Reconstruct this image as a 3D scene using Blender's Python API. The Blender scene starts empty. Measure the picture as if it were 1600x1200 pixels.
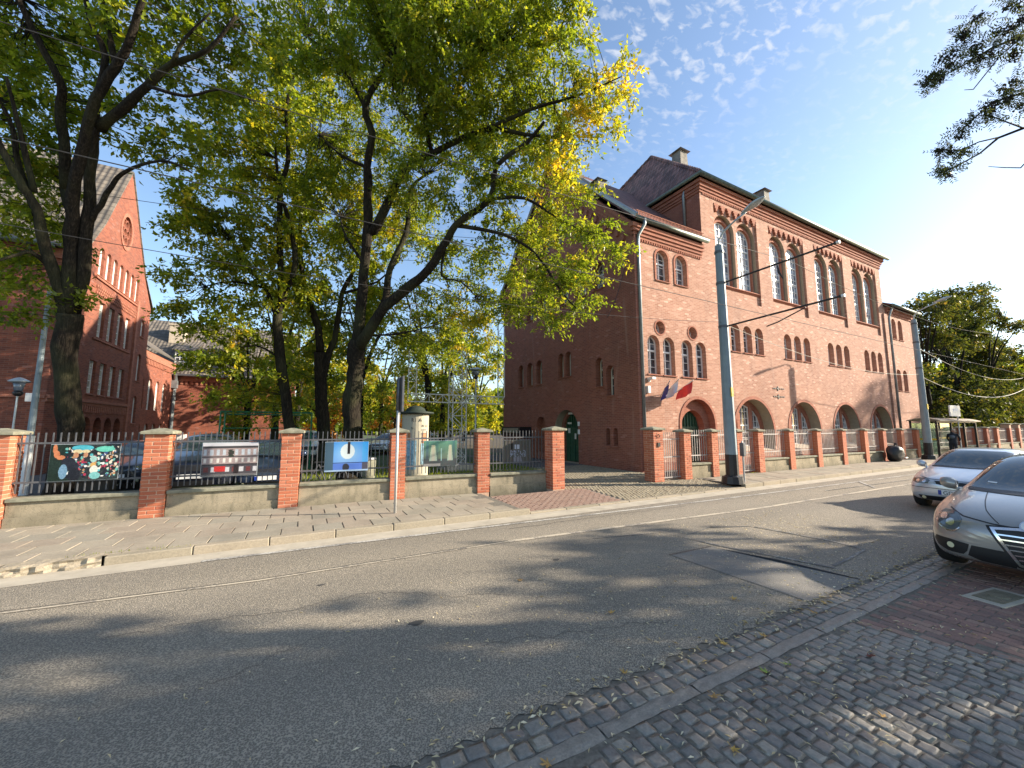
import bpy, bmesh, math, random
import numpy as np
from mathutils import Vector, Matrix, geometry
from mathutils.bvhtree import BVHTree
random.seed(7); NR = np.random.default_rng(7)
S = bpy.context.scene
COL = S.collection
R = math.radians
PI = math.pi

# ------------------------------------------------------------ camera, light
cam = bpy.data.cameras.new('camera'); co = bpy.data.objects.new('camera', cam); COL.objects.link(co)
cam.lens = 610 / 1600 * 36; cam.sensor_width = 36; cam.clip_start = .05; cam.clip_end = 3000
_a = R(62.02); _p = R(6.268)
fwd = Vector((math.cos(_a) * math.cos(_p), math.sin(_a) * math.cos(_p), math.sin(_p)))
co.location = (0, 0, 1.95); co.rotation_euler = fwd.to_track_quat('-Z', 'Y').to_euler()
S.camera = co

SUN_EL = 21.0; SUN_AZ = (0.918, -0.396)      # horizontal direction TO the sun
sd = Vector((SUN_AZ[0] * math.cos(R(SUN_EL)), SUN_AZ[1] * math.cos(R(SUN_EL)), math.sin(R(SUN_EL)))).normalized()
sl = bpy.data.lights.new('sun', 'SUN'); sl.energy = 4.6; sl.angle = R(.55); sl.color = (1, .87, .70)
so = bpy.data.objects.new('sun', sl); COL.objects.link(so); so.rotation_euler = sd.to_track_quat('Z', 'Y').to_euler()

W = bpy.data.worlds.new('World'); S.world = W; W.use_nodes = True
wt = W.node_tree; wt.nodes.clear()
def wn(t, **k):
    n = wt.nodes.new(t)
    for a, b in k.items(): setattr(n, a, b)
    return n
sky = wn('ShaderNodeTexSky', sky_type='NISHITA', sun_disc=False)
sky.sun_elevation = R(SUN_EL); sky.sun_rotation = math.atan2(SUN_AZ[0], SUN_AZ[1])
sky.air_density = 1.0; sky.dust_density = .7; sky.ozone_density = 1.7; sky.altitude = 20
bg = wn('ShaderNodeBackground'); bg.inputs[1].default_value = .108
out = wn('ShaderNodeOutputWorld')
tc = wn('ShaderNodeTexCoord'); sp = wn('ShaderNodeSeparateXYZ')
wt.links.new(tc.outputs['Generated'], sp.inputs[0])
def wm(op, a, b=None, c=None, clamp=False):
    n = wn('ShaderNodeMath', operation=op, use_clamp=clamp)
    for i, v in enumerate((a, b, c)):
        if v is None: continue
        if isinstance(v, (int, float)): n.inputs[i].default_value = v
        else: wt.links.new(v, n.inputs[i])
    return n.outputs[0]
zc = wm('MAXIMUM', sp.outputs[2], .06)
cx_ = wm('DIVIDE', sp.outputs[0], zc); cy_ = wm('DIVIDE', sp.outputs[1], zc)
cb = wn('ShaderNodeCombineXYZ'); wt.links.new(cx_, cb.inputs[0]); wt.links.new(cy_, cb.inputs[1])
mp = wn('ShaderNodeMapping'); wt.links.new(cb.outputs[0], mp.inputs[0])
mp.inputs['Rotation'].default_value = (0, 0, .5); mp.inputs['Scale'].default_value = (1.0, 1.5, 1)
n1 = wn('ShaderNodeTexNoise'); n1.inputs['Scale'].default_value = 21; n1.inputs['Detail'].default_value = 4; n1.inputs['Roughness'].default_value = .52; n1.inputs['Distortion'].default_value = .35
wt.links.new(mp.outputs[0], n1.inputs[0])
n2 = wn('ShaderNodeTexNoise'); n2.inputs['Scale'].default_value = 1.25; n2.inputs['Detail'].default_value = 2
mp2 = wn('ShaderNodeMapping'); wt.links.new(cb.outputs[0], mp2.inputs[0]); mp2.inputs['Location'].default_value = (3.1, 1.7, 0)
wt.links.new(mp2.outputs[0], n2.inputs[0])
m1 = wm('MULTIPLY_ADD', n1.outputs[0], 6.0, -3.05, clamp=True)
m2 = wm('MULTIPLY_ADD', n2.outputs[0], 4.0, -1.15, clamp=True)
hz = wm('MULTIPLY_ADD', sp.outputs[2], 4.0, -1.7, clamp=True)
cl = wm('MULTIPLY', wm('MULTIPLY', m1, m2), hz)
cl = wm('MULTIPLY', cl, .62)
# thin haze brightening towards the sun's side of the sky, low down
sv = wn('ShaderNodeVectorMath', operation='DOT_PRODUCT'); wt.links.new(tc.outputs['Generated'], sv.inputs[0]); sv.inputs[1].default_value = sd
gl = wm('POWER', wm('MULTIPLY_ADD', sv.outputs['Value'], .5, .5, clamp=True), 13.0)
gl = wm('MULTIPLY', gl, .16, clamp=True)
mx = wn('ShaderNodeMix', data_type='RGBA'); wt.links.new(gl, mx.inputs[0]); wt.links.new(sky.outputs[0], mx.inputs[6]); mx.inputs[7].default_value = (3.9, 4.0, 4.0, 1)
mx2 = wn('ShaderNodeMix', data_type='RGBA'); wt.links.new(cl, mx2.inputs[0]); wt.links.new(mx.outputs[2], mx2.inputs[6]); mx2.inputs[7].default_value = (3.3, 3.4, 3.6, 1)
wt.links.new(mx2.outputs[2], bg.inputs[0]); wt.links.new(bg.outputs[0], out.inputs[0])

S.view_settings.view_transform = 'Standard'; S.view_settings.look = 'None'
S.view_settings.exposure = 1.47; S.view_settings.gamma = 1; S.view_settings.use_curve_mapping = False
S.cycles.max_bounces = 6; S.cycles.transparent_max_bounces = 6; S.cycles.use_denoising = True

# ------------------------------------------------------------ node helper
class NT:
    def __init__(s, name):
        s.m = bpy.data.materials.new(name); s.m.use_nodes = True; s.t = s.m.node_tree
        s.b = s.t.nodes['Principled BSDF']
    def n(s, t, **k):
        n = s.t.nodes.new(t)
        for a, b in k.items(): setattr(n, a, b)
        return n
    def put(s, sock, v):
        if isinstance(v, (int, float)): sock.default_value = v
        elif isinstance(v, tuple): sock.default_value = v if len(v) == len(sock.default_value) else tuple(v) + (1,)
        else: s.t.links.new(v, sock)
    def math(s, op, a, b=None, c=None, clamp=False):
        n = s.n('ShaderNodeMath', operation=op, use_clamp=clamp)
        for i, v in enumerate((a, b, c)):
            if v is not None: s.put(n.inputs[i], v)
        return n.outputs[0]
    def mix(s, f, a, b, mode='MIX'):
        n = s.n('ShaderNodeMix', data_type='RGBA', blend_type=mode)
        s.put(n.inputs[0], f); s.put(n.inputs[6], a); s.put(n.inputs[7], b); return n.outputs[2]
    def noise(s, scale, detail=3, rough=.55, vec=None, dist=0, dim='3D'):
        n = s.n('ShaderNodeTexNoise', noise_dimensions=dim); n.inputs['Scale'].default_value = scale
        n.inputs['Detail'].default_value = detail; n.inputs['Roughness'].default_value = rough; n.inputs['Distortion'].default_value = dist
        if vec is not None: s.t.links.new(vec, n.inputs['Vector'])
        return n.outputs[0]
    def ramp(s, f, stops, interp='LINEAR'):
        n = s.n('ShaderNodeValToRGB'); n.color_ramp.interpolation = interp
        e = n.color_ramp.elements
        while len(e) < len(stops): e.new(.5)
        for i, (p, c) in enumerate(stops):
            e[i].position = p; e[i].color = tuple(c) + (1,) if len(c) == 3 else c
        s.put(n.inputs[0], f); return n.outputs[0]
    def pos(s): return s.n('ShaderNodeNewGeometry').outputs['Position']
    def obj(s): return s.n('ShaderNodeTexCoord').outputs['Object']
    def rnd(s): return s.n('ShaderNodeObjectInfo').outputs['Random']
    def bump(s, h, strength=.5, dist=.01):
        n = s.n('ShaderNodeBump'); n.inputs['Strength'].default_value = strength; n.inputs['Distance'].default_value = dist
        s.put(n.inputs['Height'], h); s.t.links.new(n.outputs[0], s.b.inputs['Normal'])
    def fin(s, col=None, rough=None, metal=None, spec=None):
        if col is not None: s.put(s.b.inputs['Base Color'], col)
        if rough is not None: s.put(s.b.inputs['Roughness'], rough)
        if metal is not None: s.put(s.b.inputs['Metallic'], metal)
        if spec is not None: s.put(s.b.inputs['Specular IOR Level'], spec)
        return s.m

def M_plain(name, c, rough=.6, metal=0, var=.15, scale=6, bump=0, spec=.5):
    t = NT(name); p = t.pos(); f = t.noise(scale, 4, .6, p)
    k = t.ramp(f, [(.3, tuple(v * (1 - var) for v in c)), (.7, tuple(v * (1 + var) for v in c))])
    if bump: t.bump(t.noise(scale * 12, 3, .6, p), bump, .004)
    return t.fin(k, rough, metal, spec)

def M_brick(name, pal, mortar, pale=.05, blot=.35, L=.25, Hh=.077, weather=.0, mort=.15):
    t = NT(name); p = t.pos(); q = t.n('ShaderNodeSeparateXYZ'); t.t.links.new(p, q.inputs[0])
    u = t.math('ADD', q.outputs[0], q.outputs[1]); v = t.math('DIVIDE', q.outputs[2], Hh)
    row = t.math('FLOOR', v); par = t.math('MODULO', row, 2.0)
    uu = t.math('ADD', t.math('DIVIDE', u, L), t.math('MULTIPLY', par, .5))
    colm = t.math('FLOOR', uu); fu = t.math('FRACT', uu); fv = t.math('FRACT', v)
    cbn = t.n('ShaderNodeCombineXYZ'); t.put(cbn.inputs[0], colm); t.put(cbn.inputs[1], row)
    wnn = t.n('ShaderNodeTexWhiteNoise', noise_dimensions='2D'); t.t.links.new(cbn.outputs[0], wnn.inputs['Vector'])
    n = len(pal); stops = [((i / n) * (1 - pale), c) for i, c in enumerate(pal)] + [(1 - pale, tuple(min(.8, x * 1.35 + .09) for x in pal[-1]))]
    c = t.ramp(wnn.outputs[0], stops, 'CONSTANT')
    c = t.mix(.35, c, t.ramp(wnn.outputs[0], [(0, pal[0]), (1, pal[-1])]))
    bl = t.noise(.55, 5, .6, p); c = t.mix(t.math('MULTIPLY_ADD', bl, 2.6, -.95, clamp=True), c, t.mix(blot, c, (.42, .235, .16)))
    dk = t.noise(.33, 4, .65, p, .4); c = t.mix(t.math('MULTIPLY_ADD', dk, 3, -1.35, clamp=True), c, t.mix(.30 + weather, c, (.10, .05, .045)))
    ms = t.n('ShaderNodeMapping'); ms.inputs['Scale'].default_value = (1.6, 1.6, .16); t.t.links.new(p, ms.inputs[0])
    sk_ = t.noise(1.0, 5, .65, ms.outputs[0], .3); c = t.mix(t.math('MULTIPLY_ADD', sk_, 4, -2.05, clamp=True), c, t.mix(.34, c, (.09, .06, .055)))
    ef = t.noise(.8, 6, .7, ms.outputs[0], 1.2); c = t.mix(t.math('MULTIPLY_ADD', ef, 6, -3.6, clamp=True), c, t.mix(.28, c, (.6, .5, .42)))
    fine = t.noise(60, 3, .6, p); c = t.mix(.18, c, t.ramp(fine, [(.3, (.12, .06, .045)), (.75, (.55, .33, .24))]), 'OVERLAY')
    mk = t.math('MAXIMUM', t.math('LESS_THAN', fv, mort), t.math('LESS_THAN', fu, .05))
    c = t.mix(t.math('MULTIPLY', mk, .72), c, mortar)
    t.bump(t.math('SUBTRACT', t.math('MULTIPLY', fine, .3), mk), .55, .006)
    return t.fin(c, .88, spec=.25)

def M_tile(name, c1, c2, du=.22, dv=.24, along='x', stag=.5, bs=.9):
    t = NT(name); p = t.pos(); q = t.n('ShaderNodeSeparateXYZ'); t.t.links.new(p, q.inputs[0])
    u = q.outputs[0] if along == 'x' else q.outputs[1]; v = t.math('DIVIDE', q.outputs[2], dv)
    row = t.math('FLOOR', v)
    uu = t.math('ADD', t.math('DIVIDE', u, du), t.math('MULTIPLY', t.math('MODULO', row, 2.0), stag))
    colm = t.math('FLOOR', uu); fu = t.math('FRACT', uu); fv = t.math('FRACT', v)
    cbn = t.n('ShaderNodeCombineXYZ'); t.put(cbn.inputs[0], colm); t.put(cbn.inputs[1], row)
    wnn = t.n('ShaderNodeTexWhiteNoise', noise_dimensions='2D'); t.t.links.new(cbn.outputs[0], wnn.inputs['Vector'])
    c = t.ramp(wnn.outputs[0], [(0, c1), (1, c2)])
    hgt = t.math('ADD', t.math('SINE', t.math('MULTIPLY', uu, 2 * PI)), t.math('MULTIPLY', t.math('SUBTRACT', 1.0, fv), 1.6))
    edge = t.math('MAXIMUM', t.math('LESS_THAN', fv, .16), t.math('LESS_THAN', fu, .1))
    c = t.mix(t.math('MULTIPLY', edge, .55), c, (.03, .02, .02))
    c = t.mix(t.math('MULTIPLY_ADD', t.noise(.7, 4, .6, p), 2.2, -.9, clamp=True), c, t.mix(.4, c, (.12, .11, .09)))
    t.bump(hgt, bs, .03)
    return t.fin(c, .7, spec=.3)

mt = {}
# hall brick in a warm sunlit tone, then a copy with shade painted in
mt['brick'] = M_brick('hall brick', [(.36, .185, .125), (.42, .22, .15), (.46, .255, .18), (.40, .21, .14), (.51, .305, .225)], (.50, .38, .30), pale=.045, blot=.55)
mt['brick_shade'] = M_brick('shade toned side brick', [(.29, .105, .07), (.33, .12, .08), (.36, .14, .09), (.26, .095, .065)], (.36, .22, .17), pale=.02, blot=.2)
mt['brick_school'] = M_brick('school brick', [(.25, .078, .048), (.30, .096, .056), (.34, .115, .068), (.20, .066, .044)], (.26, .155, .115), pale=.02, blot=.15, weather=.15)
mt['brick_red'] = M_brick('moulded brick', [(.33, .125, .08), (.37, .145, .09), (.40, .165, .105)], (.36, .21, .16), pale=0, blot=.1)
mt['tile'] = M_tile('purple brown roof tiles', (.13, .06, .055), (.22, .10, .09), along='x')
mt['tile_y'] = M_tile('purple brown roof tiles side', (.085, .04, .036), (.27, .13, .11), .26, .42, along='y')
mt['tile_grey'] = M_tile('grey pantiles', (.10, .09, .078), (.19, .165, .135), .24, .3, 'x', 0, .45)
mt['plaster'] = M_plain('olive grey plaster reveal', (.33, .29, .21), .9, var=.12, bump=.2)
mt['copper'] = M_plain('weathered copper gutter', (.13, .16, .13), .5, .3, var=.3)
mt['zinc'] = M_plain('zinc pipe', (.25, .28, .29), .4, .5, var=.15)
mt['white'] = M_plain('white window paint', (.72, .72, .70), .5, var=.06)
mt['concrete'] = None
mt['cap'] = M_plain('mossy concrete cap', (.21, .205, .15), .95, var=.35, scale=7, bump=.6)
mt['iron'] = M_plain('grey painted iron', (.10, .105, .115), .5, .3, var=.2)
mt['iron_light'] = M_plain('pale grey iron railing', (.36, .34, .33), .5, .2, var=.1)
mt['green_door'] = M_plain('dark green paint', (.025, .085, .05), .45, var=.25, scale=3)
mt['black'] = M_plain('black paint', (.012, .012, .014), .45, var=.2)
mt['dark'] = M_plain('dark interior', (.012, .011, .012), .8)
mt['polegrey'] = M_plain('grey blue mast paint', (.20, .255, .285), .6, .05, var=.12, scale=3)
mt['steel'] = M_plain('galvanised steel', (.50, .50, .48), .5, .15, var=.1)
mt['yellow'] = M_plain('yellow paint', (.62, .48, .03), .5)
mt['blue'] = M_plain('blue flag cloth', (.012, .02, .2), .7)
mt['red'] = M_plain('red flag cloth', (.55, .03, .025), .7)
mt['cloth_white'] = M_plain('white flag cloth', (.7, .7, .74), .7)
mt['tar'] = M_plain('tar spot', (.07, .068, .064), .7)
mt['wire'] = M_plain('dark cable', (.03, .03, .03), .5)
mt['wire_light'] = M_plain('pale cable', (.55, .53, .45), .5)
mt['lampgrey'] = M_plain('lamp housing', (.42, .47, .50), .35, .3)
mt['text'] = M_plain('lettering', (.03, .03, .035), .6)
mt['green_paint'] = M_plain('green tube', (.02, .17, .08), .4)
mt['sand'] = M_plain('sandstone', (.45, .38, .29), .9, var=.2, bump=.3)

def M_glass(name, base, rough=.06, curtain=.16):
    t = NT(name); p = t.pos()
    c = t.ramp(t.noise(1.9, 3, .5, p), [(.35, tuple(v * .45 for v in base)), (.55, base), (.66, tuple(min(.6, v * 1.25 + curtain) for v in base))])
    t.bump(t.noise(2.5, 2, .5, p), .12, .01)
    return t.fin(c, rough, spec=1.0)
mt['glass'] = M_glass('window glass', (.06, .075, .09))
mt['glass_sky'] = M_glass('curtained glass with sky tone', (.22, .27, .34), .1)  # bluish base colour stands in for bright sky reflection, pale blotches for curtains
mt['glass_cream'] = M_glass('sunlit blind behind glass', (.6, .56, .44), .15)

def M_plinth():
    t = NT('stained render of plinth'); p = t.pos(); q = t.n('ShaderNodeSeparateXYZ'); t.t.links.new(p, q.inputs[0])
    c = t.ramp(t.noise(1.7, 5, .6, p), [(.3, (.27, .235, .165)), (.7, (.40, .345, .25))])
    ms = t.n('ShaderNodeMapping'); ms.inputs['Scale'].default_value = (3.2, 3.2, .7); t.t.links.new(p, ms.inputs[0])
    st = t.noise(1.6, 5, .65, ms.outputs[0], .5); c = t.mix(t.math('MULTIPLY_ADD', st, 4.5, -2.2, clamp=True), c, t.mix(.55, c, (.075, .075, .05)))
    low = t.math('MULTIPLY_ADD', q.outputs[2], -3.2, 1.25, clamp=True); c = t.mix(t.math('MULTIPLY', low, t.noise(5, 4, .6, p)), c, (.09, .085, .06))
    cr = t.noise(3.3, 6, .75, p, 1.5); k = t.math('LESS_THAN', t.math('ABSOLUTE', t.math('SUBTRACT', cr, .5)), .003); c = t.mix(k, c, (.05, .045, .035))
    t.bump(t.noise(30, 4, .65, p), .4, .006); return t.fin(c, .95, spec=.2)
mt['concrete'] = M_plinth()
# ------------------------------------------------------------ geometry helpers
def mesh(name, verts, faces, mats=(), fm=None, smooth=False):
    me = bpy.data.meshes.new(name); me.from_pydata([tuple(v) for v in verts], [], faces)
    for m in mats: me.materials.append(m)
    if fm is not None and len(fm): me.polygons.foreach_set('material_index', fm)
    if smooth: me.polygons.foreach_set('use_smooth', [True] * len(me.polygons))
    me.update(); return me

def link(name, me, parent=None, loc=None, rot=None, kind=None, label=None, cat=None, group=None):
    o = bpy.data.objects.new(name, me); COL.objects.link(o)
    if parent is not None:
        o.parent = parent
        if loc is None: o.location = -world_loc(parent)
        else: o.location = Vector(loc) - world_loc(parent)
    elif loc is not None: o.location = loc
    if rot is not None: o.rotation_euler = rot
    if kind: o['kind'] = kind
    if label: o['label'] = label
    if cat: o['category'] = cat
    if group: o['group'] = group
    return o
def world_loc(o):
    v = Vector((0, 0, 0))
    while o is not None: v = v + Vector(o.location); o = o.parent
    return v
def thing(name, label, cat, loc=(0, 0, 0), group=None, kind=None):
    o = bpy.data.objects.new(name, None); COL.objects.link(o); o.location = loc; o.empty_display_size = .2
    o['label'] = label; o['category'] = cat
    if group: o['group'] = group
    if kind: o['kind'] = kind
    return o
def holder(name, loc=(0, 0, 0)):
    o = bpy.data.objects.new(name, None); COL.objects.link(o); o.location = loc; o['kind'] = 'structure'; return o

class MB:
    def __init__(s): s.v = []; s.f = []; s.m = []
    def add(s, vs, fs, m=0):
        b = len(s.v); s.v += [tuple(v) for v in vs]; s.f += [tuple(i + b for i in f) for f in fs]; s.m += [m] * len(fs); return s
    def box(s, x0, y0, z0, x1, y1, z1, m=0):
        v = [(x0, y0, z0), (x1, y0, z0), (x1, y1, z0), (x0, y1, z0), (x0, y0, z1), (x1, y0, z1), (x1, y1, z1), (x0, y1, z1)]
        return s.add(v, [(0, 3, 2, 1), (4, 5, 6, 7), (0, 1, 5, 4), (1, 2, 6, 5), (2, 3, 7, 6), (3, 0, 4, 7)], m)
    def cbox(s, c, sz, m=0, mat=None):
        x, y, z = sz[0] / 2, sz[1] / 2, sz[2] / 2
        v = [Vector(p) for p in ((-x, -y, -z), (x, -y, -z), (x, y, -z), (-x, y, -z), (-x, -y, z), (x, -y, z), (x, y, z), (-x, y, z))]
        if mat is not None: v = [mat @ p for p in v]
        v = [p + Vector(c) for p in v]
        return s.add(v, [(0, 3, 2, 1), (4, 5, 6, 7), (0, 1, 5, 4), (1, 2, 6, 5), (2, 3, 7, 6), (3, 0, 4, 7)], m)
    def tube(s, pts, rad, n=8, m=0, caps=True):
        pts = [Vector(p) for p in pts]; k = len(pts)
        if not hasattr(rad, '__len__'): rad = [rad] * k
        b = len(s.v); up = Vector((.13, .27, .95)).normalized(); pu = None
        for i, p in enumerate(pts):
            d = (pts[min(i + 1, k - 1)] - pts[max(i - 1, 0)])
            d = d.normalized() if d.length > 1e-9 else Vector((0, 0, 1))
            if pu is None:
                a = d.cross(up)
                if a.length < .1: a = d.cross(Vector((1, 0, 0)))
            else: a = pu - d * pu.dot(d)
            a.normalize(); pu = a; c = d.cross(a)
            for j in range(n):
                t = 2 * PI * j / n; s.v.append(tuple(p + a * (math.cos(t) * rad[i]) + c * (math.sin(t) * rad[i])))
        for i in range(k - 1):
            for j in range(n):
                s.f.append((b + i * n + j, b + i * n + (j + 1) % n, b + (i + 1) * n + (j + 1) % n, b + (i + 1) * n + j)); s.m.append(m)
        if caps:
            s.f.append(tuple(b + j for j in range(n))[::-1]); s.m.append(m)
            s.f.append(tuple(b + (k - 1) * n + j for j in range(n))); s.m.append(m)
        return s
    def lathe(s, c, prof, n=16, m=0):
        b = len(s.v)
        for r_, z in prof:
            for j in range(n):
                t = 2 * PI * j / n; s.v.append((c[0] + r_ * math.cos(t), c[1] + r_ * math.sin(t), c[2] + z))
        for i in range(len(prof) - 1):
            for j in range(n):
                s.f.append((b + i * n + j, b + i * n + (j + 1) % n, b + (i + 1) * n + (j + 1) % n, b + (i + 1) * n + j)); s.m.append(m)
        s.f.append(tuple(b + j for j in range(n))[::-1]); s.m.append(m)
        s.f.append(tuple(b + (len(prof) - 1) * n + j for j in range(n))); s.m.append(m)
        return s
    def build(s, name, mats, parent=None, smooth=False, bevel=0, **k):
        mats = mats if isinstance(mats, (list, tuple)) else [mats]
        me = mesh(name, s.v, s.f, mats, s.m, smooth)
        if bevel:
            bm = bmesh.new(); bm.from_mesh(me)
            bmesh.ops.bevel(bm, geom=list(bm.edges), offset=bevel, segments=1, affect='EDGES', clamp_overlap=True)
            bm.to_mesh(me); bm.free()
        return link(name, me, parent, **k)
    def mesh(s, name, mats, smooth=False, bevel=0):
        mats = mats if isinstance(mats, (list, tuple)) else [mats]
        me = mesh(name, s.v, s.f, mats, s.m, smooth)
        if bevel:
            bm = bmesh.new(); bm.from_mesh(me)
            bmesh.ops.bevel(bm, geom=list(bm.edges), offset=bevel, segments=1, affect='EDGES', clamp_overlap=True)
            bm.to_mesh(me); bm.free()
        return me

class Frame:
    """a wall plane: u along it, z up, dep inwards"""
    def __init__(s, origin, u, n): s.o = Vector(origin); s.u = Vector(u); s.n = Vector(n)
    def P(s, u, z, dep=0): return s.o + s.u * u + Vector((0, 0, z)) - s.n * dep
    def rot(s):   # local x = u (or -u to keep handedness), y = inwards, z up
        y = -s.n; z = Vector((0, 0, 1)); x = y.cross(z)
        return Matrix((x, y, z)).transposed().to_euler(), (1 if x.dot(s.u) > 0 else -1)

def arch(uc, z0, hw, zt, n=10, pointed=False):
    sp_ = zt - hw
    pts = [(uc - hw, z0), (uc + hw, z0)]
    for i in range(n + 1):
        a = PI * i / n; pts.append((uc + hw * math.cos(a), sp_ + hw * math.sin(a)))
    return pts
def rect(u0, z0, u1, z1): return [(u0, z0), (u1, z0), (u1, z1), (u0, z1)]
def circ(uc, zc_, r_, n=20): return [(uc + r_ * math.cos(2 * PI * i / n), zc_ + r_ * math.sin(2 * PI * i / n)) for i in range(n)]
def inside(p, poly):
    c = False; j = len(poly) - 1
    for i in range(len(poly)):
        if (poly[i][1] > p[1]) != (poly[j][1] > p[1]) and p[0] < (poly[j][0] - poly[i][0]) * (p[1] - poly[i][1]) / (poly[j][1] - poly[i][1]) + poly[i][0]: c = not c
        j = i
    return c
def tri_poly(outline, holes, extra=()):
    vs = []; fs = []
    for poly in [outline] + list(holes):
        b = len(vs); vs += [Vector(p) for p in poly]; fs.append(list(range(b, len(vs))))
    vs += [Vector(p) for p in extra]
    r_ = geometry.delaunay_2d_cdt(vs, [], fs, 1, 1e-5)
    V2, F2 = r_[0], r_[2]; keep = []
    for f in F2:
        c = sum((V2[i] for i in f), Vector((0, 0))) / len(f)
        if any(inside(c, h) for h in holes): continue
        if not inside(c, outline): continue
        keep.append(tuple(f))
    return V2, keep
def wall(mb, fr, outline, holes, dep0=0, m=0):
    """holes: (poly, depth, reveal material index); front face at depth dep0"""
    V2, F2 = tri_poly(outline, [h[0] for h in holes])
    b = len(mb.v); mb.v += [tuple(fr.P(v[0], v[1], dep0)) for v in V2]
    for f in F2:
        n = (Vector(mb.v[b + f[1]]) - Vector(mb.v[b + f[0]])).cross(Vector(mb.v[b + f[2]]) - Vector(mb.v[b + f[0]]))
        if n.dot(fr.n) < 0: f = f[::-1]
        mb.f.append(tuple(i + b for i in f)); mb.m.append(m)
    for poly, d, mi in holes:
        b = len(mb.v); k = len(poly)
        mb.v += [tuple(fr.P(u, z, dep0)) for u, z in poly] + [tuple(fr.P(u, z, dep0 + d)) for u, z in poly]
        for i in range(k): mb.f.append((b + i, b + (i + 1) % k, b + k + (i + 1) % k, b + k + i)); mb.m.append(mi)
def panel(mb, fr, poly, dep, m=0):
    mb.add([fr.P(u, z, dep) for u, z in poly], [tuple(range(len(poly)))], m)
def slab(mb, fr, u0, u1, z0, z1, out_, inn=.0, m=0):
    """a band proud of the wall by out_"""
    v = [fr.P(u, z, d) for d in (-out_, inn) for u, z in ((u0, z0), (u1, z0), (u1, z1), (u0, z1))]
    mb.add(v, [(0, 1, 2, 3), (4, 7, 6, 5), (0, 4, 5, 1), (1, 5, 6, 2), (2, 6, 7, 3), (3, 7, 4, 0)], m)
def ring(mb, fr, outer, inner, out_, m=0):
    k = len(outer); v = [fr.P(u, z, -out_) for u, z in outer] + [fr.P(u, z, -out_) for u, z in inner] + [fr.P(u, z, 0) for u, z in outer] + [fr.P(u, z, 0) for u, z in inner]
    fs = []
    for i in range(k - 1):
        fs += [(i, i + 1, k + i + 1, k + i), (i, 2 * k + i, 2 * k + i + 1, i + 1), (k + i, k + i + 1, 3 * k + i + 1, 3 * k + i)]
    mb.add(v, fs, m)

WCACHE = {}
def window(parent, fr, uc, z0, hw, zt, dep, cols=2, rows=3, kind='arch', glass='glass', fw=.05, mid=None, sill=True, sillm='brick_red', bar=.022, th=.05, frame_mat='white'):
    key = (round(hw, 3), round(zt - z0, 3), cols, rows, kind, glass, fw, mid, frame_mat)
    rot, sg = fr.rot()
    if key not in WCACHE:
        F0 = Frame((0, 0, 0), (1, 0, 0), (0, -1, 0)); mb = MB(); h = zt - z0
        if kind == 'arch':
            def top(u, w=hw): return h - w + math.sqrt(max(0, w * w - u * u))
            o = arch(0, 0, hw, h, 12); i = arch(0, fw, hw - fw, h - fw, 12)
        elif kind == 'round':
            o = circ(0, hw, hw, 18); i = circ(0, hw, hw - fw, 18)
            def top(u): return hw + math.sqrt(max(0, hw * hw - u * u))
        else:
            o = rect(-hw, 0, hw, h); i = rect(-hw + fw, fw, hw - fw, h - fw)
            def top(u): return h
        o2 = o + [o[0]]; i2 = i + [i[0]]
        k = len(o2); v = [(a, 0, b) for a, b in o2] + [(a, 0, b) for a, b in i2] + [(a, th, b) for a, b in i2]
        fs = []
        for q in range(k - 1): fs += [(q, q + 1, k + q + 1, k + q), (k + q, k + q + 1, 2 * k + q + 1, 2 * k + q)]
        mb.add(v, fs)
        for c in range(1, cols):
            u = -hw + 2 * hw * c / cols; wdt = bar * (1.8 if cols % 2 == 0 and c == cols // 2 else 1)
            zb = fw if kind != 'round' else 2 * hw - top(u)
            mb.box(u - wdt / 2, .006, zb, u + wdt / 2, th - .008, top(u) - fw * .6)
        for r_ in range(1, rows):
            z = h * r_ / rows if kind != 'round' else 2 * hw * r_ / rows
            w = hw - fw * .7
            if kind == 'arch' and z > h - hw: w = math.sqrt(max(0, (hw - fw * .6) ** 2 - (z - h + hw) ** 2))
            if kind == 'round': w = math.sqrt(max(0, (hw - fw * .6) ** 2 - (z - hw) ** 2))
            mb.box(-w, .004, z - bar / 2, w, th - .006, z + bar / 2)
        if mid:
            for zz in (mid if isinstance(mid, tuple) else (mid,)): mb.box(-hw + fw * .5, -.012, zz * h - .035, hw - fw * .5, th - .004, zz * h + .035)
        g = MB(); g.add([(a, th - .012, b) for a, b in i], [tuple(range(len(i)))])
        WCACHE[key] = (mb.mesh('window', mt[frame_mat]), g.mesh('pane', mt[glass]))
    fm, gm = WCACHE[key]
    o = link('window', fm, parent, loc=fr.P(uc, z0, dep), rot=rot)
    g = bpy.data.objects.new('pane', gm); COL.objects.link(g); g.parent = o
    if sill:
        sk = ('sill', round(hw, 3), sillm, round(dep, 3))
        if sk not in WCACHE:
            m_ = MB(); w = hw + .07
            m_.add([(-w, -dep - .06, -.05), (w, -dep - .06, -.05), (w, -.002, -.05), (-w, -.002, -.05), (-w, -dep - .06, -.01), (w, -dep - .06, -.01), (w, -.002, .05), (-w, -.002, .05)],
                   [(0, 3, 2, 1), (4, 5, 6, 7), (0, 1, 5, 4), (1, 2, 6, 5), (2, 3, 7, 6), (3, 0, 4, 7)])
            WCACHE[sk] = m_.mesh('sill', mt[sillm])
        q = bpy.data.objects.new('sill', WCACHE[sk]); COL.objects.link(q); q.parent = o
    return o

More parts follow.
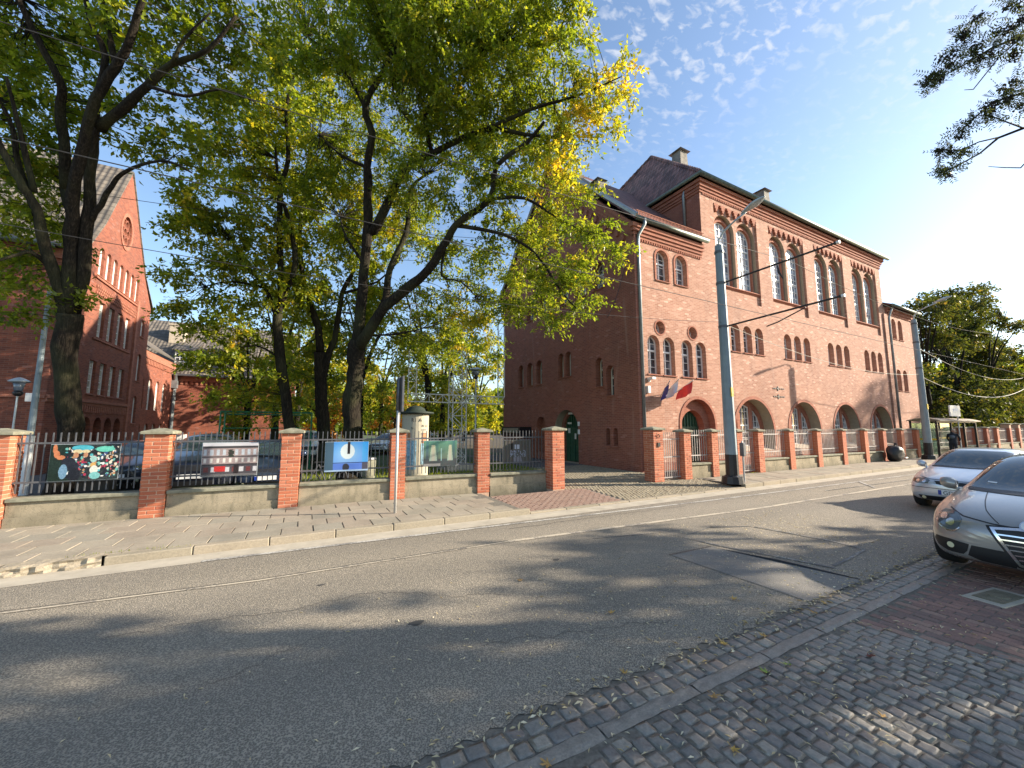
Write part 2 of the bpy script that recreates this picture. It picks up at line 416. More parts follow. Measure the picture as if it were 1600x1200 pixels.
# ============================================================ the red brick hall (right)
YF = 11.9; XS = 12.34
hall = thing('brick_hall', 'sunlit red brick hall with tall paired arched windows and stepped front wing', 'building', (24, 15, 0))
FA = Frame((0, YF, 0), (1, 0, 0), (0, -1, 0)); FS = Frame((XS, 0, 0), (0, 1, 0), (-1, 0, 0))
XE = 37.3; XA = 42.15
mb = MB()
BM = [mt['brick'], mt['plaster'], mt['brick_shade'], mt['brick_red']]
# front wall: wing (to x=17, z 11) + main (z 14.45) + annex (z 10.85)
outline = [(XS, 0), (XA, 0), (XA, 10.8), (XE, 10.8), (XE, 14.35), (17, 14.35), (17, 10.95), (XS, 10.95)]
holes = []; wins = []
for uc, zb in ((14.06, 8.52), (15.32, 8.52)):
    holes.append((arch(uc, zb, .39, zb + 1.45), .2, 0)); wins.append((uc, zb, .39, zb + 1.45, .2, 2, 4, 'arch', 'glass', .6))
for uc in (13.76, 15.93):
    holes.append((circ(uc, 6.33, .29), .3, 0)); wins.append((uc, 6.04, .29, 6.62, .3, 2, 2, 'round', 'glass', None))
for uc in (13.32, 14.28, 15.48, 16.46):
    holes.append((arch(uc, 4.22, .37, 5.95), .22, 0)); wins.append((uc, 4.22, .37, 5.95, .22, 2, 5, 'arch', 'glass', .62))
for i in range(4):
    x0 = (19.24, 24.06, 28.95, 33.87)[i]
    for k in range(3):
        uc = x0 + k * 1.03
        holes.append((arch(uc, 5.76, .37, 7.2), .27, 0)); wins.append((uc, 5.76, .37, 7.2, .27, 2, 4, 'arch', 'glass', .6))
for zb, zt in ((8.5, 10.05), (4.6, 6.2)):
    for uc in (38.85, 39.98):
        holes.append((arch(uc, zb, .38, zt), .32, 0)); wins.append((uc, zb, .38, zt, .32, 2, 4, 'arch', 'glass', .6))
AC = (20.4, 25.25, 30.2, 35.15)
for uc in AC: holes.append((arch(uc, .75, 1.66, 3.36, 20), .5, 1))
holes.append((arch(16.03, .1, 1.16, 3.22, 16), .3, 3))
PC = (19.9, 24.78, 29.72, 34.66)
for pc in PC: holes.append((rect(pc - 1.86, 8.46, pc + 1.86, 13.42), .1, 0))
wall(mb, FA, outline, holes)
# shallow panels with two deep plastered niches each
for pc in PC:
    hs = [(arch(pc + s * .93, 9.2, .83, 13.02, 14), .2, 1) for s in (-1, 1)]
    wall(mb, FA, rect(pc - 1.86, 8.46, pc + 1.86, 13.42), hs, .1)
    for s in (-1, 1):
        c = pc + s * .93
        wall(mb, FA, arch(c, 9.2, .83, 13.02, 14), [(arch(c, 9.3, .64, 12.74, 14), .08, 3)], .3, 3)
        wins.append((c, 9.3, .64, 12.74, .37, 4, 9, 'arch', 'glass_sky', (.36, .66)))
# ground floor arches: brick back with three openings
for uc in AC:
    bk = arch(uc, .75, 1.66, 3.36, 20)
    o1 = [(uc - .42, .95), (uc + .42, .95), (uc + .42, 3.0), (uc, 3.12), (uc - .42, 3.0)]
    oL = [(uc - 1.42, .95), (uc - .66, .95), (uc - .66, 2.9), (uc - .9, 2.76), (uc - 1.2, 2.45), (uc - 1.38, 2.0), (uc - 1.42, 1.7)]
    oR = [(2 * uc - a, b) for a, b in oL][::-1]
    wall(mb, FA, bk, [(o, .1, 3) for o in (o1, oL, oR)], .5, 3)
# entrance door in the wing
wall(mb, FA, arch(16.03, .1, 1.16, 3.22, 16), [(arch(16.03, .1, .8, 2.72, 14), .35, 3)], .3, 3)
# shaded side wall of the wing with gable
so_ = [(YF, 0), (24.5, 0), (24.5, 10.95), (18.2, 17.2), (YF, 10.95)]
sh = []
for uc in (22.0, 20.86, 19.76): sh.append((arch(uc, 4.5, .33, 5.95), .32, 0)); wins.append(('S', uc, 4.5, .33, 5.95, .32, 2, 4, 'arch', 'glass', .6))
for uc in (17.5, 16.83): sh.append((arch(uc, 4.63, .25, 5.98), .3, 0)); wins.append(('S', uc, 4.63, .25, 5.98, .3, 1, 3, 'arch', 'glass', .6))
for uc, zb in ((14.36, 3.86), (13.62, 3.38)): sh.append((arch(uc, zb, .25, zb + 1.4), .3, 0)); wins.append(('S', uc, zb, .25, zb + 1.4, .3, 1, 3, 'arch', 'glass', .6))
for uc in (13.86, 13.36): sh.append((arch(uc, 1.1, .14, 1.9), .28, 0)); wins.append(('S', uc, 1.1, .14, 1.9, .28, 1, 2, 'arch', 'glass', None))
for uc, zb, zt, hw in ((14.25, 8.62, 9.95, .4), (15.62, 8.62, 9.95, .4), (17.1, 8.62, 9.95, .4), (19.3, 8.62, 9.95, .4), (20.8, 8.62, 9.95, .4), (22.3, 8.62, 9.95, .4), (17.5, 12.2, 13.9, .4), (18.9, 12.2, 13.9, .4)):
    sh.append((arch(uc, zb, hw, zt), .3, 0)); wins.append(('S', uc, zb, hw, zt, .3, 2, 4, 'arch', 'glass_sky', .6))
sh.append((arch(17.1, .1, 1.05, 2.85, 14), .45, 1)); sh.append((arch(19.6, .3, .5, 2.55, 10), .35, 0))
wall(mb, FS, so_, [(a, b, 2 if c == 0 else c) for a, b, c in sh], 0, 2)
wall(mb, FS, arch(17.1, .1, 1.05, 2.85, 14), [(arch(17.1, .1, .82, 2.7, 12), .15, 2)], .45, 2)
panel(mb, FS, arch(19.6, .3, .5, 2.55, 10), .35, 2)
# remaining outer walls (main volume side, backs, annex side)
FM = Frame((17, 0, 0), (0, 1, 0), (-1, 0, 0))
wall(mb, FM, [(YF, 10.95), (24.5, 10.95), (24.5, 14.35), (YF, 14.35)], [], 0, 2)
for f_, a, b in ((Frame((XE, 0, 0), (0, 1, 0), (1, 0, 0)), YF, 24.5),): wall(mb, f_, rect(a, 0, b, 14.35), [], 0, 2)
wall(mb, Frame((XA, 0, 0), (0, 1, 0), (1, 0, 0)), rect(YF, 0, 20, 10.8), [], 0, 2)
wall(mb, Frame((0, 24.5, 0), (1, 0, 0), (0, 1, 0)), rect(XS, 0, XE, 10.95), [], 0, 2)
wall(mb, Frame((0, 24.5, 0), (1, 0, 0), (0, 1, 0)), rect(17, 10.95, XE, 14.35), [], 0, 2)
mb.build('wall', BM, hall)
for w in wins:
    fr = FA
    if w[0] == 'S': fr = FS; w = w[1:]
    uc, zb, hw, zt, d, c, r_, kd, gl, mid = w
    window(hall, fr, uc, zb, hw, zt, d, c, r_, kd, gl, mid=mid, sill=(kd == 'arch' and hw < .6), fw=.055 if hw > .2 else .03, bar=.03 if hw > .6 else .024)
# three-light windows in the ground floor arches
def arch_light(o, c0, rows, name='window'):
    us = [p[0] for p in o]; zs = [p[1] for p in o]; u0, u1, z0, z1 = min(us), max(us), min(zs), max(zs)
    cx = sum(us) / len(us); cz = (z0 + z1) / 2
    inn = [(cx + (u - cx) * .86, cz + (z - cz) * .94) for u, z in o]
    F0 = Frame((0, YF, 0), (1, 0, 0), (0, -1, 0)); F1 = Frame((0, YF + .62, 0), (1, 0, 0), (0, -1, 0)); m_ = MB(); ring(m_, F1, o + [o[0]], inn + [inn[0]], .05)
    def top(u):
        best = z0
        for i in range(len(inn)):
            a, b = inn[i], inn[(i + 1) % len(inn)]
            if min(a[0], b[0]) - 1e-6 <= u <= max(a[0], b[0]) + 1e-6 and abs(b[0] - a[0]) > 1e-6:
                best = max(best, a[1] + (b[1] - a[1]) * (u - a[0]) / (b[0] - a[0]))
        return best
    for c in range(1, c0):
        u = u0 + (u1 - u0) * c / c0; m_.box(u - .016, YF + .58, z0, u + .016, YF + .615, top(u))
    for r_ in range(1, rows):
        z = z0 + (z1 - z0) * r_ / rows
        cs = []
        for i in range(len(inn)):
            a, b = inn[i], inn[(i + 1) % len(inn)]
            if (a[1] - z) * (b[1] - z) < 0: cs.append(a[0] + (b[0] - a[0]) * (z - a[1]) / (b[1] - a[1]))
        if len(cs) > 1: m_.box(min(cs), YF + .575, z - (.03 if r_ == rows // 2 else .014), max(cs), YF + .612, z + (.03 if r_ == rows // 2 else .014))
    wo = m_.build(name, mt['white'], hall)
    g = MB(); panel(g, F0, o, .618); go = g.build('pane', mt['glass'], wo)
for uc in AC:
    o1 = [(uc - .42, .95), (uc + .42, .95), (uc + .42, 3.0), (uc, 3.12), (uc - .42, 3.0)]
    oL = [(uc - 1.42, .95), (uc - .66, .95), (uc - .66, 2.9), (uc - .9, 2.76), (uc - 1.2, 2.45), (uc - 1.38, 2.0), (uc - 1.42, 1.7)]
    oR = [(2 * uc - a, b) for a, b in oL][::-1]
    arch_light(o1, 3, 6); arch_light(oL, 3, 6); arch_light(oR, 3, 6)
    m_ = MB(); F0 = FA   # sloped sunlit sill and brick arch ring
    m_.add([F0.P(uc - 1.66, .75, 0), F0.P(uc + 1.66, .75, 0), F0.P(uc + 1.62, .97, .49), F0.P(uc - 1.62, .97, .49)], [(0, 1, 2, 3)])
    m_.build('sill', mt['sand'], hall)
    r_ = MB(); n_ = 20; ou = arch(uc, 1.0, 1.82, 3.52, n_)[1:]; inn = arch(uc, 1.0, 1.665, 3.365, n_)[1:]
    ring(r_, FA, ou, inn, .025); r_.build('arch_ring', mt['brick_red'], hall)
# copings/mouldings round other openings
r_ = MB(); ring(r_, FA, arch(16.03, .1, 1.3, 3.36, 16)[1:] + [(14.73, .1)], arch(16.03, .1, 1.165, 3.225, 16)[1:] + [(14.865, .1)], .03)
r_.build('arch_ring', mt['brick_red'], hall)
for pc in PC:
    for s in (-1, 1):
        r_ = MB(); c = pc + s * .93
        r_ = MB(); ring(r_, Frame((0, YF + .3, 0), (1, 0, 0), (0, -1, 0)), arch(c, 9.2, .74, 12.86, 14)[1:] + [(c - .74, 9.2)], arch(c, 9.2, .645, 12.745, 14)[1:] + [(c - .645, 9.2)], .05)
        r_.build('window_moulding', mt['brick_red'], hall)
    m_ = MB(); m_.add([FA.P(pc - 1.86, 9.1, -.02), FA.P(pc + 1.86, 9.1, -.02), FA.P(pc + 1.86, 9.21, .1), FA.P(pc - 1.86, 9.21, .1), FA.P(pc - 1.86, 9.0, .1), FA.P(pc + 1.86, 9.0, .1)],
                      [(0, 1, 2, 3), (4, 5, 1, 0)]); m_.build('ledge', mt['brick_red'], hall)
for uc, zb in ((14.06, 8.52), (15.32, 8.52)):
    r_ = MB(); ring(r_, FA, arch(uc, zb, .5, zb + 1.56)[1:] + [(uc - .5, zb)], arch(uc, zb, .395, zb + 1.455)[1:] + [(uc - .395, zb)], .03); r_.build('arch_ring', mt['brick_red'], hall)
for uc in (13.76, 15.93):
    r_ = MB(); ring(r_, FA, circ(uc, 6.33, .36) + [circ(uc, 6.33, .36)[0]], circ(uc, 6.33, .292) + [circ(uc, 6.33, .292)[0]], .02); r_.build('ring_moulding', mt['brick_red'], hall)
# corbels under the panel heads
cm = MB(); cm.box(-.19, -.02, -.13, .19, .14, .0); cm.box(-.125, -.02, -.27, .125, .14, -.134); cm.box(-.06, -.02, -.4, .06, .14, -.274)
cme = cm.mesh('corbel', mt['brick_red'])
for pc in PC:
    for k in range(7): link('corbel', cme, hall, loc=(pc - 1.62 + k * .54, YF + .0, 13.44))
# doors
def door(fr, uc, z0, hw, zt, dep, par, name='door', leaves=2):
    m_ = MB(); panel(m_, fr, arch(uc, z0, hw, zt, 12), dep); 
    spz = zt - hw
    slab(m_, fr, uc - hw, uc + hw, spz - .06, spz + .04, -dep + .05, dep)
    slab(m_, fr, uc - .035, uc + .035, z0, spz - .06, -dep + .05, dep)
    d = m_.build(name, mt['green_door'], par)
    for s in (-1, 1):
        for i in range(4):
            for k in range(2):
                a = uc + s * (.07 + k * (hw - .1) / 2); b = uc + s * (.07 + (k + .85) * (hw - .1) / 2)
                p = MB(); h_ = (spz - .1 - z0) / 4; slab(p, fr, min(a, b), max(a, b), z0 + .08 + i * h_, z0 + i * h_ + h_ - .02, -dep + .03, dep); p.build('door_panel', mt['green_door'], d)
    b = MB(); n_ = 7
    for i in range(1, n_ + 1):
        u = uc - hw + 2 * hw * i / (n_ + 1); t_ = spz + math.sqrt(max(0, hw * hw - (u - uc) ** 2)) - .03
        slab(b, fr, u - .015, u + .015, spz + .04, t_, -dep + .06, dep)
    b.build('fanlight_bars', mt['green_door'], d); return d
door(FA, 16.03, .1, .8, 2.72, .65, hall); door(FS, 17.1, .1, .82, 2.7, .6, hall)
# notices beside the side door
for y, z, w, h in ((16.0, 2.1, .16, .22), (16.0, 1.7, .16, .24)):
    m_ = MB(); slab(m_, FS, y - w / 2, y + w / 2, z - h / 2, z + h / 2, .02); m_.build('notice', mt['white'], hall)
for y, z, w, h in ((17.55, 1.75, .18, .26), (17.0, 1.45, .14, .3), (17.5, 2.15, .34, .1)):
    m_ = MB(); slab(m_, FS, y - w / 2, y + w / 2, z - h / 2, z + h / 2, -.53, .55); m_.build('notice', mt['white'], hall)
m_ = MB(); slab(m_, FS, 16.95, 17.3, 2.62, 2.72, .0 - .30, .4); m_.build('door_lamp', mt['white'], hall)
# small dark canopy box and awning at the far end of the side wall
m_ = MB(); m_.box(XS - .8, 20.7, 1.35, XS, 23.1, 1.95); m_.build('kiosk_box', mt['black'], hall)
m_ = MB(); m_.box(XS - .83, 20.9, 1.6, XS - .8, 22.9, 1.87); m_.build('kiosk_window', mt['plaster'], hall)
# cornices
m_ = MB()
for a, z0, z1 in ((.05, 13.72, 13.84), (.1, 13.84, 13.98), (.16, 13.98, 14.14), (.24, 14.14, 14.3)): slab(m_, FA, 17 - a, XE + a, z0, z1, a)
for a, z0, z1 in ((.05, 13.72, 13.84), (.1, 13.84, 13.98), (.16, 13.98, 14.14), (.24, 14.14, 14.3)): slab(m_, FM, YF + .002, 16.5, z0, z1, a)
for a, z0, z1 in ((.05, 10.2, 10.32), (.1, 10.32, 10.46), (.16, 10.46, 10.62), (.22, 10.62, 10.8)): slab(m_, FA, XS - a, 16.85, z0, z1, a)
for a, z0, z1 in ((.06, 10.25, 10.4), (.12, 10.4, 10.6), (.2, 10.6, 10.75)): slab(m_, FA, XE + .3, XA + a, z0, z1, a)
m_.build('cornice', mt['brick_red'], hall)
m_ = MB()
for i in range(135): u = 17.2 + i * .15; slab(m_, FA, u, u + .07, 13.62, 13.715, .045)
for i in range(29): u = 12.5 + i * .15; slab(m_, FA, u, u + .07, 10.1, 10.195, .045)
o = m_.build('dentil', mt['brick_red'], hall); o['kind'] = 'stuff'
# gable verge band with stepped corbels on the side wall
m_ = MB()
dv = Vector((0, 1, 1)).normalized(); dn = Vector((0, -1, 1)).normalized()
for a, off in ((.16, .18), (.1, .36), (.05, .52)):
    for s in (1, -1):
        y0, y1 = (YF - .1, 18.2) if s == 1 else (24.6, 18.2)
        p0 = Vector((XS, y0, 10.85)); p1 = Vector((XS, 18.2, 17.1)); d = (p1 - p0).normalized(); n = Vector((0, -d.z * s, d.y * s)) * 1
        dn_ = Vector((0, 0, -1))
        q = [p0 + dn_ * (off - .18) * 1.3, p1 + dn_ * (off - .18) * 1.3, p1 + dn_ * off * 1.3, p0 + dn_ * off * 1.3]
        m_.add([v - Vector((a, 0, 0)) for v in q] + q, [(0, 1, 2, 3), (0, 4, 5, 1), (3, 2, 6, 7), (0, 3, 7, 4), (1, 5, 6, 2)])
for i in range(16):
    y = YF + .5 + i * .36; z = 10.85 + (y - YF + .1) * (6.25 / 6.4) - .95
    m_.box(XS - .09, y, z - .18, XS + .01, y + .16, z + .08)
m_.build('verge_band', mt['brick_red'], hall)
slab(p := MB(), FS, YF - .03, 16.0, 0, .53, .04); slab(p, FS, 18.2, 24.5, 0, .53, .04); slab(p, FA, XS + .001, 14.8, 0, .45, .03); slab(p, FA, 17.25, XA, 0, .45, .03)
p.build('base_course', mt['brick_shade'], hall)
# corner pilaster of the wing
p = MB(); p.box(XS - .06, YF - .07, .0, XS + .12, YF + .25, 10.19); p.build('corner_pilaster', mt['brick_shade'], hall)
p = MB(); p.box(37.05, YF - .1, .0, 37.6, YF, 10.2); p.build('pilaster', mt['brick'], hall)
# roofs
def roofslab(name, quads, m, th=.1):
    m_ = MB()
    for q in quads:
        q = [Vector(v) for v in q]; n = (q[1] - q[0]).cross(q[2] - q[0]).normalized()
        if n.z < 0: n = -n
        k = len(q); m_.add([v + n * th for v in q] + q, [tuple(range(k)), tuple(range(2 * k - 1, k - 1, -1))] + [(i, k + i, k + (i + 1) % k, (i + 1) % k) for i in range(k)])
    return m_.build(name, m, hall)
e = 11.6
roofslab('roof', [[(16.72, e, 14.42), (37.8, e, 14.42), (34, 18.2, 20.9), (20.9, 18.2, 20.9)], [(16.72, 24.98, 14.42), (37.8, 24.98, 14.42), (34, 18.2, 20.9), (20.9, 18.2, 20.9)]], mt['tile'])
roofslab('hip_roof', [[(16.72, e, 14.42), (20.9, 18.2, 20.9), (16.72, 24.98, 14.42)]], mt['tile_y'])
roofslab('hip_roof', [[(37.8, e, 14.42), (34, 18.2, 20.9), (37.8, 24.98, 14.42)]], mt['tile_y'])
roofslab('wing_roof', [[(12.2, 11.66, 10.93), (17, 11.66, 10.93), (17, 14.8, 14.2), (19.2, 18.2, 17.55), (12.2, 18.2, 17.55)], [(12.2, 24.9, 10.93), (18, 24.9, 10.93), (19.2, 18.2, 17.55), (12.15, 18.2, 17.55)]], mt['tile'], .08)
roofslab('annex_roof', [[(37.35, 11.5, 10.8), (42.5, 11.5, 10.8), (42.5, 16, 13), (37.35, 16, 13)], [(37.35, 20.4, 10.8), (42.5, 20.4, 10.8), (42.5, 16, 13), (37.35, 16, 13)]], mt['tile'])
m_ = MB()   # hip and ridge tiles, pale verge flashing
for a, b in (((16.72, e, 14.55), (20.9, 18.2, 21.05)), ((20.9, 18.2, 21.05), (34, 18.2, 21.05)), ((16.5, 24.98, 14.55), (20.9, 18.2, 21.05))):
    a, b = Vector(a), Vector(b); n_ = int((b - a).length / .35)
    for i in range(n_):
        p0 = a.lerp(b, i / n_); p1 = a.lerp(b, (i + .95) / n_); m_.tube([p0, p1], [.1, .13], 6)
m_.build('ridge_tiles', mt['tile_y'], hall)
m_ = MB(); m_.tube([(12.13, 11.45, 10.99), (12.13, 18.2, 17.66)], .09, 4); m_.tube([(12.13, 24.95, 10.99), (12.13, 18.2, 17.66)], .09, 4); m_.build('verge_flashing', mt['zinc'], hall)
# skylight hatch and snow guards
m_ = MB(); mm = Matrix.Rotation(R(45), 3, 'X'); m_.cbox((13.3, 15.6, 15.15), (.9, 1.4, .12), 0, mm); m_.build('roof_hatch', mt['zinc'], hall)
m_ = MB()
for i in range(46): m_.box(12.5 + i * .095, 11.72, 11.2, 12.53 + i * .095, 11.74, 11.42)
m_.box(12.4, 11.71, 11.4, 16.9, 11.75, 11.43); m_.build('snow_guard', mt['brick_red'], hall)
# chimneys
mt['chim'] = M_plain('sooty grey chimney', (.20, .19, .165), .9, var=.3, scale=4, bump=.4)
def chimney(x, y, z0, z1, w, m=mt['zinc'], par=hall):
    m_ = MB(); a = w / 2; b = a * .8
    m_.add([(x - a, y - a, z0), (x + a, y - a, z0), (x + a, y + a, z0), (x - a, y + a, z0), (x - b, y - b, z1), (x + b, y - b, z1), (x + b, y + b, z1), (x - b, y + b, z1)], [(4, 5, 6, 7), (0, 1, 5, 4), (1, 2, 6, 5), (2, 3, 7, 6), (3, 0, 4, 7)])
    c = m_.build('chimney', m, par)
    h = MB(); a = w * .62; h.add([(x - a, y - a, z1), (x + a, y - a, z1), (x + a, y + a, z1), (x - a, y + a, z1), (x, y, z1 + w * .35)], [(3, 2, 1, 0), (0, 1, 4), (1, 2, 4), (2, 3, 4), (3, 0, 4)])
    hh = MB(); h.build('chimney_hood', mt['zinc'], c)
chimney(22.6, 17.2, 19, 21.25, .85, mt['chim']); chimney(29.6, 15.6, 17.2, 19.5, .8, mt['chim']); chimney(12.9, 14.7, 13.2, 14.6, .55, mt['chim'])
# gutters and downpipes
def gutter(pts, r_=.09, m='copper', name='gutter'):
    m_ = MB(); m_.tube(pts, r_, 8); return m_.build(name, mt[m], hall, smooth=True)
gutter([(16.6, 11.52, 14.42), (37.95, 11.52, 14.42)], .12); gutter([(16.62, 11.52, 14.42), (16.62, 24, 14.42)], .09)
gutter([(12.25, 11.56, 10.95), (16.96, 11.56, 10.95)], .11); gutter([(37.4, 11.42, 10.8), (42.6, 11.42, 10.8)], .1)
def pipe(pts, r_=.06): m_ = MB(); m_.tube(pts, r_, 10); return m_.build('downpipe', mt['zinc'], hall, smooth=True)
pipe([(12.62, 11.5, 10.95), (12.62, 11.5, 10.7), (12.52, 11.78, 10.3), (12.5, 11.8, 10), (12.5, 11.8, .2)], .075)
pipe([(37.9, 11.55, 10.8), (37.9, 11.7, 10.4), (37.85, 11.8, 10.0), (37.85, 11.8, .2)], .075)
pipe([(16.85, 12.6, 14.3), (16.9, 12.75, 13.9), (16.9, 12.75, 12.0)], .07)
# wall furniture: camera, box, house crest marks
m_ = MB(); m_.box(12.85, 11.6, 3.95, 13.05, 11.9, 4.05); m_.box(12.9, 11.8, 3.86, 12.96, 11.9, 3.95); m_.build('security_camera', mt['white'], hall)
m_ = MB(); m_.box(12.78, 11.78, 3.38, 12.92, 11.9, 3.68); m_.build('junction_box', mt['white'], hall)
m_ = MB()   # rows of wrought-iron anchor ornaments on the facade
for z in (4.02, 3.58):
    for k in range(7):
        x = 22.25 + k * .16; m_.box(x, YF - .03, z - .03, x + .09, YF + .0, z + .03)
    m_.box(22.67, YF - .03, z - .12, 22.75, YF, z + .12)
m_.build('wall_anchor', mt['black'], hall)
# ---- flags
def flag(label, x, z, mats, dx):
    t = thing('flag', label, 'flag', (x, YF, z)); m_ = MB(); a = Vector((x, YF, z)); b = a + Vector((dx, -.92, .58)); m_.tube([a, b], .018, 6); m_.build('pole', mt['steel'], t)
    m_ = MB(); n, k = 12, 8
    vs = []
    for i in range(n):
        for j in range(k):
            u = i / (n - 1); v = j / (k - 1); q = b.lerp(a, u * .72)
            drop = v * .56 * (1 - .25 * u)
            vs.append(q + Vector((-.14 * v + .05 * math.sin(u * 9 + v * 3), .05 * math.cos(u * 8), -drop)))
    fs = []; ms = []
    for i in range(n - 1):
        for j in range(k - 1): fs.append((i * k + j, (i + 1) * k + j, (i + 1) * k + j + 1, i * k + j + 1)); ms.append(0 if (len(mats) == 1 or i < (n - 1) / 2) else 1)
    me = mesh('cloth', vs, fs, [mt[q] for q in mats], ms, True); link('cloth', me, t)
flag('dark blue flag hanging left on the pole at the hall corner', 13.6, 3.25, ['blue'], -.45)
flag('pale white flag hanging between the blue and the red flag', 13.85, 3.35, ['cloth_white'], -.15)
flag('red flag with white stripe, rightmost of the three on the hall', 14.35, 3.35, ['red', 'red', 'cloth_white'][:2], .25)

# ============================================================ gabled school (left)
X0 = -9.0
school = thing('gabled_school', 'orange brick school with steep gable, round tracery window and lancet row', 'building', (-12, 27, 0))
FG = Frame((X0, 0, 0), (0, 1, 0), (1, 0, 0)); FL = Frame((0, 22.1, 0), (1, 0, 0), (0, -1, 0))
go_ = [(22.1, 0), (32.3, 0), (32.3, 9.4), (30.8, 11.0), (29.6, 12.7), (28.5, 14.4), (27.5, 15.8), (26.4, 13.9), (25.1, 11.6), (23.8, 9.9), (22.1, 9.2)]
hs = []; ww = []
for i in range(7): u = 25.25 + i * .76; hs.append((arch(u, 9.15, .24, 10.55, 8), .12, 0)); ww.append((u, 9.15, .24, 10.55, .11, 1, 3, 'arch', 'glass_cream'))
for u in (25.9, 26.95, 28.0, 29.05): hs.append((rect(u - .32, 6.25, u + .32, 8.0), .14, 0)); ww.append((u, 6.25, .32, 8.0, .12, 2, 5, 'rect', 'glass_cream'))
for u in (25.6, 26.7, 27.8, 28.95): hs.append((rect(u - .34, 3.5, u + .34, 5.1), .14, 0)); ww.append((u, 3.5, .34, 5.1, .12, 2, 5, 'rect', 'glass_cream'))
for u in (25.6, 26.75, 27.9, 29.05): hs.append((arch(u, .4, .42, 2.42, 10), .6, 0))
for zb, zt in ((4.7, 6.35), (2.15, 3.8), (7.4, 8.45)): hs.append((arch(31.25, zb, .28, zt, 8), .12, 0)); ww.append((31.25, zb, .28, zt, .11, 1, 4, 'arch', 'glass_cream'))
rose = [(27.6 + .62 * math.cos(2 * PI * i / 20), 12.45 + .82 * math.sin(2 * PI * i / 20)) for i in range(20)]
hs.append((rose, .16, 0))
mb = MB(); wall(mb, FG, go_, hs)
for u in (25.6, 26.75, 27.9, 29.05): panel(mb, FG, arch(u, .4, .42, 2.42, 10), .6, 1)
fh = []
for i in range(6):
    for zb, zt in ((.9, 2.6), (3.6, 5.3), (6.2, 7.8)):
        u = -11.5 - i * 1.9; fh.append((arch(u, zb, .36, zt, 8), .3, 0)); ww.append(('L', u, zb, .36, zt, .3, 2, 4, 'arch', 'glass'))
wall(mb, FL, rect(-30, 0, X0, 9.2), fh)
mb.build('wall', [mt['brick_school'], mt['dark']], school)
for w in ww:
    fr = FG
    if w[0] == 'L': fr = FL; w = w[1:]
    uc, zb, hw, zt, d, c, r_, kd, gl = w
    window(school, fr, uc, zb, hw, zt, d, c, r_, kd, gl, sill=True, fw=.05, bar=.03)
g = MB(); panel(g, FG, rose, .14); ro = g.build('rose_window', mt['glass_cream'], school)
m_ = MB(); ring(m_, FG, [(27.6 + .8 * math.cos(2 * PI * i / 20), 12.45 + 1.02 * math.sin(2 * PI * i / 20)) for i in range(21)], [(27.6 + .63 * math.cos(2 * PI * i / 20), 12.45 + .83 * math.sin(2 * PI * i / 20)) for i in range(21)], .04)
m_.build('rose_ring', mt['brick_red'], ro)
m_ = MB()
for cy, cz in [(0, 0)] + [(.38 * math.cos(a), .52 * math.sin(a)) for a in [k * PI / 3 for k in range(6)]]:
    ring(m_, Frame((X0 - .13, 0, 0), (0, 1, 0), (1, 0, 0)), [(27.6 + cy + .22 * math.cos(2 * PI * i / 10), 12.45 + cz + .27 * math.sin(2 * PI * i / 10)) for i in range(11)], [(27.6 + cy + .15 * math.cos(2 * PI * i / 10), 12.45 + cz + .19 * math.sin(2 * PI * i / 10)) for i in range(11)], .08)
m_.build('tracery', mt['brick_school'], ro)
m_ = MB(); slab(m_, FG, 22.1, 30.0, 3.08, 3.22, .12); slab(m_, FG, 22.1, 30.0, 2.95, 3.075, .05); slab(m_, FG, 24.8, 30.3, 8.95, 9.05, .07); slab(m_, FG, 29.9, 30.15, 0, 9.3, .1, m=0)
slab(m_, FG, 25.2, 29.6, 6.1, 6.18, .06)
m_.build('string_course', mt['brick_red'], school)
m_ = MB()
for i in range(26):
    u = 25.0 + i * .19
    for r_ in range(3): slab(m_, FG, u + (.095 if r_ % 2 else 0), u + .1 + (.095 if r_ % 2 else 0), 8.25 + r_ * .15, 8.37 + r_ * .15, .06)
for i in range(24): u = 24.9 + i * .21; slab(m_, FG, u, u + .11, 2.62, 2.94, .06)
m_.build('corbel_band', mt['brick_red'], school)
m_ = MB()
for i in range(40): u = -20 + i * .27; slab(m_, FL, u, u + .14, 8.3, 8.75, .08)
slab(m_, FL, -30, X0, 8.75, 9.1, .14); slab(m_, FL, -30, X0, 3.08, 3.2, .08); m_.build('cornice', mt['brick_red'], school)
m_ = MB()
def rq(m_, q, th=.07):
    q = [Vector(v) for v in q]; n = (q[1] - q[0]).cross(q[2] - q[0]).normalized(); n = n if n.z > 0 else -n; k = len(q)
    m_.add([v + n * th for v in q] + q, [tuple(range(k)), tuple(range(2 * k - 1, k - 1, -1))] + [(i, k + i, k + (i + 1) % k, (i + 1) % k) for i in range(k)])
prof = [(21.6, 9.12), (23.8, 9.98), (25.1, 11.7), (26.4, 13.98), (27.5, 15.85)]
for (a, b), (c, d) in zip(prof, prof[1:]): rq(m_, [(-30, a, b), (X0 + .06, a, b), (X0 + .06, c, d), (-30, c, d)])
prof = [(27.5, 15.85), (28.5, 14.4), (29.6, 12.7), (30.8, 11.0), (32.8, 9.2)]
for (a, b), (c, d) in zip(prof, prof[1:]): rq(m_, [(-30, a, b), (X0 + .06, a, b), (X0 + .06, c, d), (-30, c, d)])
m_.build('roof', mt['tile_grey'], school)
m_ = MB(); m_.tube([(-29.8, 21.55, 9.1), (X0 - .1, 21.55, 9.1)], .1, 8); m_.build('gutter', mt['copper'], school, smooth=True)
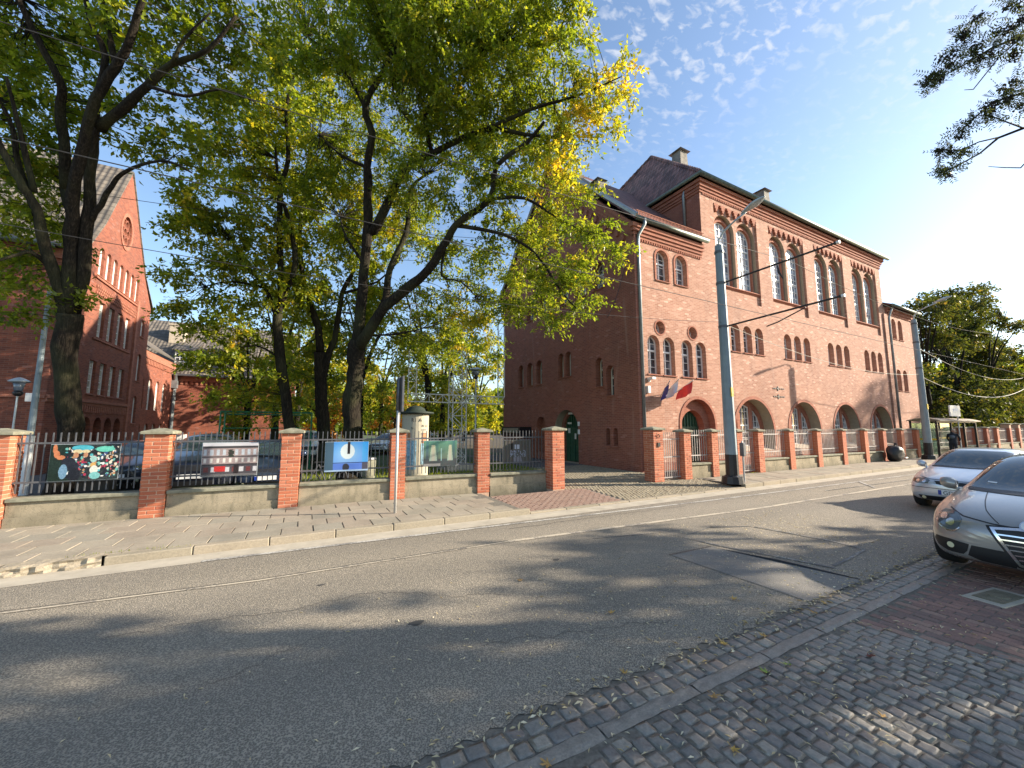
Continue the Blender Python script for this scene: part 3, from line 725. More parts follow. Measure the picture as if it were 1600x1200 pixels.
# ---- low link wing and rear building
rear = thing('rear_school_wing', 'lower brick wing behind the parked cars with dormers and pale chimney', 'building', (-6, 40, 0))
FR = Frame((0, 40, 0), (1, 0, 0), (0, -1, 0)); FK = Frame((-9.35, 0, 0), (0, 1, 0), (1, 0, 0))
mb = MB(); kh = []; kw = []
for u in (33.4, 34.9, 36.4, 37.9): kh.append((arch(u, 3.1, .38, 5.2, 8), .14, 0)); kw.append((u, 3.1, .38, 5.2))
for u in (33.4, 34.9, 36.4, 37.9): kh.append((arch(u, .6, .38, 2.2, 8), .14, 0)); kw.append((u, .6, .38, 2.2))
wall(mb, FK, rect(32.3, 0, 40, 7.0), kh); wall(mb, FR, rect(-9.35, 0, -1.0, 6.1), [])
wall(mb, Frame((-1.0, 0, 0), (0, 1, 0), (1, 0, 0)), [(40, 0), (50, 0), (50, 6.1), (45, 11), (40, 6.1)], [])
mb.build('wall', [mt['brick_school']], rear)
for u, a, w, b in kw: window(rear, FK, u, a, w, b, .12, 2, 4, 'arch', 'glass_cream', sill=False, fw=.06, bar=.03)
m_ = MB()
for i in range(26): u = -9.2 + i * .32; slab(m_, FR, u, u + .16, 5.35, 5.6, .08)
slab(m_, FR, -9.3, -1.0, 5.6, 6.05, .14)
for i in range(24): u = 32.4 + i * .31; slab(m_, FK, u, u + .15, 6.1, 6.45, .08)
slab(m_, FK, 32.3, 39.86, 6.45, 6.95, .12); m_.build('cornice', mt['brick_red'], rear)
m_ = MB(); rq(m_, [(-13, 39.5, 6.05), (-.7, 39.5, 6.05), (-.7, 45, 11.4), (-13, 45, 11.4)]); rq(m_, [(-.7, 50.5, 6.05), (-13, 50.5, 6.05), (-13, 45, 11.4), (-.7, 45, 11.4)]); m_.build('roof', mt['tile_grey'], rear)
m_ = MB(); rq(m_, [(-9.0, 32.3, 7.0), (-9.0, 39.5, 7.0), (-12, 41.5, 9.2), (-12, 32.3, 9.2)]); m_.build('link_roof', mt['tile_grey'], rear)
for x in (-9.6, -5.9):
    m_ = MB(); m_.box(x, 40.6, 6.6, x + 1.35, 43.4, 8.2); d = m_.build('dormer', mt['zinc'], rear)
    m_ = MB(); rq(m_, [(x - .1, 40.35, 8.15), (x + 1.45, 40.35, 8.15), (x + 1.45, 44.3, 9.9), (x - .1, 44.3, 9.9)], .08); m_.build('dormer_roof', mt['tile_grey'], d)
    m_ = MB(); m_.box(x + .1, 40.585, 6.85, x + 1.25, 40.6, 8.05); m_.build('dormer_glass', mt['glass'], d)
    m_ = MB()
    for k in range(5): m_.box(x + .08 + k * .28, 40.55, 6.8, x + .14 + k * .28, 40.582, 8.08)
    for z in (6.78, 7.2, 7.55, 7.9, 8.06): m_.box(x + .08, 40.545, z, x + 1.26, 40.579, z + .06)
    m_.build('dormer_frame', mt['white'], d)
m_ = MB(); m_.box(-10.5, 42.5, 8.6, -9.5, 43.5, 10.6); m_.box(-10.56, 42.44, 10.6, -9.44, 43.56, 10.75); m_.build('chimney', mt['sand'], rear)
m_ = MB(); m_.tube([(-9.1, 39.4, 6.1), (-9.15, 39.7, 5.7), (-9.2, 39.8, 5.3), (-9.2, 39.8, .2)], .13, 8); m_.build('downpipe', mt['zinc'], rear)
m_ = MB(); m_.box(-9.4, 39.5, 5.0, -9.0, 39.9, 5.6); m_.build('rain_hopper', mt['zinc'], rear)
m_ = MB(); m_.box(-8.95, 39.6, .9, -8.2, 39.99, 1.35); m_.build('air_conditioner', mt['white'], rear)
m_ = MB(); m_.tube([(-13, 39.45, 6.05), (-.7, 39.45, 6.05)], .09, 6); m_.build('gutter', mt['iron'], rear)

# ============================================================ ground, road, pavements
def M_asphalt(name, lo, hi, patch=.3, scale=1.0):
    t = NT(name); p = t.pos()
    v = t.n('ShaderNodeTexVoronoi'); v.inputs['Scale'].default_value = 85 * scale; t.t.links.new(p, v.inputs['Vector'])
    g = t.noise(130 * scale, 3, .7, p)
    c = t.ramp(t.math('ADD', t.math('MULTIPLY', v.outputs['Distance'], .5), t.math('MULTIPLY', g, .65)), [(.3, tuple(x * .45 for x in lo)), (.52, lo), (.72, hi)])
    b = t.noise(.35, 5, .62, p, .5)
    c = t.mix(t.math('MULTIPLY_ADD', b, 2.4, -.7, clamp=True), c, t.mix(patch, c, (.30, .27, .23)))
    q = t.n('ShaderNodeSeparateXYZ'); t.t.links.new(p, q.inputs[0])
    # worn wheel tracks run along the street, polished a little darker
    w = t.math('SINE', t.math('MULTIPLY_ADD', q.outputs[1], 3.7, .4)); w = t.math('MULTIPLY_ADD', w, .5, .5)
    c = t.mix(t.math('MULTIPLY', w, .2), c, (.07, .07, .07))
    st = t.noise(2.2, 5, .7, p, .8); c = t.mix(t.math('MULTIPLY_ADD', st, 5, -3.1, clamp=True), c, t.mix(.45, c, (.035, .034, .034)))
    t.bump(t.math('ADD', v.outputs['Distance'], t.math('MULTIPLY', g, .8)), .8, .006)
    return t.fin(c, .85, spec=.35)
mt['asphalt'] = M_asphalt('street asphalt', (.15, .136, .11), (.40, .35, .27), .3)
mt['asphalt2'] = M_asphalt('newer asphalt strip', (.19, .18, .165), (.31, .295, .26), .3, 1.6)
mt['yard'] = M_asphalt('yard paving', (.06, .06, .06), (.15, .145, .14), .2)
mt['soil'] = M_plain('soil', (.07, .055, .035), .95, var=.4, bump=.5)
mt['lawn'] = M_plain('lawn', (.045, .075, .02), .95, var=.5, bump=.6)
def M_objrand(name, cols, rough=.85, fine=.2, bump=.4, scale=40, stain=.0, spec=.3):
    t = NT(name); p = t.pos(); r_ = t.rnd(); n = len(cols)
    c = t.ramp(r_, [(i / n, k) for i, k in enumerate(cols)], 'CONSTANT'); f = t.noise(scale, 4, .65, p)
    c = t.mix(fine, c, t.ramp(f, [(.3, (.05, .05, .05)), (.75, (.7, .68, .65))]), 'OVERLAY')
    b = t.noise(1.5, 4, .6, p); c = t.mix(t.math('MULTIPLY_ADD', b, 3, -1.3, clamp=True), c, t.mix(stain, c, (.05, .045, .035)))
    t.bump(f, bump, .006); return t.fin(c, rough, spec=spec)
mt['slab'] = M_objrand('pavement slab concrete', [(.33, .30, .24), (.35, .31, .245), (.31, .285, .232), (.36, .315, .25), (.335, .285, .225)], .9, .25, .4, 45, .35)
mt['kerb'] = M_objrand('kerb concrete', [(.33, .29, .22), (.30, .265, .20), (.36, .31, .235)], .9, .25, .4, 40, .3)
mt['granite'] = M_objrand('rough pale granite', [(.42, .36, .27), (.38, .33, .25)], .9, .3, 1.0, 30, .15)
mt['pbrick'] = M_objrand('orange pillar brick', [(.46, .145, .075), (.50, .17, .09), (.42, .125, .066), (.48, .155, .08), (.40, .12, .068), (.52, .19, .11)], .8, .2, .3, 60, .25)
mt['mortar'] = M_plain('mortar', (.50, .33, .23), .95, var=.15, scale=20)
mt['sett'] = M_objrand('dark granite sett', [(.22, .20, .178), (.25, .23, .20), (.29, .265, .23), (.25, .212, .185), (.33, .30, .25), (.20, .187, .17)], .62, .35, .7, 35, .25, .5)
mt['sett_pale'] = M_objrand('pale gateway sett', [(.30, .26, .18)], .8, .5, .7, 25, .4)
mt['gkerb'] = M_plain('granite kerb strip', (.33, .295, .235), .85, var=.25, scale=14, bump=.8)
mt['paver'] = M_objrand('red brown block paver', [(.28, .17, .14), (.31, .19, .155), (.25, .155, .13), (.33, .22, .175), (.22, .15, .13)], .8, .3, .5, 40, .35)
mt['gravelly'] = M_plain('joint sand', (.15, .135, .11), .95, var=.4, scale=25, bump=.6)
mt['gutter_strip'] = M_plain('pale concrete channel', (.40, .36, .29), .9, var=.18, scale=3, bump=.3)
def M_worn(name, c, under, cover=.5):
    t = NT(name); p = t.pos(); f = t.noise(26, 4, .7, p); g = t.noise(2.2, 3, .6, p)
    k = t.math('MULTIPLY_ADD', t.math('ADD', t.math('MULTIPLY', f, .5), t.math('MULTIPLY', g, .5)), 9, -4.5 + (cover - .5) * 4, clamp=True)
    return t.fin(t.mix(k, under, c), .8)
mt['line'] = M_worn('worn white line', (.50, .48, .43), (.2, .19, .175), .62)
mt['seam'] = M_worn('pale joint line', (.50, .44, .34), (.15, .14, .13), .7)
mt['chalk'] = M_worn('chalky mark', (.40, .38, .34), (.13, .13, .125), .5)

def sheet(name, x0, y0, x1, y1, z, m, kind='structure'):
    return link(name, mesh(name, [(x0, y0, z), (x1, y0, z), (x1, y1, z), (x0, y1, z)], [(0, 1, 2, 3)], [mt[m]]), kind=kind)
sheet('ground', -600, -600, 900, 900, -.06, 'soil')
NE = []
for i in range(700): NE.append((-6 + i * .03, 2.5 + .022 * math.sin(i * .9) + random.uniform(-.012, .012) + .02 * math.sin(i * .13)))
rv = [(-80, 2.5)] + NE + [(160, 2.5)]
link('road', mesh('road', [(x, y, 0) for x, y in rv] + [(x, 4.0, 0) for x, y in rv] + [(-80, 7.8, 0), (160, 7.8, 0)],
    [(i, i + 1, len(rv) + i + 1, len(rv) + i) for i in range(len(rv) - 1)] + [tuple([len(rv) + i for i in range(len(rv))]) + (2 * len(rv) + 1, 2 * len(rv))], [mt['asphalt']]), kind='structure')
sheet('near_pavement_bed', -30, -6, 60, 2.7, -.006, 'gravelly')
sheet('yard_ground', -60, 10.75, 12.3, 60, .1, 'yard')
sheet('forecourt', 10.4, 9.7, 60, 11.9, .1, 'yard')
sheet('lawn', -4, 12.6, 9.3, 24, .108, 'lawn')
sheet('park_ground', -2, 24, 12.3, 120, .112, 'lawn')
sheet('far_lawn', 42.2, 9.9, 130, 60, .105, 'lawn')
sheet('pavement_bed', -60, 7.93, 4.45, 10.75, .105, 'gravelly')
sheet('pavement_bed_right', 12.6, 7.93, 130, 9.7, .105, 'gravelly')
sheet('channel_strip', -60, 7.32, 60, 7.78, .004, 'gutter_strip')
def strip(name, pts, w, z, m, kind='structure'):
    m_ = MB(); L = [Vector((a, b, z)) for a, b in pts]; n = len(L); v = []
    for i, p in enumerate(L):
        d = (L[min(i + 1, n - 1)] - L[max(i - 1, 0)]).normalized(); s = Vector((-d.y, d.x, 0)) * w / 2; v += [p - s, p + s]
    m_.add(v, [(2 * i, 2 * i + 2, 2 * i + 3, 2 * i + 1) for i in range(n - 1)]); return m_.build(name, mt[m], kind=kind)
strip('edge_line', [(-1.2, 7.36), (3, 7.22), (9.5, 6.95), (16, 6.8), (23, 6.7), (60, 6.6)], .09, .008, 'line')
strip('lane_line', [(3.2, 6.14), (9.8, 5.74), (19, 5.66), (60, 5.6)], .1, .008, 'seam')
strip('road_seam', [(-20, 6.4), (-2.8, 6.36), (-.4, 6.12), (3.2, 6.14)], .045, .008, 'seam')
strip('road_groove', [(-20, 6.44), (-2.8, 6.4), (-.4, 6.155), (3.2, 6.175)], .014, .011, 'black')
strip('parking_mark', [(17.6, 6.75), (16.3, 5.85)], .08, .012, 'line')
strip('parking_mark', [(14.2, 6.3), (20, 6.1)], .05, .012, 'chalk')
link('road_patch', mesh('road_patch', [(5.1, 2.51, .006), (6.38, 2.51, .006), (5.98, 4.32, .006), (5.05, 4.34, .006)], [(0, 1, 2, 3)], [mt['asphalt2']]), kind='structure')
m_ = MB(); m_.tube([(5.98, 4.34, .0), (6.05, 4.0, .002), (6.2, 3.4, .008), (6.3, 3.0, .004), (6.42, 2.55, 0)], [.006, .014, .028, .022, .008], 6); m_.build('road_crack', mt['black'], kind='structure')
strip('road_crack_seam', [(5.02, 4.36), (5.98, 4.34)], .015, .01, 'black')
strip('road_scar', [(6.1, 4.62), (6.15, 4.3), (6.4, 3.6), (6.6, 2.9)], .06, .0085, 'chalk')
strip('road_scar', [(6.7, 2.95), (7.3, 3.0), (8.0, 3.08), (8.1, 3.5), (8.0, 4.2), (7.9, 4.75)], .05, .0085, 'chalk')
strip('road_scar', [(6.4, 5.0), (7.1, 5.15), (7.9, 4.8)], .035, .0085, 'chalk')
strip('road_seam', [(4.6, 5.6), (6.0, 5.3), (6.1, 4.62)], .02, .009, 'chalk')
def crack(x0, y0, x1, y1, w=.008, seed=0, amp=.05):
    rr = random.Random(seed); n = 26; pts = []; o = 0
    for i in range(n + 1): o = o * .8 + rr.uniform(-amp, amp); pts.append((x0 + (x1 - x0) * i / n + rr.uniform(-.02, .02), y0 + (y1 - y0) * i / n + o))
    strip('crack', pts, w, .0045, 'tar')
for q in ((-1.6, 5.2, .9, 5.0, .006, 1), (.9, 5.0, 2.2, 4.2, .006, 2), (3.6, 6.9, 8.5, 6.75, .012, 3, .03), (1.5, 3.4, 3.4, 3.0, .005, 5), (-.6, 3.9, .6, 4.4, .005, 6)): crack(*q)
for x, y, r_ in ((1.1, 4.1, .05), (3.4, 5.0, .04), (.3, 5.6, .03)):
    link('tar_spot', mesh('tar_spot', [(x + r_ * (1 + .3 * math.sin(3 * a)) * math.cos(a) * 1.5, y + r_ * math.sin(a), .004) for a in [k * PI / 7 for k in range(14)]], [tuple(range(14))], [mt['tar']]), kind='structure')

# camera projection, used only to decide how finely a piece is built
Fw = Vector(fwd); Rt = Fw.cross(Vector((0, 0, 1))).normalized(); Upv = Rt.cross(Fw)
def pr(x, y, z=0):
    v = Vector((x, y, z)) - Vector((0, 0, 1.95)); w = v.dot(Fw)
    if w < .3: return None
    return 800 + 610 * v.dot(Rt) / w, 600 - 610 * v.dot(Upv) / w, w
def seen(x, y, z=0, pad=60):
    q = pr(x, y, z); return q is not None and -pad < q[0] < 1600 + pad and -pad < q[1] < 1200 + pad

# pavement slabs: each one a piece
pave = holder('pavement', (0, 9, 0)); SL = []
for k in range(5):
    m_ = MB(); j = lambda: random.uniform(-.004, .004); a = .246
    m_.add([(-a + j(), -a + j(), -.03), (a + j(), -a + j(), -.03), (a + j(), a + j(), -.03), (-a + j(), a + j(), -.03), (-a + .006 + j(), -a + .006, 0), (a - .006, -a + .006 + j(), j() * .6), (a - .006 + j(), a - .006, 0), (-a + .006, a - .006 + j(), 0)],
           [(4, 5, 6, 7), (0, 1, 5, 4), (1, 2, 6, 5), (2, 3, 7, 6), (3, 0, 4, 7)]); SL.append(m_.mesh('slab', mt['slab']))
nsl = 0; rest = MB()
cand = []
for row in range(6):
    for c in range(-40, 110):
        x = c * .502 + (row % 2) * .25; y = 8.19 + row * .502
        if x < 0 and y > 10.75: continue
        if x > 12.6 and y > 9.6: continue
        if 4.2 < x < 12.8: continue
        if not seen(x, y, .12): continue
        q = pr(x, y, .12); cand.append((q[2], x, y))
cand.sort()
for i, (w, x, y) in enumerate(cand):
    z = .121 + random.uniform(-.003, .003); rz = random.uniform(-.008, .008)
    if i < 290: link('slab', random.choice(SL), pave, loc=(x, y, z), rot=(random.uniform(-.006, .006), random.uniform(-.006, .006), rz))
    else: rest.box(x - .245, y - .245, .11, x + .245, y + .245, z)
o = rest.build('distant_slabs', mt['slab'], pave); o['kind'] = 'stuff'
# kerb stones
kerb = holder('kerb', (0, 7.85, 0))
km = [MB().box(-.495, -.075, -.14, .495, .075, 0).mesh('kerb_stone', mt['kerb'], bevel=.012) for _ in range(1)]
def rough_stone(L, w, h, seed):
    rr = random.Random(seed); m_ = MB(); nx, nz = 14, 5; vs = []
    for i in range(nx + 1):
        for k in range(nz + 1):
            x = -L / 2 + L * i / nx; z = -h + h * k / nz; vs.append((x, -w / 2 + rr.uniform(-.025, .025) * (1 if k < nz else .4), z + (rr.uniform(-.008, .008) if k == nz else 0)))
    for i in range(nx + 1): vs.append((-L / 2 + L * i / nx, w / 2, rr.uniform(-.006, .006)))
    fs = [(i * (nz + 1) + k, (i + 1) * (nz + 1) + k, (i + 1) * (nz + 1) + k + 1, i * (nz + 1) + k + 1) for i in range(nx) for k in range(nz)]
    b = (nx + 1) * (nz + 1); fs += [(i * (nz + 1) + nz, (i + 1) * (nz + 1) + nz, b + i + 1, b + i) for i in range(nx)]
    return mesh('kerb_stone', vs, fs, [mt['granite']])
for i in range(-18, 60):
    x = i * 1.0 + .1
    if not seen(x, 7.85, .1, 200): continue
    if x < -2.6 + .5: link('kerb_stone', rough_stone(.98, .2, .16, i), kerb, loc=(x, 7.86, .135), rot=(0, 0, random.uniform(-.01, .01)))
    elif 4.3 < x < 12.6: link('kerb_stone', km[0], kerb, loc=(x, 7.86, .035))
    else: link('kerb_stone', km[0], kerb, loc=(x, 7.86, .122 + random.uniform(-.004, .004)), rot=(random.uniform(-.02, .02), random.uniform(-.003, .003), random.uniform(-.006, .006)))
# driveway of block pavers (ramp) and gateway setts
drive = holder('driveway', (8, 9, 0))
def blocks(name, parent, x0, x1, y0, y1, bl, bw, zf, m, jit=.003, gap=.008, herring=False, hole=None):
    m_ = MB(); ny = int((y1 - y0) / bw); nx = int((x1 - x0) / bl)
    for r_ in range(ny):
        for c in range(-1, nx + 1):
            x = x0 + c * bl + (r_ % 2) * bl / 2; y = y0 + r_ * bw
            if x < x0 - .01 or x + bl > x1 + .01 or (hole and hole(x + bl / 2, y + bw / 2)): continue
            z = zf(x, y + bw / 2) + random.uniform(-jit, jit); g = gap / 2; ch = .006
            a, b, c_, d = x + g + random.uniform(0, jit), x + bl - g, y + g + random.uniform(0, jit), y + bw - g
            m_.add([(a, c_, z - .03), (b, c_, z - .03), (b, d, z - .03), (a, d, z - .03), (a + ch, c_ + ch, z), (b - ch, c_ + ch, z), (b - ch, d - ch, z), (a + ch, d - ch, z)], [(4, 5, 6, 7), (0, 1, 5, 4), (1, 2, 6, 5), (2, 3, 7, 6), (3, 0, 4, 7)])
    o = m_.build(name, mt[m], parent); o['kind'] = 'stuff'; return o
zr = lambda x, y: .03 + (y - 7.93) / 1.77 * .09
t = NT('paver varied'); 
def M_paver_world(name, cols, bl, bw):
    t = NT(name); p = t.pos(); f = t.noise(9, 2, .5, p); c = t.ramp(f, [(.25, cols[0]), (.45, cols[1]), (.55, cols[2]), (.75, cols[3])]); g = t.noise(70, 3, .6, p)
    c = t.mix(.3, c, t.ramp(g, [(.3, (.05, .05, .05)), (.75, (.7, .66, .6))]), 'OVERLAY'); t.bump(g, .4, .005); return t.fin(c, .85, spec=.3)
mt['drive_paver'] = M_paver_world('driveway paver', [(.22, .15, .12), (.27, .18, .145), (.31, .22, .18), (.25, .19, .16)], 1, 1)
mt['gate_sett'] = M_paver_world('gateway sett', [(.18, .15, .11), (.27, .235, .17), (.35, .31, .23), (.22, .20, .16)], 1, 1)
blocks('block_paving', drive, 4.46, 7.6, 7.95, 9.7, .2, .1, zr, 'drive_paver')
blocks('sett_paving', drive, 7.62, 12.6, 7.95, 9.7, .115, .11, zr, 'gate_sett', .006, .016)
blocks('gateway_setts', drive, 6.95, 12.2, 9.72, 15.5, .115, .11, lambda x, y: .12, 'gate_sett', .006, .016)
link('drive_bed', mesh('drive_bed', [(4.3, 7.93, .012), (12.8, 7.93, .012), (12.8, 9.7, .1), (4.3, 9.7, .1)], [(0, 1, 2, 3)], [mt['gravelly']]), drive)
# near side: channel setts, granite strip, dark setts, red pavers
near = holder('near_pavement', (3, 1, 0)); STM = []
for k in range(8):
    rr = random.Random(k); m_ = MB(); nx = 4
    vs = []; lv = [(-.05, 1.0), (-.006, 1.0), (-.0005, .95), (.002, .6)]
    for z, s in lv:
        for (a, b) in ((-1, -.86), (-.8, -1), (.8, -1), (1, -.84), (1, .84), (.82, 1), (-.8, 1), (-1, .85)):
            vs.append((a * .5 * s + rr.uniform(-.045, .045), b * .5 * s + rr.uniform(-.045, .045), z + (rr.uniform(-.003, .003) if s < 1 else 0)))
    fs = [(l * 8 + i, l * 8 + (i + 1) % 8, (l + 1) * 8 + (i + 1) % 8, (l + 1) * 8 + i) for l in range(3) for i in range(8)] + [tuple(24 + i for i in range(8))]
    me = mesh('sett', vs, fs, [mt['sett']]); me.polygons.foreach_set('use_smooth', [True] * len(me.polygons)); STM.append(me)
cand = []
def bnd(y): return 5.02 + (2.09 - y) * .45
x = -1.2; r_ = 0
while x < 7.2:
    y = -2.6 + random.uniform(0, .1)
    while y < 2.0:
        L = random.uniform(.09, .13)
        cx = x + .03 * math.sin(y * 2.1 + x) ; 
        if y + L < 2.125 and cx < bnd(y) - .06 and seen(cx, y, 0, 30): q = pr(cx, y + L / 2); cand.append((q[2], cx, y + L / 2, .101, L - .009))
        y += L
    x += .109
for rowy in (2.2 + .065, 2.2 + .195):
    x = -1.0
    while x < 14:
        L = random.uniform(.11, .16)
        if seen(x, rowy, 0, 30): q = pr(x, rowy); cand.append((q[2] * .8, x + L / 2, rowy, L - .012, .118))
        x += L
cand.sort(); restm = MB()
for i, (w, cx, cy, a, b) in enumerate(cand):
    z = random.uniform(-.006, .003); rz = random.uniform(-.05, .05)
    if i < 300:
        o = link('sett', random.choice(STM), near, loc=(cx, cy, z), rot=(random.uniform(-.025, .025), random.uniform(-.025, .025), rz + random.choice((0, PI)))); o.scale = (a, b, 1)
    else:
        me = random.choice(STM); mm = Matrix.Translation((cx, cy, z)) @ Matrix.Rotation(rz, 4, 'Z') @ Matrix.Rotation(random.uniform(-.05, .05), 4, 'X') @ Matrix.Diagonal((a, b, 1, 1))
        restm.add([mm @ v.co for v in me.vertices], [tuple(p.vertices) for p in me.polygons])
mt['sett_mass'] = M_paver_world('dark sett mass', [(.22, .20, .178), (.25, .23, .20), (.29, .265, .23), (.24, .22, .19)], 1, 1)
mt['sett_mass'].node_tree.nodes['Principled BSDF'].inputs['Roughness'].default_value = .55
o = restm.build('further_setts', mt['sett_mass'], near, smooth=True); o['kind'] = 'stuff'
for i in range(-2, 14):
    m_ = MB(); x = i * .9; n_ = 9; vs = []
    for a in range(n_ + 1):
        for yy in (2.09, 2.13, 2.17, 2.2): vs.append((x + .885 * a / n_, yy + random.uniform(-.006, .006), .004 + random.uniform(-.004, .004) - (.005 if yy in (2.09, 2.2) else 0)))
    fs = [(a * 4 + k, (a + 1) * 4 + k, (a + 1) * 4 + k + 1, a * 4 + k + 1) for a in range(n_) for k in range(3)]
    link('granite_kerb', mesh('granite_kerb', vs, fs, [mt['sett_mass']], smooth=False), near)
PV = [MB().box(-.096, -.046, -.05, .096, .046, 0).mesh('paver', mt['paver'], bevel=.004)]
pvc = []
for r_ in range(34):
    for c in range(26):
        # basket pattern turned square to the kerb
        cx = 5.15 + r_ * .102; cy = 2.06 - .1 - c * .202 + (r_ % 2) * .101
        if cx > bnd(cy) + .06 and cy < 2.0 and seen(cx, cy, 0, 40): q = pr(cx, cy); pvc.append((q[2], cx, cy))
pvc.sort()
for i, (w, cx, cy) in enumerate(pvc[:300]): link('paver', PV[0], near, loc=(cx, cy, random.uniform(-.004, .004)), rot=(random.uniform(-.02, .02), random.uniform(-.02, .02), PI / 2 + random.uniform(-.01, .01)))
m_ = MB()
for w, cx, cy in pvc[300:]: m_.box(cx - .046, cy - .096, -.05, cx + .046, cy + .096, random.uniform(-.003, .003))
if m_.v: o = m_.build('further_pavers', mt['paver'], near); o['kind'] = 'stuff'
sheet('parking_bed', 8.6, -6, 60, 2.08, -.004, 'drive_paver')
# granite edging course between setts and pavers
m_ = MB()
y = 2.05
while y > -1.5:
    x = bnd(y); m_.box(x - .045, y - .19, -.04, x + .04, y - .005, random.uniform(.002, .008)); y -= .2
m_.build('edging_course', mt['paver'], near)
# drain / manhole cover
t = thing('manhole_cover', 'pale square concrete manhole cover in the red pavers by the grey car', 'manhole cover', (7.1, 1.6, 0))
MH = MB().box(-.34, -.17, -.02, .34, .17, .012); MH.build('frame', mt['gutter_strip'], t, bevel=.006, loc=(7.15, 1.55, 0), rot=(0, 0, -.15))
m_ = MB(); m_.box(-.25, -.12, .013, .25, .12, .018); m_.lathe((0, 0, .018), [(.09, 0), (.085, .008), (.05, .008)], 20); m_.build('lid', mt['concrete'], t, loc=(7.15, 1.55, 0), rot=(0, 0, -.15))

# ============================================================ boundary wall, pillars, railings
BR = [MB().box(-.122 + random.uniform(0, .002), -.059, -.0325, .122, .059, .0325).mesh('brick', mt['pbrick'], bevel=.005) for _ in range(3)]
def cap_mesh(w):
    a = w / 2; m_ = MB(); m_.add([(-a, -a, 0), (a, -a, 0), (a, a, 0), (-a, a, 0), (-a, -a, .06), (a, -a, .06), (a, a, .06), (-a, a, .06), (-a * .15, -a * .15, .125), (a * .15, -a * .15, .125), (a * .15, a * .15, .125), (-a * .15, a * .15, .125)],
        [(3, 2, 1, 0), (0, 1, 5, 4), (1, 2, 6, 5), (2, 3, 7, 6), (3, 0, 4, 7), (4, 5, 9, 8), (5, 6, 10, 9), (6, 7, 11, 10), (7, 4, 8, 11), (8, 9, 10, 11)])
    return m_.mesh('cap', mt['cap'], bevel=.008)
CAPS = {}
def pillar(x, yf, w, label, z0=.1, zt=1.8, rz=0, fine=True, depth=None):
    """x = centre, yf = front face"""
    yc = yf + w / 2; t = thing('brick_pillar', label, 'pillar', (x, yc, z0), 'brick pillars of the boundary wall')
    t.rotation_euler = (0, 0, rz)
    def put(name, me, loc, rot=(0, 0, 0), sc=None):
        o = bpy.data.objects.new(name, me); COL.objects.link(o); o.parent = t; o.location = loc; o.rotation_euler = rot
        if sc: o.scale = sc
        return o
    s = w / .375; k = w / 2 - .006 - .002
    put('core', MB().box(-k, -k, -.15, k, k, zt - z0).mesh('core', mt['mortar']), (0, 0, 0))
    n = int((zt - z0) / .0745)
    if fine:
        for i in range(n):
            z = .037 + i * (zt - z0) / n; fl = i % 2
            off = (w / 2 - .122 * s, w / 2 - .059 * s)
            for q in range(4):
                a = q * PI / 2; ox, oy = (-off[0], -off[1]) if not fl else (off[0], -off[1])
                c, s_ = math.cos(a), math.sin(a); j = random.uniform(-.0025, .0025)
                put('brick', random.choice(BR), (ox * c - oy * s_ + j, ox * s_ + oy * c + j, z), (0, 0, a), (s * random.uniform(.985, 1.0), s, 1))
    else:
        m_ = MB(); 
        for i in range(n):
            z = .037 + i * (zt - z0) / n; fl = i % 2; off = (w / 2 - .122 * s, w / 2 - .059 * s)
            for q in range(4):
                a = q * PI / 2; ox, oy = (-off[0], -off[1]) if not fl else (off[0], -off[1]); c, s_ = math.cos(a), math.sin(a)
                cc = Vector((ox * c - oy * s_, ox * s_ + oy * c, z)); m_.cbox(cc, (.244 * s, .118 * s, .065), 0, Matrix.Rotation(a, 3, 'Z'))
        key = round(w, 3)
        if ('m', key) not in CAPS: CAPS[('m', key)] = m_.mesh('brickwork', mt['pbrick'])
        o = put('brickwork', CAPS[('m', key)], (0, 0, 0)); o['kind'] = 'stuff'
    key = round(w, 3)
    if key not in CAPS: CAPS[key] = cap_mesh(w + .13)
    put('cap', CAPS[key], (0, 0, zt - z0)); return t
def lf(x): return 10.45 - .05 * x
LP = [(-4.93, .42, 'brick pillar cut by the left edge of the view beside the crowd poster'), (-2.63, .40, 'brick pillar between the crowd poster and the house front poster'),
      (-.22, .39, 'brick pillar between the house front poster and the blue moon poster'), (2.2, .37, 'brick pillar just behind the grey sign post'), (4.54, .36, 'brick pillar between the ghost statue poster and the grey poster')]
RZ = math.atan(-.05)
for x, w, l in LP: pillar(x, lf(x), w, l, .12, 1.8, RZ)
pillar(6.73, 9.72, .43, 'taller brick pillar at the left side of the open gateway', .12, 1.84)
RP = [(10.68, .46, 'thick brick pillar with intercom at the right side of the gateway'), (12.15, .37, 'brick pillar right of the narrow iron gate'), (13.68, .36, 'brick pillar in front of the arched green door, left of the mast'),
      (15.22, .36, 'brick pillar partly behind the tall grey mast'), (16.63, .38, 'brick pillar just right of the small parking post'), (18.94, .38, 'second brick pillar right of the parking post'),
      (21.28, .37, 'third brick pillar right of the parking post'), (23.68, .37, 'fourth brick pillar right of the parking post'), (26.05, .37, 'brick pillar left of the black rubbish sack'),
      (28.25, .38, 'brick pillar with the black rubbish sack at its foot'), (30.65, .38, 'brick pillar under the rightmost downpipe'), (32.85, .4, 'shaded brick pillar beside the leaning far mast')]
for i, (x, w, l) in enumerate(RP): pillar(x, 9.5, w, l, .1, 1.84 if i == 0 else 1.76, 0, i < 5)
for i, x in enumerate((41.6, 44.2, 46.8, 49.4, 53, 55.8, 58.8, 62)): pillar(x, 9.6, .5, 'far brick fence pillar, number %s to the right of the bus shelter' % ('one two three four five six seven eight'.split()[i]), .1, 1.85 if i < 4 else 2.15, 0, False)
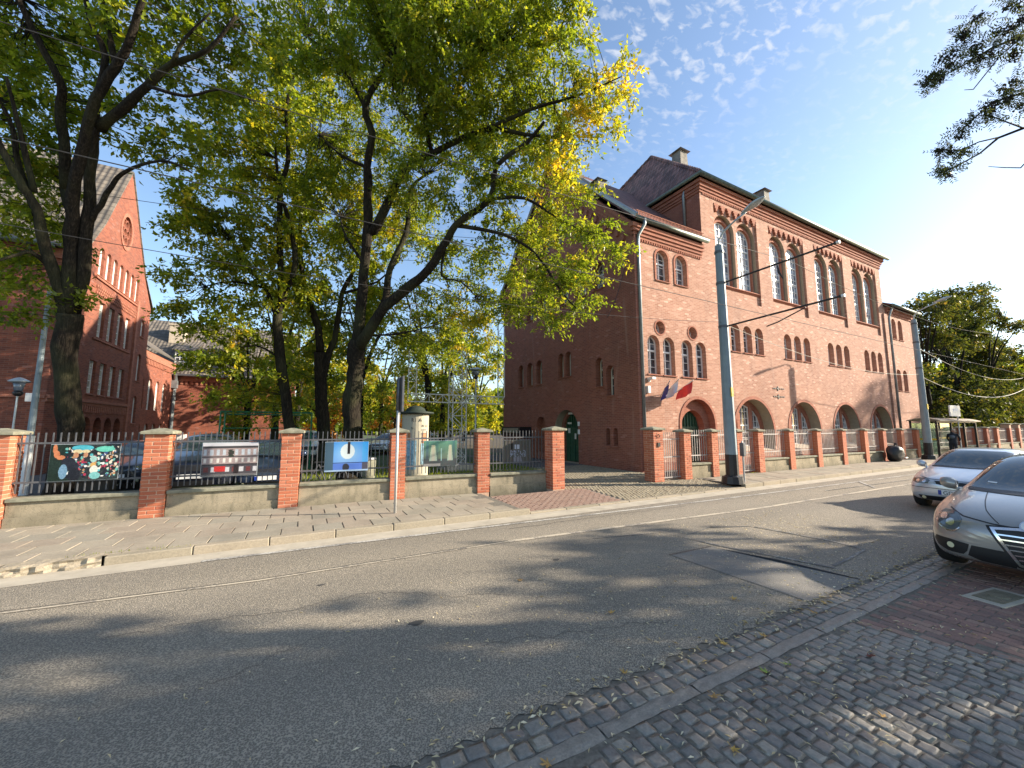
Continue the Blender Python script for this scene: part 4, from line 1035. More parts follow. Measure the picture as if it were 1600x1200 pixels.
# plinths and railings
def bay(xa, xb, yfun, plabel, rlabel, mat='iron', rz=0, gate=False, fine=True, step=.1):
    xm = (xa + xb) / 2; L = xb - xa; base = (xm, yfun(xm), 0)
    def put(name, me, par, loc=(0, 0, 0)):
        o = bpy.data.objects.new(name, me); COL.objects.link(o); o.parent = par; o.location = loc; return o
    if not gate:
        t = thing('plinth_wall', plabel, 'wall', (xm, yfun(xm) + .0, .1), 'rendered plinth walls'); t.rotation_euler = (0, 0, rz)
        h = L / 2 - .002
        put('wall', MB().box(-h, .09, -.14, h, .34, .47).box(-h, .055, -.14, h, .088, .2).mesh('wall', mt['concrete']), t)
        put('coping', MB().box(-h, .03, .472, h, .38, .545).mesh('coping', mt['cap'], bevel=.01), t)
    t = thing('iron_gate' if gate else 'railing', rlabel, 'gate' if gate else 'railing', (xm, yfun(xm) + .2, .1 if gate else .64), None if gate else 'iron railings of the boundary wall'); t.rotation_euler = (0, 0, rz)
    zb, zt = (.06, 1.66) if gate else (.07, 1.2); h = L / 2
    for z in ((1.42, .8, .1) if gate else (1.0, .27)):
        put('rail', MB().box(-h, -.012, z - .018, h, .012, z + .018).mesh('rail', mt[mat]), t)
    key = ('bar', mat, gate)
    if key not in CAPS: CAPS[key] = MB().box(-.009, -.009, zb, .009, .009, zt).mesh('bar', mt[mat])
    n = max(2, int(L / step))
    if fine:
        for i in range(n): put('bar', CAPS[key], t, (-h + L * (i + .5) / n, -.0, 0))
    else:
        m_ = MB()
        for i in range(n): u = -h + L * (i + .5) / n; m_.box(u - .009, -.009, zb, u + .009, .009, zt)
        o = put('bars', m_.mesh('bars', mt[mat]), t); o['kind'] = 'stuff'
    return t
names = ['left of the poster of a crowd', 'under the house front poster', 'under the blue moon poster', 'under the ghost statue poster']
pl = ['shaded rendered plinth below the crowd poster', 'mossy rendered plinth below the house front poster', 'rendered plinth below the blue moon poster', 'rendered plinth below the ghost statue poster']
rl = ['dark iron railing carrying the crowd poster', 'dark iron railing carrying the house front poster', 'dark iron railing carrying the blue moon poster', 'dark iron railing carrying the ghost statue poster']
for i in range(4):
    a = LP[i][0] + LP[i][1] / 2; b = LP[i + 1][0] - LP[i + 1][1] / 2
    bay(a, b, lf, pl[i], rl[i], 'iron', RZ)
bay(-7.0, -5.15, lf, 'plinth left of the leftmost pillar', 'dark iron railing left of the leftmost pillar', 'iron', RZ)
bay(4.72, 6.51, lambda x: lf(x) - .06 - (x - 4.7) * .03, 'rendered plinth below the grey poster, ending at the gateway', 'dark iron railing carrying the grey poster', 'iron', RZ * 1.6)
yf = lambda x: 9.5
bay(10.92, 11.96, yf, '', 'narrow iron gate between the intercom pillar and the next pillar', 'iron_light', gate=True)
bay(15.41, 16.43, yf, '', 'narrow iron gate behind the small parking post', 'iron_light', gate=True)
seg = [(12.34, 13.5, 'in front of the arched green door'), (13.87, 15.03, 'behind the tall grey mast'), (16.83, 18.74, 'right of the parking post'), (19.14, 21.09, 'in front of the second big arch'), (21.47, 23.49, 'between the second and third big arch'),
       (23.87, 25.86, 'in front of the third big arch'), (26.24, 28.05, 'left of the black rubbish sack'), (28.45, 30.45, 'right of the black rubbish sack'), (30.85, 32.64, 'below the stepped right end of the hall')]
for i, (a, b, l) in enumerate(seg): bay(a, b, yf, 'low rendered plinth ' + l, 'pale iron railing ' + l, 'iron_light', fine=i < 6, step=.12)
fx = [41.6, 44.2, 46.8, 49.4, 53, 55.8, 58.8, 62]
for i in range(7): bay(fx[i] + .26, fx[i + 1] - .26, lambda x: 9.6, 'far plinth after fence pillar %s past the shelter' % ('one two three four five six seven'.split()[i]), 'far railing after fence pillar %s past the shelter' % ('one two three four five six seven'.split()[i]), 'iron_light', fine=False, step=.15)
bay(33.1, 41.3, lambda x: 9.7, 'plinth hidden behind the bus shelter', 'railing behind the bus shelter', 'iron_light', fine=False, step=.15)
# intercom on the thick pillar
t = thing('intercom', 'small black intercom and house sign fixed to the thick gateway pillar', 'intercom', (10.68, 9.48, 1.5))
MB().box(10.62, 9.47, 1.28, 10.74, 9.497, 1.42).build('panel', mt['black'], t)
m_ = MB(); m_.tube([(10.6, 9.47, 1.66), (10.66, 9.46, 1.7), (10.72, 9.47, 1.62), (10.66, 9.47, 1.58)], .012, 6); m_.build('bracket', mt['black'], t)

# ---- flat prints on the railings
def M_print():
    t = NT('printed board'); a = t.n('ShaderNodeAttribute', attribute_name='ink'); return t.fin(a.outputs['Color'], .45, spec=.4)
mt['print'] = M_print()
def srgb(c): return tuple(((v / 255) / 12.92 if v / 255 <= .04045 else ((v / 255 + .055) / 1.055) ** 2.4) * .62 for v in c)
def poster(label, xa, xb, z0, z1, fn, nx=110, nz=76):
    xm = (xa + xb) / 2; y = lf(xm) + .155; w = xb - xa; h = z1 - z0
    t = thing('poster', label, 'poster', (xm, y, z0)); t.rotation_euler = (0, 0, RZ)
    def put(name, me, loc=(0, 0, 0)):
        o = bpy.data.objects.new(name, me); COL.objects.link(o); o.parent = t; o.location = loc; return o
    put('board', MB().box(-w / 2 - .008, 0, -.008, w / 2 + .008, .018, h + .008).mesh('board', mt['lampgrey']))
    vs = [(-w / 2 + w * i / nx, -.010 - .005 * math.sin(9 * i / nx + xm) - .004 * math.sin(6 * k / nz + 2 * i / nx) , h * k / nz) for k in range(nz + 1) for i in range(nx + 1)]
    fs = [(k * (nx + 1) + i, k * (nx + 1) + i + 1, (k + 1) * (nx + 1) + i + 1, (k + 1) * (nx + 1) + i) for k in range(nz) for i in range(nx)]
    me = mesh('print', vs, fs, [mt['print']]); at = me.color_attributes.new('ink', 'FLOAT_COLOR', 'POINT')
    colr = np.ones((len(vs), 4), np.float32)
    for k in range(nz + 1):
        for i in range(nx + 1): colr[k * (nx + 1) + i, :3] = srgb(fn(i / nx, 1 - k / nz))
    at.data.foreach_set('color', colr.ravel()); put('print', me)
def h2(a, b, s=0): v = math.sin(a * 127.1 + b * 311.7 + s * 74.7) * 43758.5453; return v - math.floor(v)
def blobs(items, bgf):
    def f(u, v):
        c = bgf(u, v)
        for (x, y, rx, ry, col) in items:
            if ((u - x) / rx) ** 2 + ((v - y) / ry) ** 2 < 1: c = col
        n = (h2(int(u * 60), int(v * 40)) - .5) * 26; return tuple(max(0, min(255, q + n)) for q in c)
    return f
rr = random.Random(4)
crowd = []
pal = [(225, 215, 200), (90, 190, 200), (190, 60, 90), (240, 230, 210), (60, 90, 140), (30, 34, 44), (200, 150, 110), (120, 200, 190), (250, 250, 250)]
for i in range(420): crowd.append((rr.uniform(.22, .98), rr.uniform(.08, .92), rr.uniform(.006, .026), rr.uniform(.012, .05), rr.choice(pal + [(30, 34, 44)] * 5)))
crowd += [(.45, .1, .16, .08, (90, 200, 220)), (.78, .14, .14, .08, (110, 210, 190)), (.38, .2, .07, .06, (240, 225, 180)), (.36, .3, .04, .08, (205, 150, 115)), (.5, .2, .06, .05, (240, 225, 180)), (.5, .3, .035, .07, (205, 150, 115)),
          (.06, .12, .03, .13, (205, 130, 90)), (.09, .27, .04, .1, (205, 130, 90)), (.15, .36, .06, .06, (205, 130, 90)), (.26, .48, .1, .12, (34, 38, 52)), (.33, .62, .09, .14, (34, 38, 52)), (.36, .85, .09, .2, (28, 32, 44)), (.62, .42, .05, .09, (170, 215, 210)), (.62, .58, .04, .07, (225, 180, 110)), (.64, .72, .06, .12, (230, 235, 225)), (.66, .88, .08, .1, (130, 200, 200)), (.2, .75, .06, .2, (120, 160, 190))]
poster('colourful poster of a crowd with turquoise umbrellas and a raised arm', -4.24, -3.24, .92, 1.61, blobs(crowd, lambda u, v: (24, 44, 36) if u < .3 else (50, 60, 62)), 170, 116)
def house(u, v):
    if v < .1: return (225, 225, 232)
    if v < .17: return (70, 68, 72)
    n = (h2(int(u * 70), int(v * 50), 3) - .5) * 22
    if v < .64:
        c = (178, 160, 158); a = (u * 9) % 1; b = 0 if v < .4 else 1
        if .2 < v < .38 and .22 < a < .72: c = (205, 215, 225) if int(u * 9) not in (4,) else (60, 50, 52)
        if .47 < v < .6 and .3 < a < .7: c = (235, 232, 225)
        if .4 < v < .44: c = (90, 84, 86)
        if .45 < u < .56 and .2 < v < .44 and h2(int(u * 50), int(v * 40)) > .3: c = (52, 60, 50)
    elif v < .68: c = (60, 58, 62)
    else:
        c = (84, 80, 86)
        if .73 < v < .87 and ((u * 8) % 1) > .35: c = (215, 215, 220) if int(u * 8) % 2 else (120, 60, 60)
        if .22 < u < .42 and .7 < v < .86: c = (205, 52, 50)
        if .57 < u < .66: c = (44, 34, 36)
        if v > .94: c = (120, 118, 120)
    return tuple(max(0, min(255, q + n)) for q in c)
poster('poster of a grey town house front with rows of windows and a red awning', -1.9, -.88, .88, 1.6, house)
def moon(u, v):
    if u < .19: c = (66, 96, 118)
    elif v > .74: c = (60 + 30 * v, 100 + 30 * v, 215)
    else:
        gl_ = max(0, 1 - math.hypot((u - .51) / .5, (v - .33) / .6)); c = (50 + 60 * v + 90 * gl_, 135 + 20 * v + 70 * gl_, 228 + 20 * gl_)
    if u > .86: c = (c[0] * .8, c[1] * .85 + 30, c[2])
    if ((u - .51) / .165) ** 2 + ((v - .33) / .26) ** 2 < 1 and u > .19: c = (225, 240, 245)
    if .5 < u < .565 and v < .42: c = (34, 26, 34)
    if u > .18 and .71 < v < .735: c = (20, 30, 110)
    if ((u - .48) / .08) ** 2 + ((v - .87) / .13) ** 2 < 1: c = (46, 48, 62)
    if u > .86 and v > .72: c = (74, 74, 92)
    if v > .95: c = (170, 200, 235)
    return c
poster('bright blue stage poster with a white moon disc and a lone silhouette', .5, 1.48, .87, 1.58, moon)
def ghosts(u, v):
    c = (70 + 30 * h2(int(u * 14), 1), 128 + 30 * h2(int(u * 14), 1) - 60 * v, 132 - 50 * v)
    if v > .72: c = (78 - 20 * h2(int(u * 40), int(v * 20)), 76, 80)
    for x, w in ((.28, .13), (.79, .1)):
        if v > .16 and v < .8 and abs(u - x) < w * (.35 + .8 * (v - .1)): c = (205 - 40 * abs(u - x) / w - 30 * v, 200 - 30 * v, 165)
    if abs(u - .52) < .015 and .3 < v < .8: c = (150, 190, 190)
    if v > .9 and u < .5: c = (150, 150, 150)
    return c
poster('dim teal poster with two pale veiled standing figures', 2.88, 3.8, .9, 1.57, ghosts)
def grey(u, v):
    c = (112 + 20 * (h2(int(u * 20), int(v * 16)) - .5), 108, 98)
    if .4 < u < .6 and .2 < v < .4: c = (225, 235, 250)
    if .27 < u < .33 and .15 < v < .42: c = (20, 20, 24)
    if .45 < v < .75 and abs(u - .52) < .28 and h2(int(u * 30), int(v * 24), 2) > .45: c = (175, 185, 205)
    if v > .75 and abs(u - .5) < .1 + .2 * (v - .6): c = (160, 160, 170)
    return c
poster('grey poster of a chalky courtyard scene with a small white square', 5.2, 6.12, .9, 1.56, grey)
m_ = MB(); yb = lf(-3.6) + .6
tt = thing('black_crate', 'black open box standing behind the railing under the crowd poster', 'crate', (-3.75, yb, .1)); MB().box(-4.0, yb, .1, -3.5, yb + .4, .9).build('body', mt['black'], tt)
MB().box(-4.02, yb - .02, .9, -3.48, yb + .42, .93).build('rim', mt['iron'], tt)

# ============================================================ masts, wires, signs
def mast(x, y, label, arms=True, wire=True):
    t = thing('tram_mast', label, 'mast', (x, y, .12))
    m_ = MB(); m_.tube([(x, y, .12), (x, y, .34)], [.34, .31], 12); m_.tube([(x, y, .341), (x, y, .38)], [.26, .21], 12); m_.build('base', mt['black'], t)
    m_ = MB(); m_.tube([(x, y, .381), (x, y, 1.05)], [.195, .19], 10); m_.build('dark_foot', mt['black'], t)
    m_ = MB(); m_.tube([(x, y, 1.051), (x, y, 8.25)], [.185, .125], 10); m_.build('shaft', mt['polegrey'], t)
    m_ = MB(); m_.box(x - .07, y - .19, 2.95, x + .03, y - .155, 3.25); m_.build('yellow_plate', mt['yellow'], t)
    m_ = MB()
    for z in (5.35, 6.88, 8.0): m_.tube([(x, y, z - .04), (x, y, z + .04)], [.165 - (z - 5) * .004] * 2, 10)
    m_.build('clamp', mt['iron'], t)
    m_ = MB(); m_.tube([(x, y, 8.2), (x, y - .02, 8.45), (x, y - .22, 8.68), (x, y - .6, 8.85), (x, y - 1.0, 8.98)], .032, 8); m_.build('lamp_arm', mt['lampgrey'], t, smooth=True)
    # lamp head: flattened egg with a glass underside
    m_ = MB(); n = 12; L = .78; prof = []
    for i in range(n + 1):
        u = i / n; w = .17 * math.sin(PI * min(1, u * .93 + .07)) ** .6 * (.55 + .45 * min(1, u * 1.6)); prof.append((u, max(w, .015)))
    vs = []; k = 12
    for u, w in prof:
        for j in range(k):
            a = 2 * PI * j / k; yy = -.85 - u * L; vs.append((x + w * math.cos(a), y + yy, 8.99 + u * .2 + (w * .55 if math.sin(a) > 0 else w * .45) * math.sin(a)))
    fs = [(i * k + j, i * k + (j + 1) % k, (i + 1) * k + (j + 1) % k, (i + 1) * k + j) for i in range(n) for j in range(k)] + [tuple(range(k)), tuple(range(n * k, n * k + k))]
    link('lamp_head', mesh('lamp_head', vs, fs, [mt['lampgrey']], smooth=True), t)
    if arms:
        for z, dz in ((6.87, .04), (5.34, .08)):
            m_ = MB(); m_.tube([(x, y - .1, z), (x, 4.85, z + dz)], .03, 8); m_.tube([(x, 4.85, z + dz), (x, 4.78, z + dz)], .042, 8, 0); m_.build('bracket_arm', mt['black'], t)
            m_ = MB(); m_.tube([(x, 4.79, z + dz), (x, 4.72, z + dz)], .045, 8); m_.build('arm_tip', mt['white'], t)
        m_ = MB(); m_.tube([(x - .1, 5.6, 5.32), (x - .2, 6.3, 5.05), (x - .25, 6.6, 4.98)], .018, 6); m_.build('steady_arm', mt['black'], t)
        m_ = MB(); m_.tube([(x, 6.3, 6.83), (x - .05, 6.25, 6.6), (x + .05, 6.2, 6.4)], [.02, .035, .02], 6); m_.build('insulator', mt['black'], t)
    return t
mast(12.5, 8.13, 'tall grey tram mast with street lamp and two black bracket arms')
mast(31.5, 8.75, 'far grey tram mast leaning against the right end of the hall', arms=False)
def cable(label, a, b, sag, r_=.008, m='wire', n=24, name='cable'):
    a, b = Vector(a), Vector(b); pts = [a.lerp(b, i / n) - Vector((0, 0, sag * 4 * (i / n) * (1 - i / n))) for i in range(n + 1)]
    m_ = MB(); m_.tube(pts, r_, 5); return m_.build(name, mt[m], label=label, cat='cable')
cable('dark contact wire strung along the street just below the lower bracket arm', (-30, 5.9, 5.0), (70, 5.9, 4.96), .0, .007)
cable('dark carrier wire strung along the street above the contact wire', (-30, 5.9, 6.3), (12.5, 5.9, 6.8), .35, .007)
cable('carrier wire continuing right from the upper bracket arm', (12.5, 5.9, 6.8), (31.5, 5.9, 6.8), .45, .007)
cable('pale sagging cable between the two grey masts in front of the hall', (12.5, 8.1, 5.45), (31.5, 8.75, 5.0), .55, .010, 'wire_light')
cable('pale cable sagging right from the far mast over the bus shelter', (31.5, 8.75, 4.9), (58, 9.4, 5.4), 1.0, .02, 'wire_light')
cable('thin upper wire running right from the far mast', (31.5, 8.75, 6.6), (58, 9.4, 6.4), .8, .015, 'wire_light')
cable('pale cable running left from the grey mast through the trees', (-14, 8.2, 5.6), (12.5, 8.1, 5.5), .75, .006, 'wire')
cable('thin wire fixed to the corner of the hall under the gutter', (XS - .05, 11.85, 9.9), (-8, 15, 8.5), .5, .008)
cable('slack wire loop hanging on the shaded side wall of the hall', (XS - .05, 12.2, 9.6), (XS - .1, 13.6, 7.0), .35, .012)
# no parking sign seen from the back
t = thing('road_sign', 'thin grey post with a dark sign board seen nearly edge on', 'sign', (1.82, 8.75, .12))
MB().tube([(1.82, 8.75, .12), (1.82, 8.75, 2.3)], .03, 10).build('post', mt['steel'], t, smooth=True)
MB().tube([(1.82, 8.75, 2.301), (1.82, 8.75, 3.05)], .03, 10).build('upper_post', mt['iron'], t, smooth=True)
m_ = MB(); m_.box(1.86, 8.5, 2.28, 1.885, 9.12, 3.05); m_.box(1.845, 8.5, 2.28, 1.86, 8.53, 3.05); m_.box(1.845, 9.09, 2.28, 1.86, 9.12, 3.05); m_.build('board', mt['iron'], t)
m_ = MB(); m_.box(1.86, 8.78, 2.05, 1.88, 8.98, 2.27); m_.build('small_board', mt['iron'], t)
t = thing('parking_post', 'short grey post with a small box head beside the tall mast', 'post', (13.05, 7.98 + .1, .12))
MB().tube([(13.05, 8.08, .12), (13.05, 8.08, 1.0)], .028, 10).build('post', mt['steel'], t); MB().box(12.97, 8.0, .98, 13.13, 8.14, 1.42).build('box_head', mt['iron'], t, bevel=.015)
MB().tube([(13.05, 8.08, 1.42), (13.05, 8.08, 1.5)], [.03, .01], 8).build('cap', mt['steel'], t)
# bus shelter with the person
t = thing('bus_shelter', 'bus shelter with pale curved roof, dark posts and tinted panes', 'bus shelter', (37, 9.3, .12))
m_ = MB()
n = 10
v = []
for i in range(n + 1):
    u = i / n; y = 8.7 + u * 1.5; z = 2.32 + .2 * math.sin(PI * (u * .9 + .05))
    v += [(33.6, y, z), (41.2, y, z), (33.6, y, z - .05), (41.2, y, z - .05)]
fs = []
for i in range(n): a = i * 4; fs += [(a, a + 1, a + 5, a + 4), (a + 2, a + 6, a + 7, a + 3), (a, a + 4, a + 6, a + 2), (a + 1, a + 3, a + 7, a + 5)]
fs += [(0, 2, 3, 1), (n * 4, n * 4 + 1, n * 4 + 3, n * 4 + 2)]
m_.add(v, fs); m_.build('roof', mt['sand'], t)
for x in (33.9, 36.3, 38.7, 41.0):
    for y in (8.95, 10.1): MB().box(x - .05, y - .05, .12, x + .05, y + .05, 2.34).build('post', mt['black'], t)
MB().box(33.8, 8.9, 2.22, 41.1, 8.96, 2.34).build('front_beam', mt['black'], t)
tg = NT('shelter glass'); tg.b.inputs['Transmission Weight'].default_value = .75; mt['sglass'] = tg.fin((.42, .62, .50), .08)
for a, b in ((33.96, 36.24), (36.36, 38.64), (38.76, 40.94)): MB().box(a, 10.09, .3, b, 10.11, 2.2).build('pane', mt['sglass'], t)
MB().box(33.89, 9.0, .3, 33.91, 10.04, 2.2).build('pane', mt['sglass'], t)
for a, b in ((33.96, 36.24), (36.36, 38.64), (38.76, 40.94)): MB().box(a, 10.07, 1.15, b, 10.088, 1.24).build('yellow_strip', mt['yellow'], t)
MB().box(33.87, 9.0, 1.15, 33.888, 10.04, 1.24).build('yellow_strip', mt['yellow'], t)
MB().box(34.4, 9.6, .5, 40.5, 9.95, .56).build('bench', mt['black'], t)
t = thing('stop_sign_board', 'white square bus stop board standing above the shelter roof', 'sign', (36.4, 8.8, .12))
MB().tube([(36.9, 8.75, .12), (36.9, 8.75, 3.2)], .035, 8).build('post', mt['steel'], t)
MB().box(35.6, 8.72, 2.62, 37.4, 8.78, 3.3).build('board', mt['white'], t)
MB().box(36.1, 8.712, 2.95, 36.9, 8.719, 3.1).build('print', mt['cloth_white'], t)
def skin(name, joints, edges, mat, parent=None, sub=1, **k):
    me = bpy.data.meshes.new(name); me.from_pydata([j[:3] for j in joints], edges, []); o = bpy.data.objects.new(name, me); COL.objects.link(o)
    sk = o.modifiers.new('s', 'SKIN'); 
    for i, j in enumerate(joints): me.skin_vertices[0].data[i].radius = (j[3], j[4] if len(j) > 4 else j[3])
    me.skin_vertices[0].data[0].use_root = True
    sb = o.modifiers.new('u', 'SUBSURF'); sb.levels = sub; sb.render_levels = sub
    dg = bpy.context.evaluated_depsgraph_get(); m2 = bpy.data.meshes.new_from_object(o.evaluated_get(dg)); bpy.data.objects.remove(o)
    m2.materials.clear(); m2.materials.append(mat); m2.polygons.foreach_set('use_smooth', [True] * len(m2.polygons)); m2.name = name
    return link(name, m2, parent, **k)
px_, py2 = 35.0, 8.62
mt['skin'] = M_plain('skin', (.45, .26, .19), .6); mt['coat'] = M_plain('dark coat', (.02, .022, .03), .85); mt['hair'] = M_plain('grey hair', (.35, .34, .32), .8); mt['trousers'] = M_plain('dark trousers', (.025, .025, .03), .85); mt['rucksack'] = M_plain('grey blue rucksack', (.12, .14, .17), .8)
pt = thing('person', 'person in dark clothes with a rucksack bending forward at the bus shelter', 'person', (px_, py2, .12))
J = [(0, 0, .92, .16, .13), (.02, 0, 1.12, .15, .12), (.09, 0, 1.32, .19, .13), (.17, 0, 1.44, .06), (.22, 0, 1.5, .055),
     (0, .1, .86, .1), (.03, .12, .5, .075), (-.02, .13, .1, .05), (.1, .13, .05, .045),
     (0, -.1, .86, .1), (-.05, -.12, .5, .075), (-.14, -.13, .12, .05), (-.02, -.13, .05, .045),
     (.12, .2, 1.36, .065), (.2, .27, 1.12, .05), (.34, .22, .95, .04), (.12, -.2, 1.36, .065), (.2, -.27, 1.12, .05), (.34, -.2, .98, .04)]
J = [(px_ + a[0], py2 + a[1], .12 + a[2]) + tuple(a[3:]) for a in J]
E_ = [(0, 1), (1, 2), (2, 3), (3, 4), (0, 5), (5, 6), (6, 7), (7, 8), (0, 9), (9, 10), (10, 11), (11, 12), (2, 13), (13, 14), (14, 15), (2, 16), (16, 17), (17, 18)]
skin('body', J, E_, mt['coat'], pt)
H_ = [(px_ + .24, py2, .12 + 1.5, .075), (px_ + .29, py2, .12 + 1.6, .095), (px_ + .3, py2, .12 + 1.68, .08)]
skin('head', H_, [(0, 1), (1, 2)], mt['skin'], pt); skin('hair', [(px_ + .25, py2, .12 + 1.6, .095), (px_ + .27, py2, .12 + 1.68, .095)], [(0, 1)], mt['hair'], pt)
for s in (1, -1): skin('hand', [(px_ + .34, py2 + s * .21, .12 + .96, .035), (px_ + .4, py2 + s * .2, .12 + .9, .03), (px_ + .44, py2 + s * .19, .12 + .85, .016)], [(0, 1), (1, 2)], mt['skin'], pt)
rk = skin('rucksack', [(px_ - .08, py2, .12 + 1.1, .16, .13), (px_ - .02, py2, .12 + 1.35, .16, .12)], [(0, 1)], mt['rucksack'], pt)
t = thing('rubbish_sack', 'knotted black rubbish sack with pale sticker at the foot of a pillar', 'sack', (28.1, 9.15, .1))
m_ = MB(); n, k = 9, 14; rr = random.Random(3); vs = []
for i in range(n):
    ph = PI * i / (n - 1); 
    for j in range(k):
        a = 2 * PI * j / k; r_ = .52 * math.sin(ph) ** .55 * (1 + rr.uniform(-.08, .08) + .14 * math.sin(3 * a + ph * 3) + .08 * math.sin(7 * a)) + .02; vs.append((28.1 + r_ * math.cos(a) * 1.05, 9.1 + r_ * math.sin(a) * .62, .1 + .42 - .42 * math.cos(ph) + rr.uniform(-.02, .02) + (0 if i else .0)))
fs = [(i * k + j, i * k + (j + 1) % k, (i + 1) * k + (j + 1) % k, (i + 1) * k + j) for i in range(n - 1) for j in range(k)]
link('body', mesh('body', vs, fs, [mt['black']], smooth=True), t)
MB().box(28.2, 8.72, .3, 28.5, 8.76, .36).build('sticker', mt['white'], t)
m_ = MB(); m_.tube([(28.1, 9.1, .9), (28.12, 9.1, 1.0), (28.2, 9.08, 1.04)], [.06, .03, .07], 7); m_.build('knot', mt['black'], t)

# ---- things behind the fence on the left
t = thing('advertising_column', 'round cream advertising column with dark green domed cap', 'advertising column', (3.42, 13.5, .1))
cxx, cyy = 3.42, 13.55
MB().lathe((cxx, cyy, .1), [(.47, 0), (.47, .2), (.45, .21), (.45, 2.28)], 28).build('drum', M_plain('cream poster paper', (.40, .365, .27), .8, var=.06), t, smooth=False)
MB().lathe((cxx, cyy, 2.381), [(.56, 0), (.62, .03), (.62, .07), (.34, .11), (.30, .2), (.18, .27), (.04, .3)], 28).build('cap', M_plain('dark green cap', (.018, .03, .022), .7), t, smooth=True)
def curved(name, a0, a1, z0, z1, mat, r_=.455, par=t, n=8):
    m_ = MB(); v = []
    for i in range(n + 1):
        a = R(a0 + (a1 - a0) * i / n); v += [(cxx + r_ * math.cos(a), cyy + r_ * math.sin(a), z0), (cxx + r_ * math.cos(a), cyy + r_ * math.sin(a), z1)]
    m_.add(v, [(2 * i, 2 * i + 2, 2 * i + 3, 2 * i + 1) for i in range(n)]); return m_.build(name, mat, par)
mt['ocre'] = M_plain('ochre print', (.40, .16, .06), .7, var=.3); mt['aqua'] = M_plain('pale blue print', (.22, .38, .46), .7, var=.5, scale=14)
curved('poster_print', 195, 235, 1.3, 1.75, mt['ocre']); curved('poster_print', 215, 262, .55, 1.5, mt['aqua'], .458); curved('poster_print', 285, 312, 1.0, 1.75, mt['ocre'], .458); curved('poster_print', 282, 300, .7, 1.4, mt['aqua'], .461)
def text(s, size, loc, rot, mat, par, ext=.002, name='lettering', al='LEFT'):
    cu = bpy.data.curves.new(name, 'FONT'); cu.body = s; cu.size = size; cu.extrude = ext; cu.align_x = al; cu.resolution_u = 2
    o = bpy.data.objects.new(name, cu); COL.objects.link(o); dg = bpy.context.evaluated_depsgraph_get(); me = bpy.data.meshes.new_from_object(o.evaluated_get(dg)); bpy.data.objects.remove(o)
    me.materials.clear(); me.materials.append(mat); return link(name, me, par, loc=loc, rot=rot)
def ctext(s, size, ang, z, par=t):
    for i, ch in enumerate(s):
        a = R(ang + i * size * 92); r_ = .458; text(ch, size, (cxx + r_ * math.cos(a), cyy + r_ * math.sin(a), z), (PI / 2, 0, a + PI / 2), mt['text'], par)
ctext('RIA', .17, 238, 2.12); ctext('BILE', .1, 283, 1.95); ctext('N', .1, 238, 1.88)
m_ = MB()
for i in range(9): 
    for j in range(4): a = R(285 + j * 6); z = 1.85 - i * .13; m_.cbox((cxx + .458 * math.cos(a), cyy + .458 * math.sin(a), z), (.04, .004, .025), 0, Matrix.Rotation(a + PI / 2, 3, 'Z'))
m_.build('print_lines', mt['text'], t)
# steel truss billboard
t = thing('billboard_frame', 'empty rectangular lattice billboard frame on a square truss tower', 'frame', (6, 16, .1))
def truss(parent, a, b, w, name, depth=.0, step=.5):
    a, b = Vector(a), Vector(b); d = (b - a).normalized(); up = Vector((0, 0, 1)) if abs(d.z) < .5 else Vector((1, 0, 0)); o = up * w
    m_ = MB(); m_.tube([a, b], .026, 6); m_.tube([a + o, b + o], .026, 6); L = (b - a).length; n = max(1, round(L / step))
    for i in range(n):
        p, q = a + d * (L * i / n), a + d * (L * (i + 1) / n)
        m_.tube([p, p + o], .015, 5); m_.tube([p + o, q] if i % 2 else [p, q + o], .015, 5)
    return m_.build(name, mt['steel'], parent)
xl, xr, zb, zt = 3.7, 8.1, 2.98, 7.1
truss(t, (xl, 16, zb), (xr, 16, zb), .33, 'bottom_truss', step=.3); truss(t, (xl, 16, zt - .33), (xr, 16, zt - .33), .33, 'top_truss', step=.3)
truss(t, (xl, 16, zb + .34), (xl, 16, zt - .34), .33, 'side_truss'); truss(t, (xr - .33, 16, zb + .34), (xr - .33, 16, zt - .34), .33, 'side_truss')
for yy in (16.06, 16.6): truss(t, (5.64, yy, .1), (5.64, yy, zt), .62, 'tower_truss', step=.6)
m_ = MB()
for i in range(12): z = .4 + i * .58; m_.tube([(5.64, 16.06, z), (5.64, 16.6, z + .3)], .014, 5); m_.tube([(6.26, 16.06, z), (6.26, 16.6, z + .3)], .014, 5)
m_.build('cross_bracing', mt['steel'], t)
MB().box(5.3, 15.7, .1, 6.6, 17, .35).build('footing', mt['gutter_strip'], t)
def parklamp(x, y, h, label, s=1.0):
    t = thing('park_lamp', label, 'lamp', (x, y, .1)); MB().tube([(x, y, .1), (x, y, h - .3)], [.06 * s, .045 * s], 10).build('pole', mt['lampgrey'], t)
    MB().lathe((x, y, h - .3), [(.05, 0), (.1, .05), (.11, .12), (.06, .16)], 14).build('neck', mt['black'], t, smooth=True)
    MB().lathe((x, y, h - .139), [(.09, 0), (.2 * s, .1), (.26 * s, .24)], 16).build('glass_bowl', mt['glass_sky'], t, smooth=True)
    MB().lathe((x, y, h + .102), [(.3 * s, 0), (.46 * s, .03), (.44 * s, .05), (.2 * s, .13), (.03, .16)], 20).build('cap', mt['lampgrey'], t, smooth=True)
    return t
parklamp(7.1, 17, 4.5, 'park lamp with glass bowl and flat disc hood beside the truss tower', .75)
t = parklamp(-7.5, 17, 3.15, 'grey lamp with flat hood in front of the shaded school wall', .5)
MB().box(-7.3, 16.9, 2.7, -7.05, 17.0, 2.95).build('floodlight', mt['white'], t)
t = thing('flagpole', 'slender blue grey flagpole behind the leftmost railing, white at its foot', 'flagpole', (-6.67, 15.9, .1))
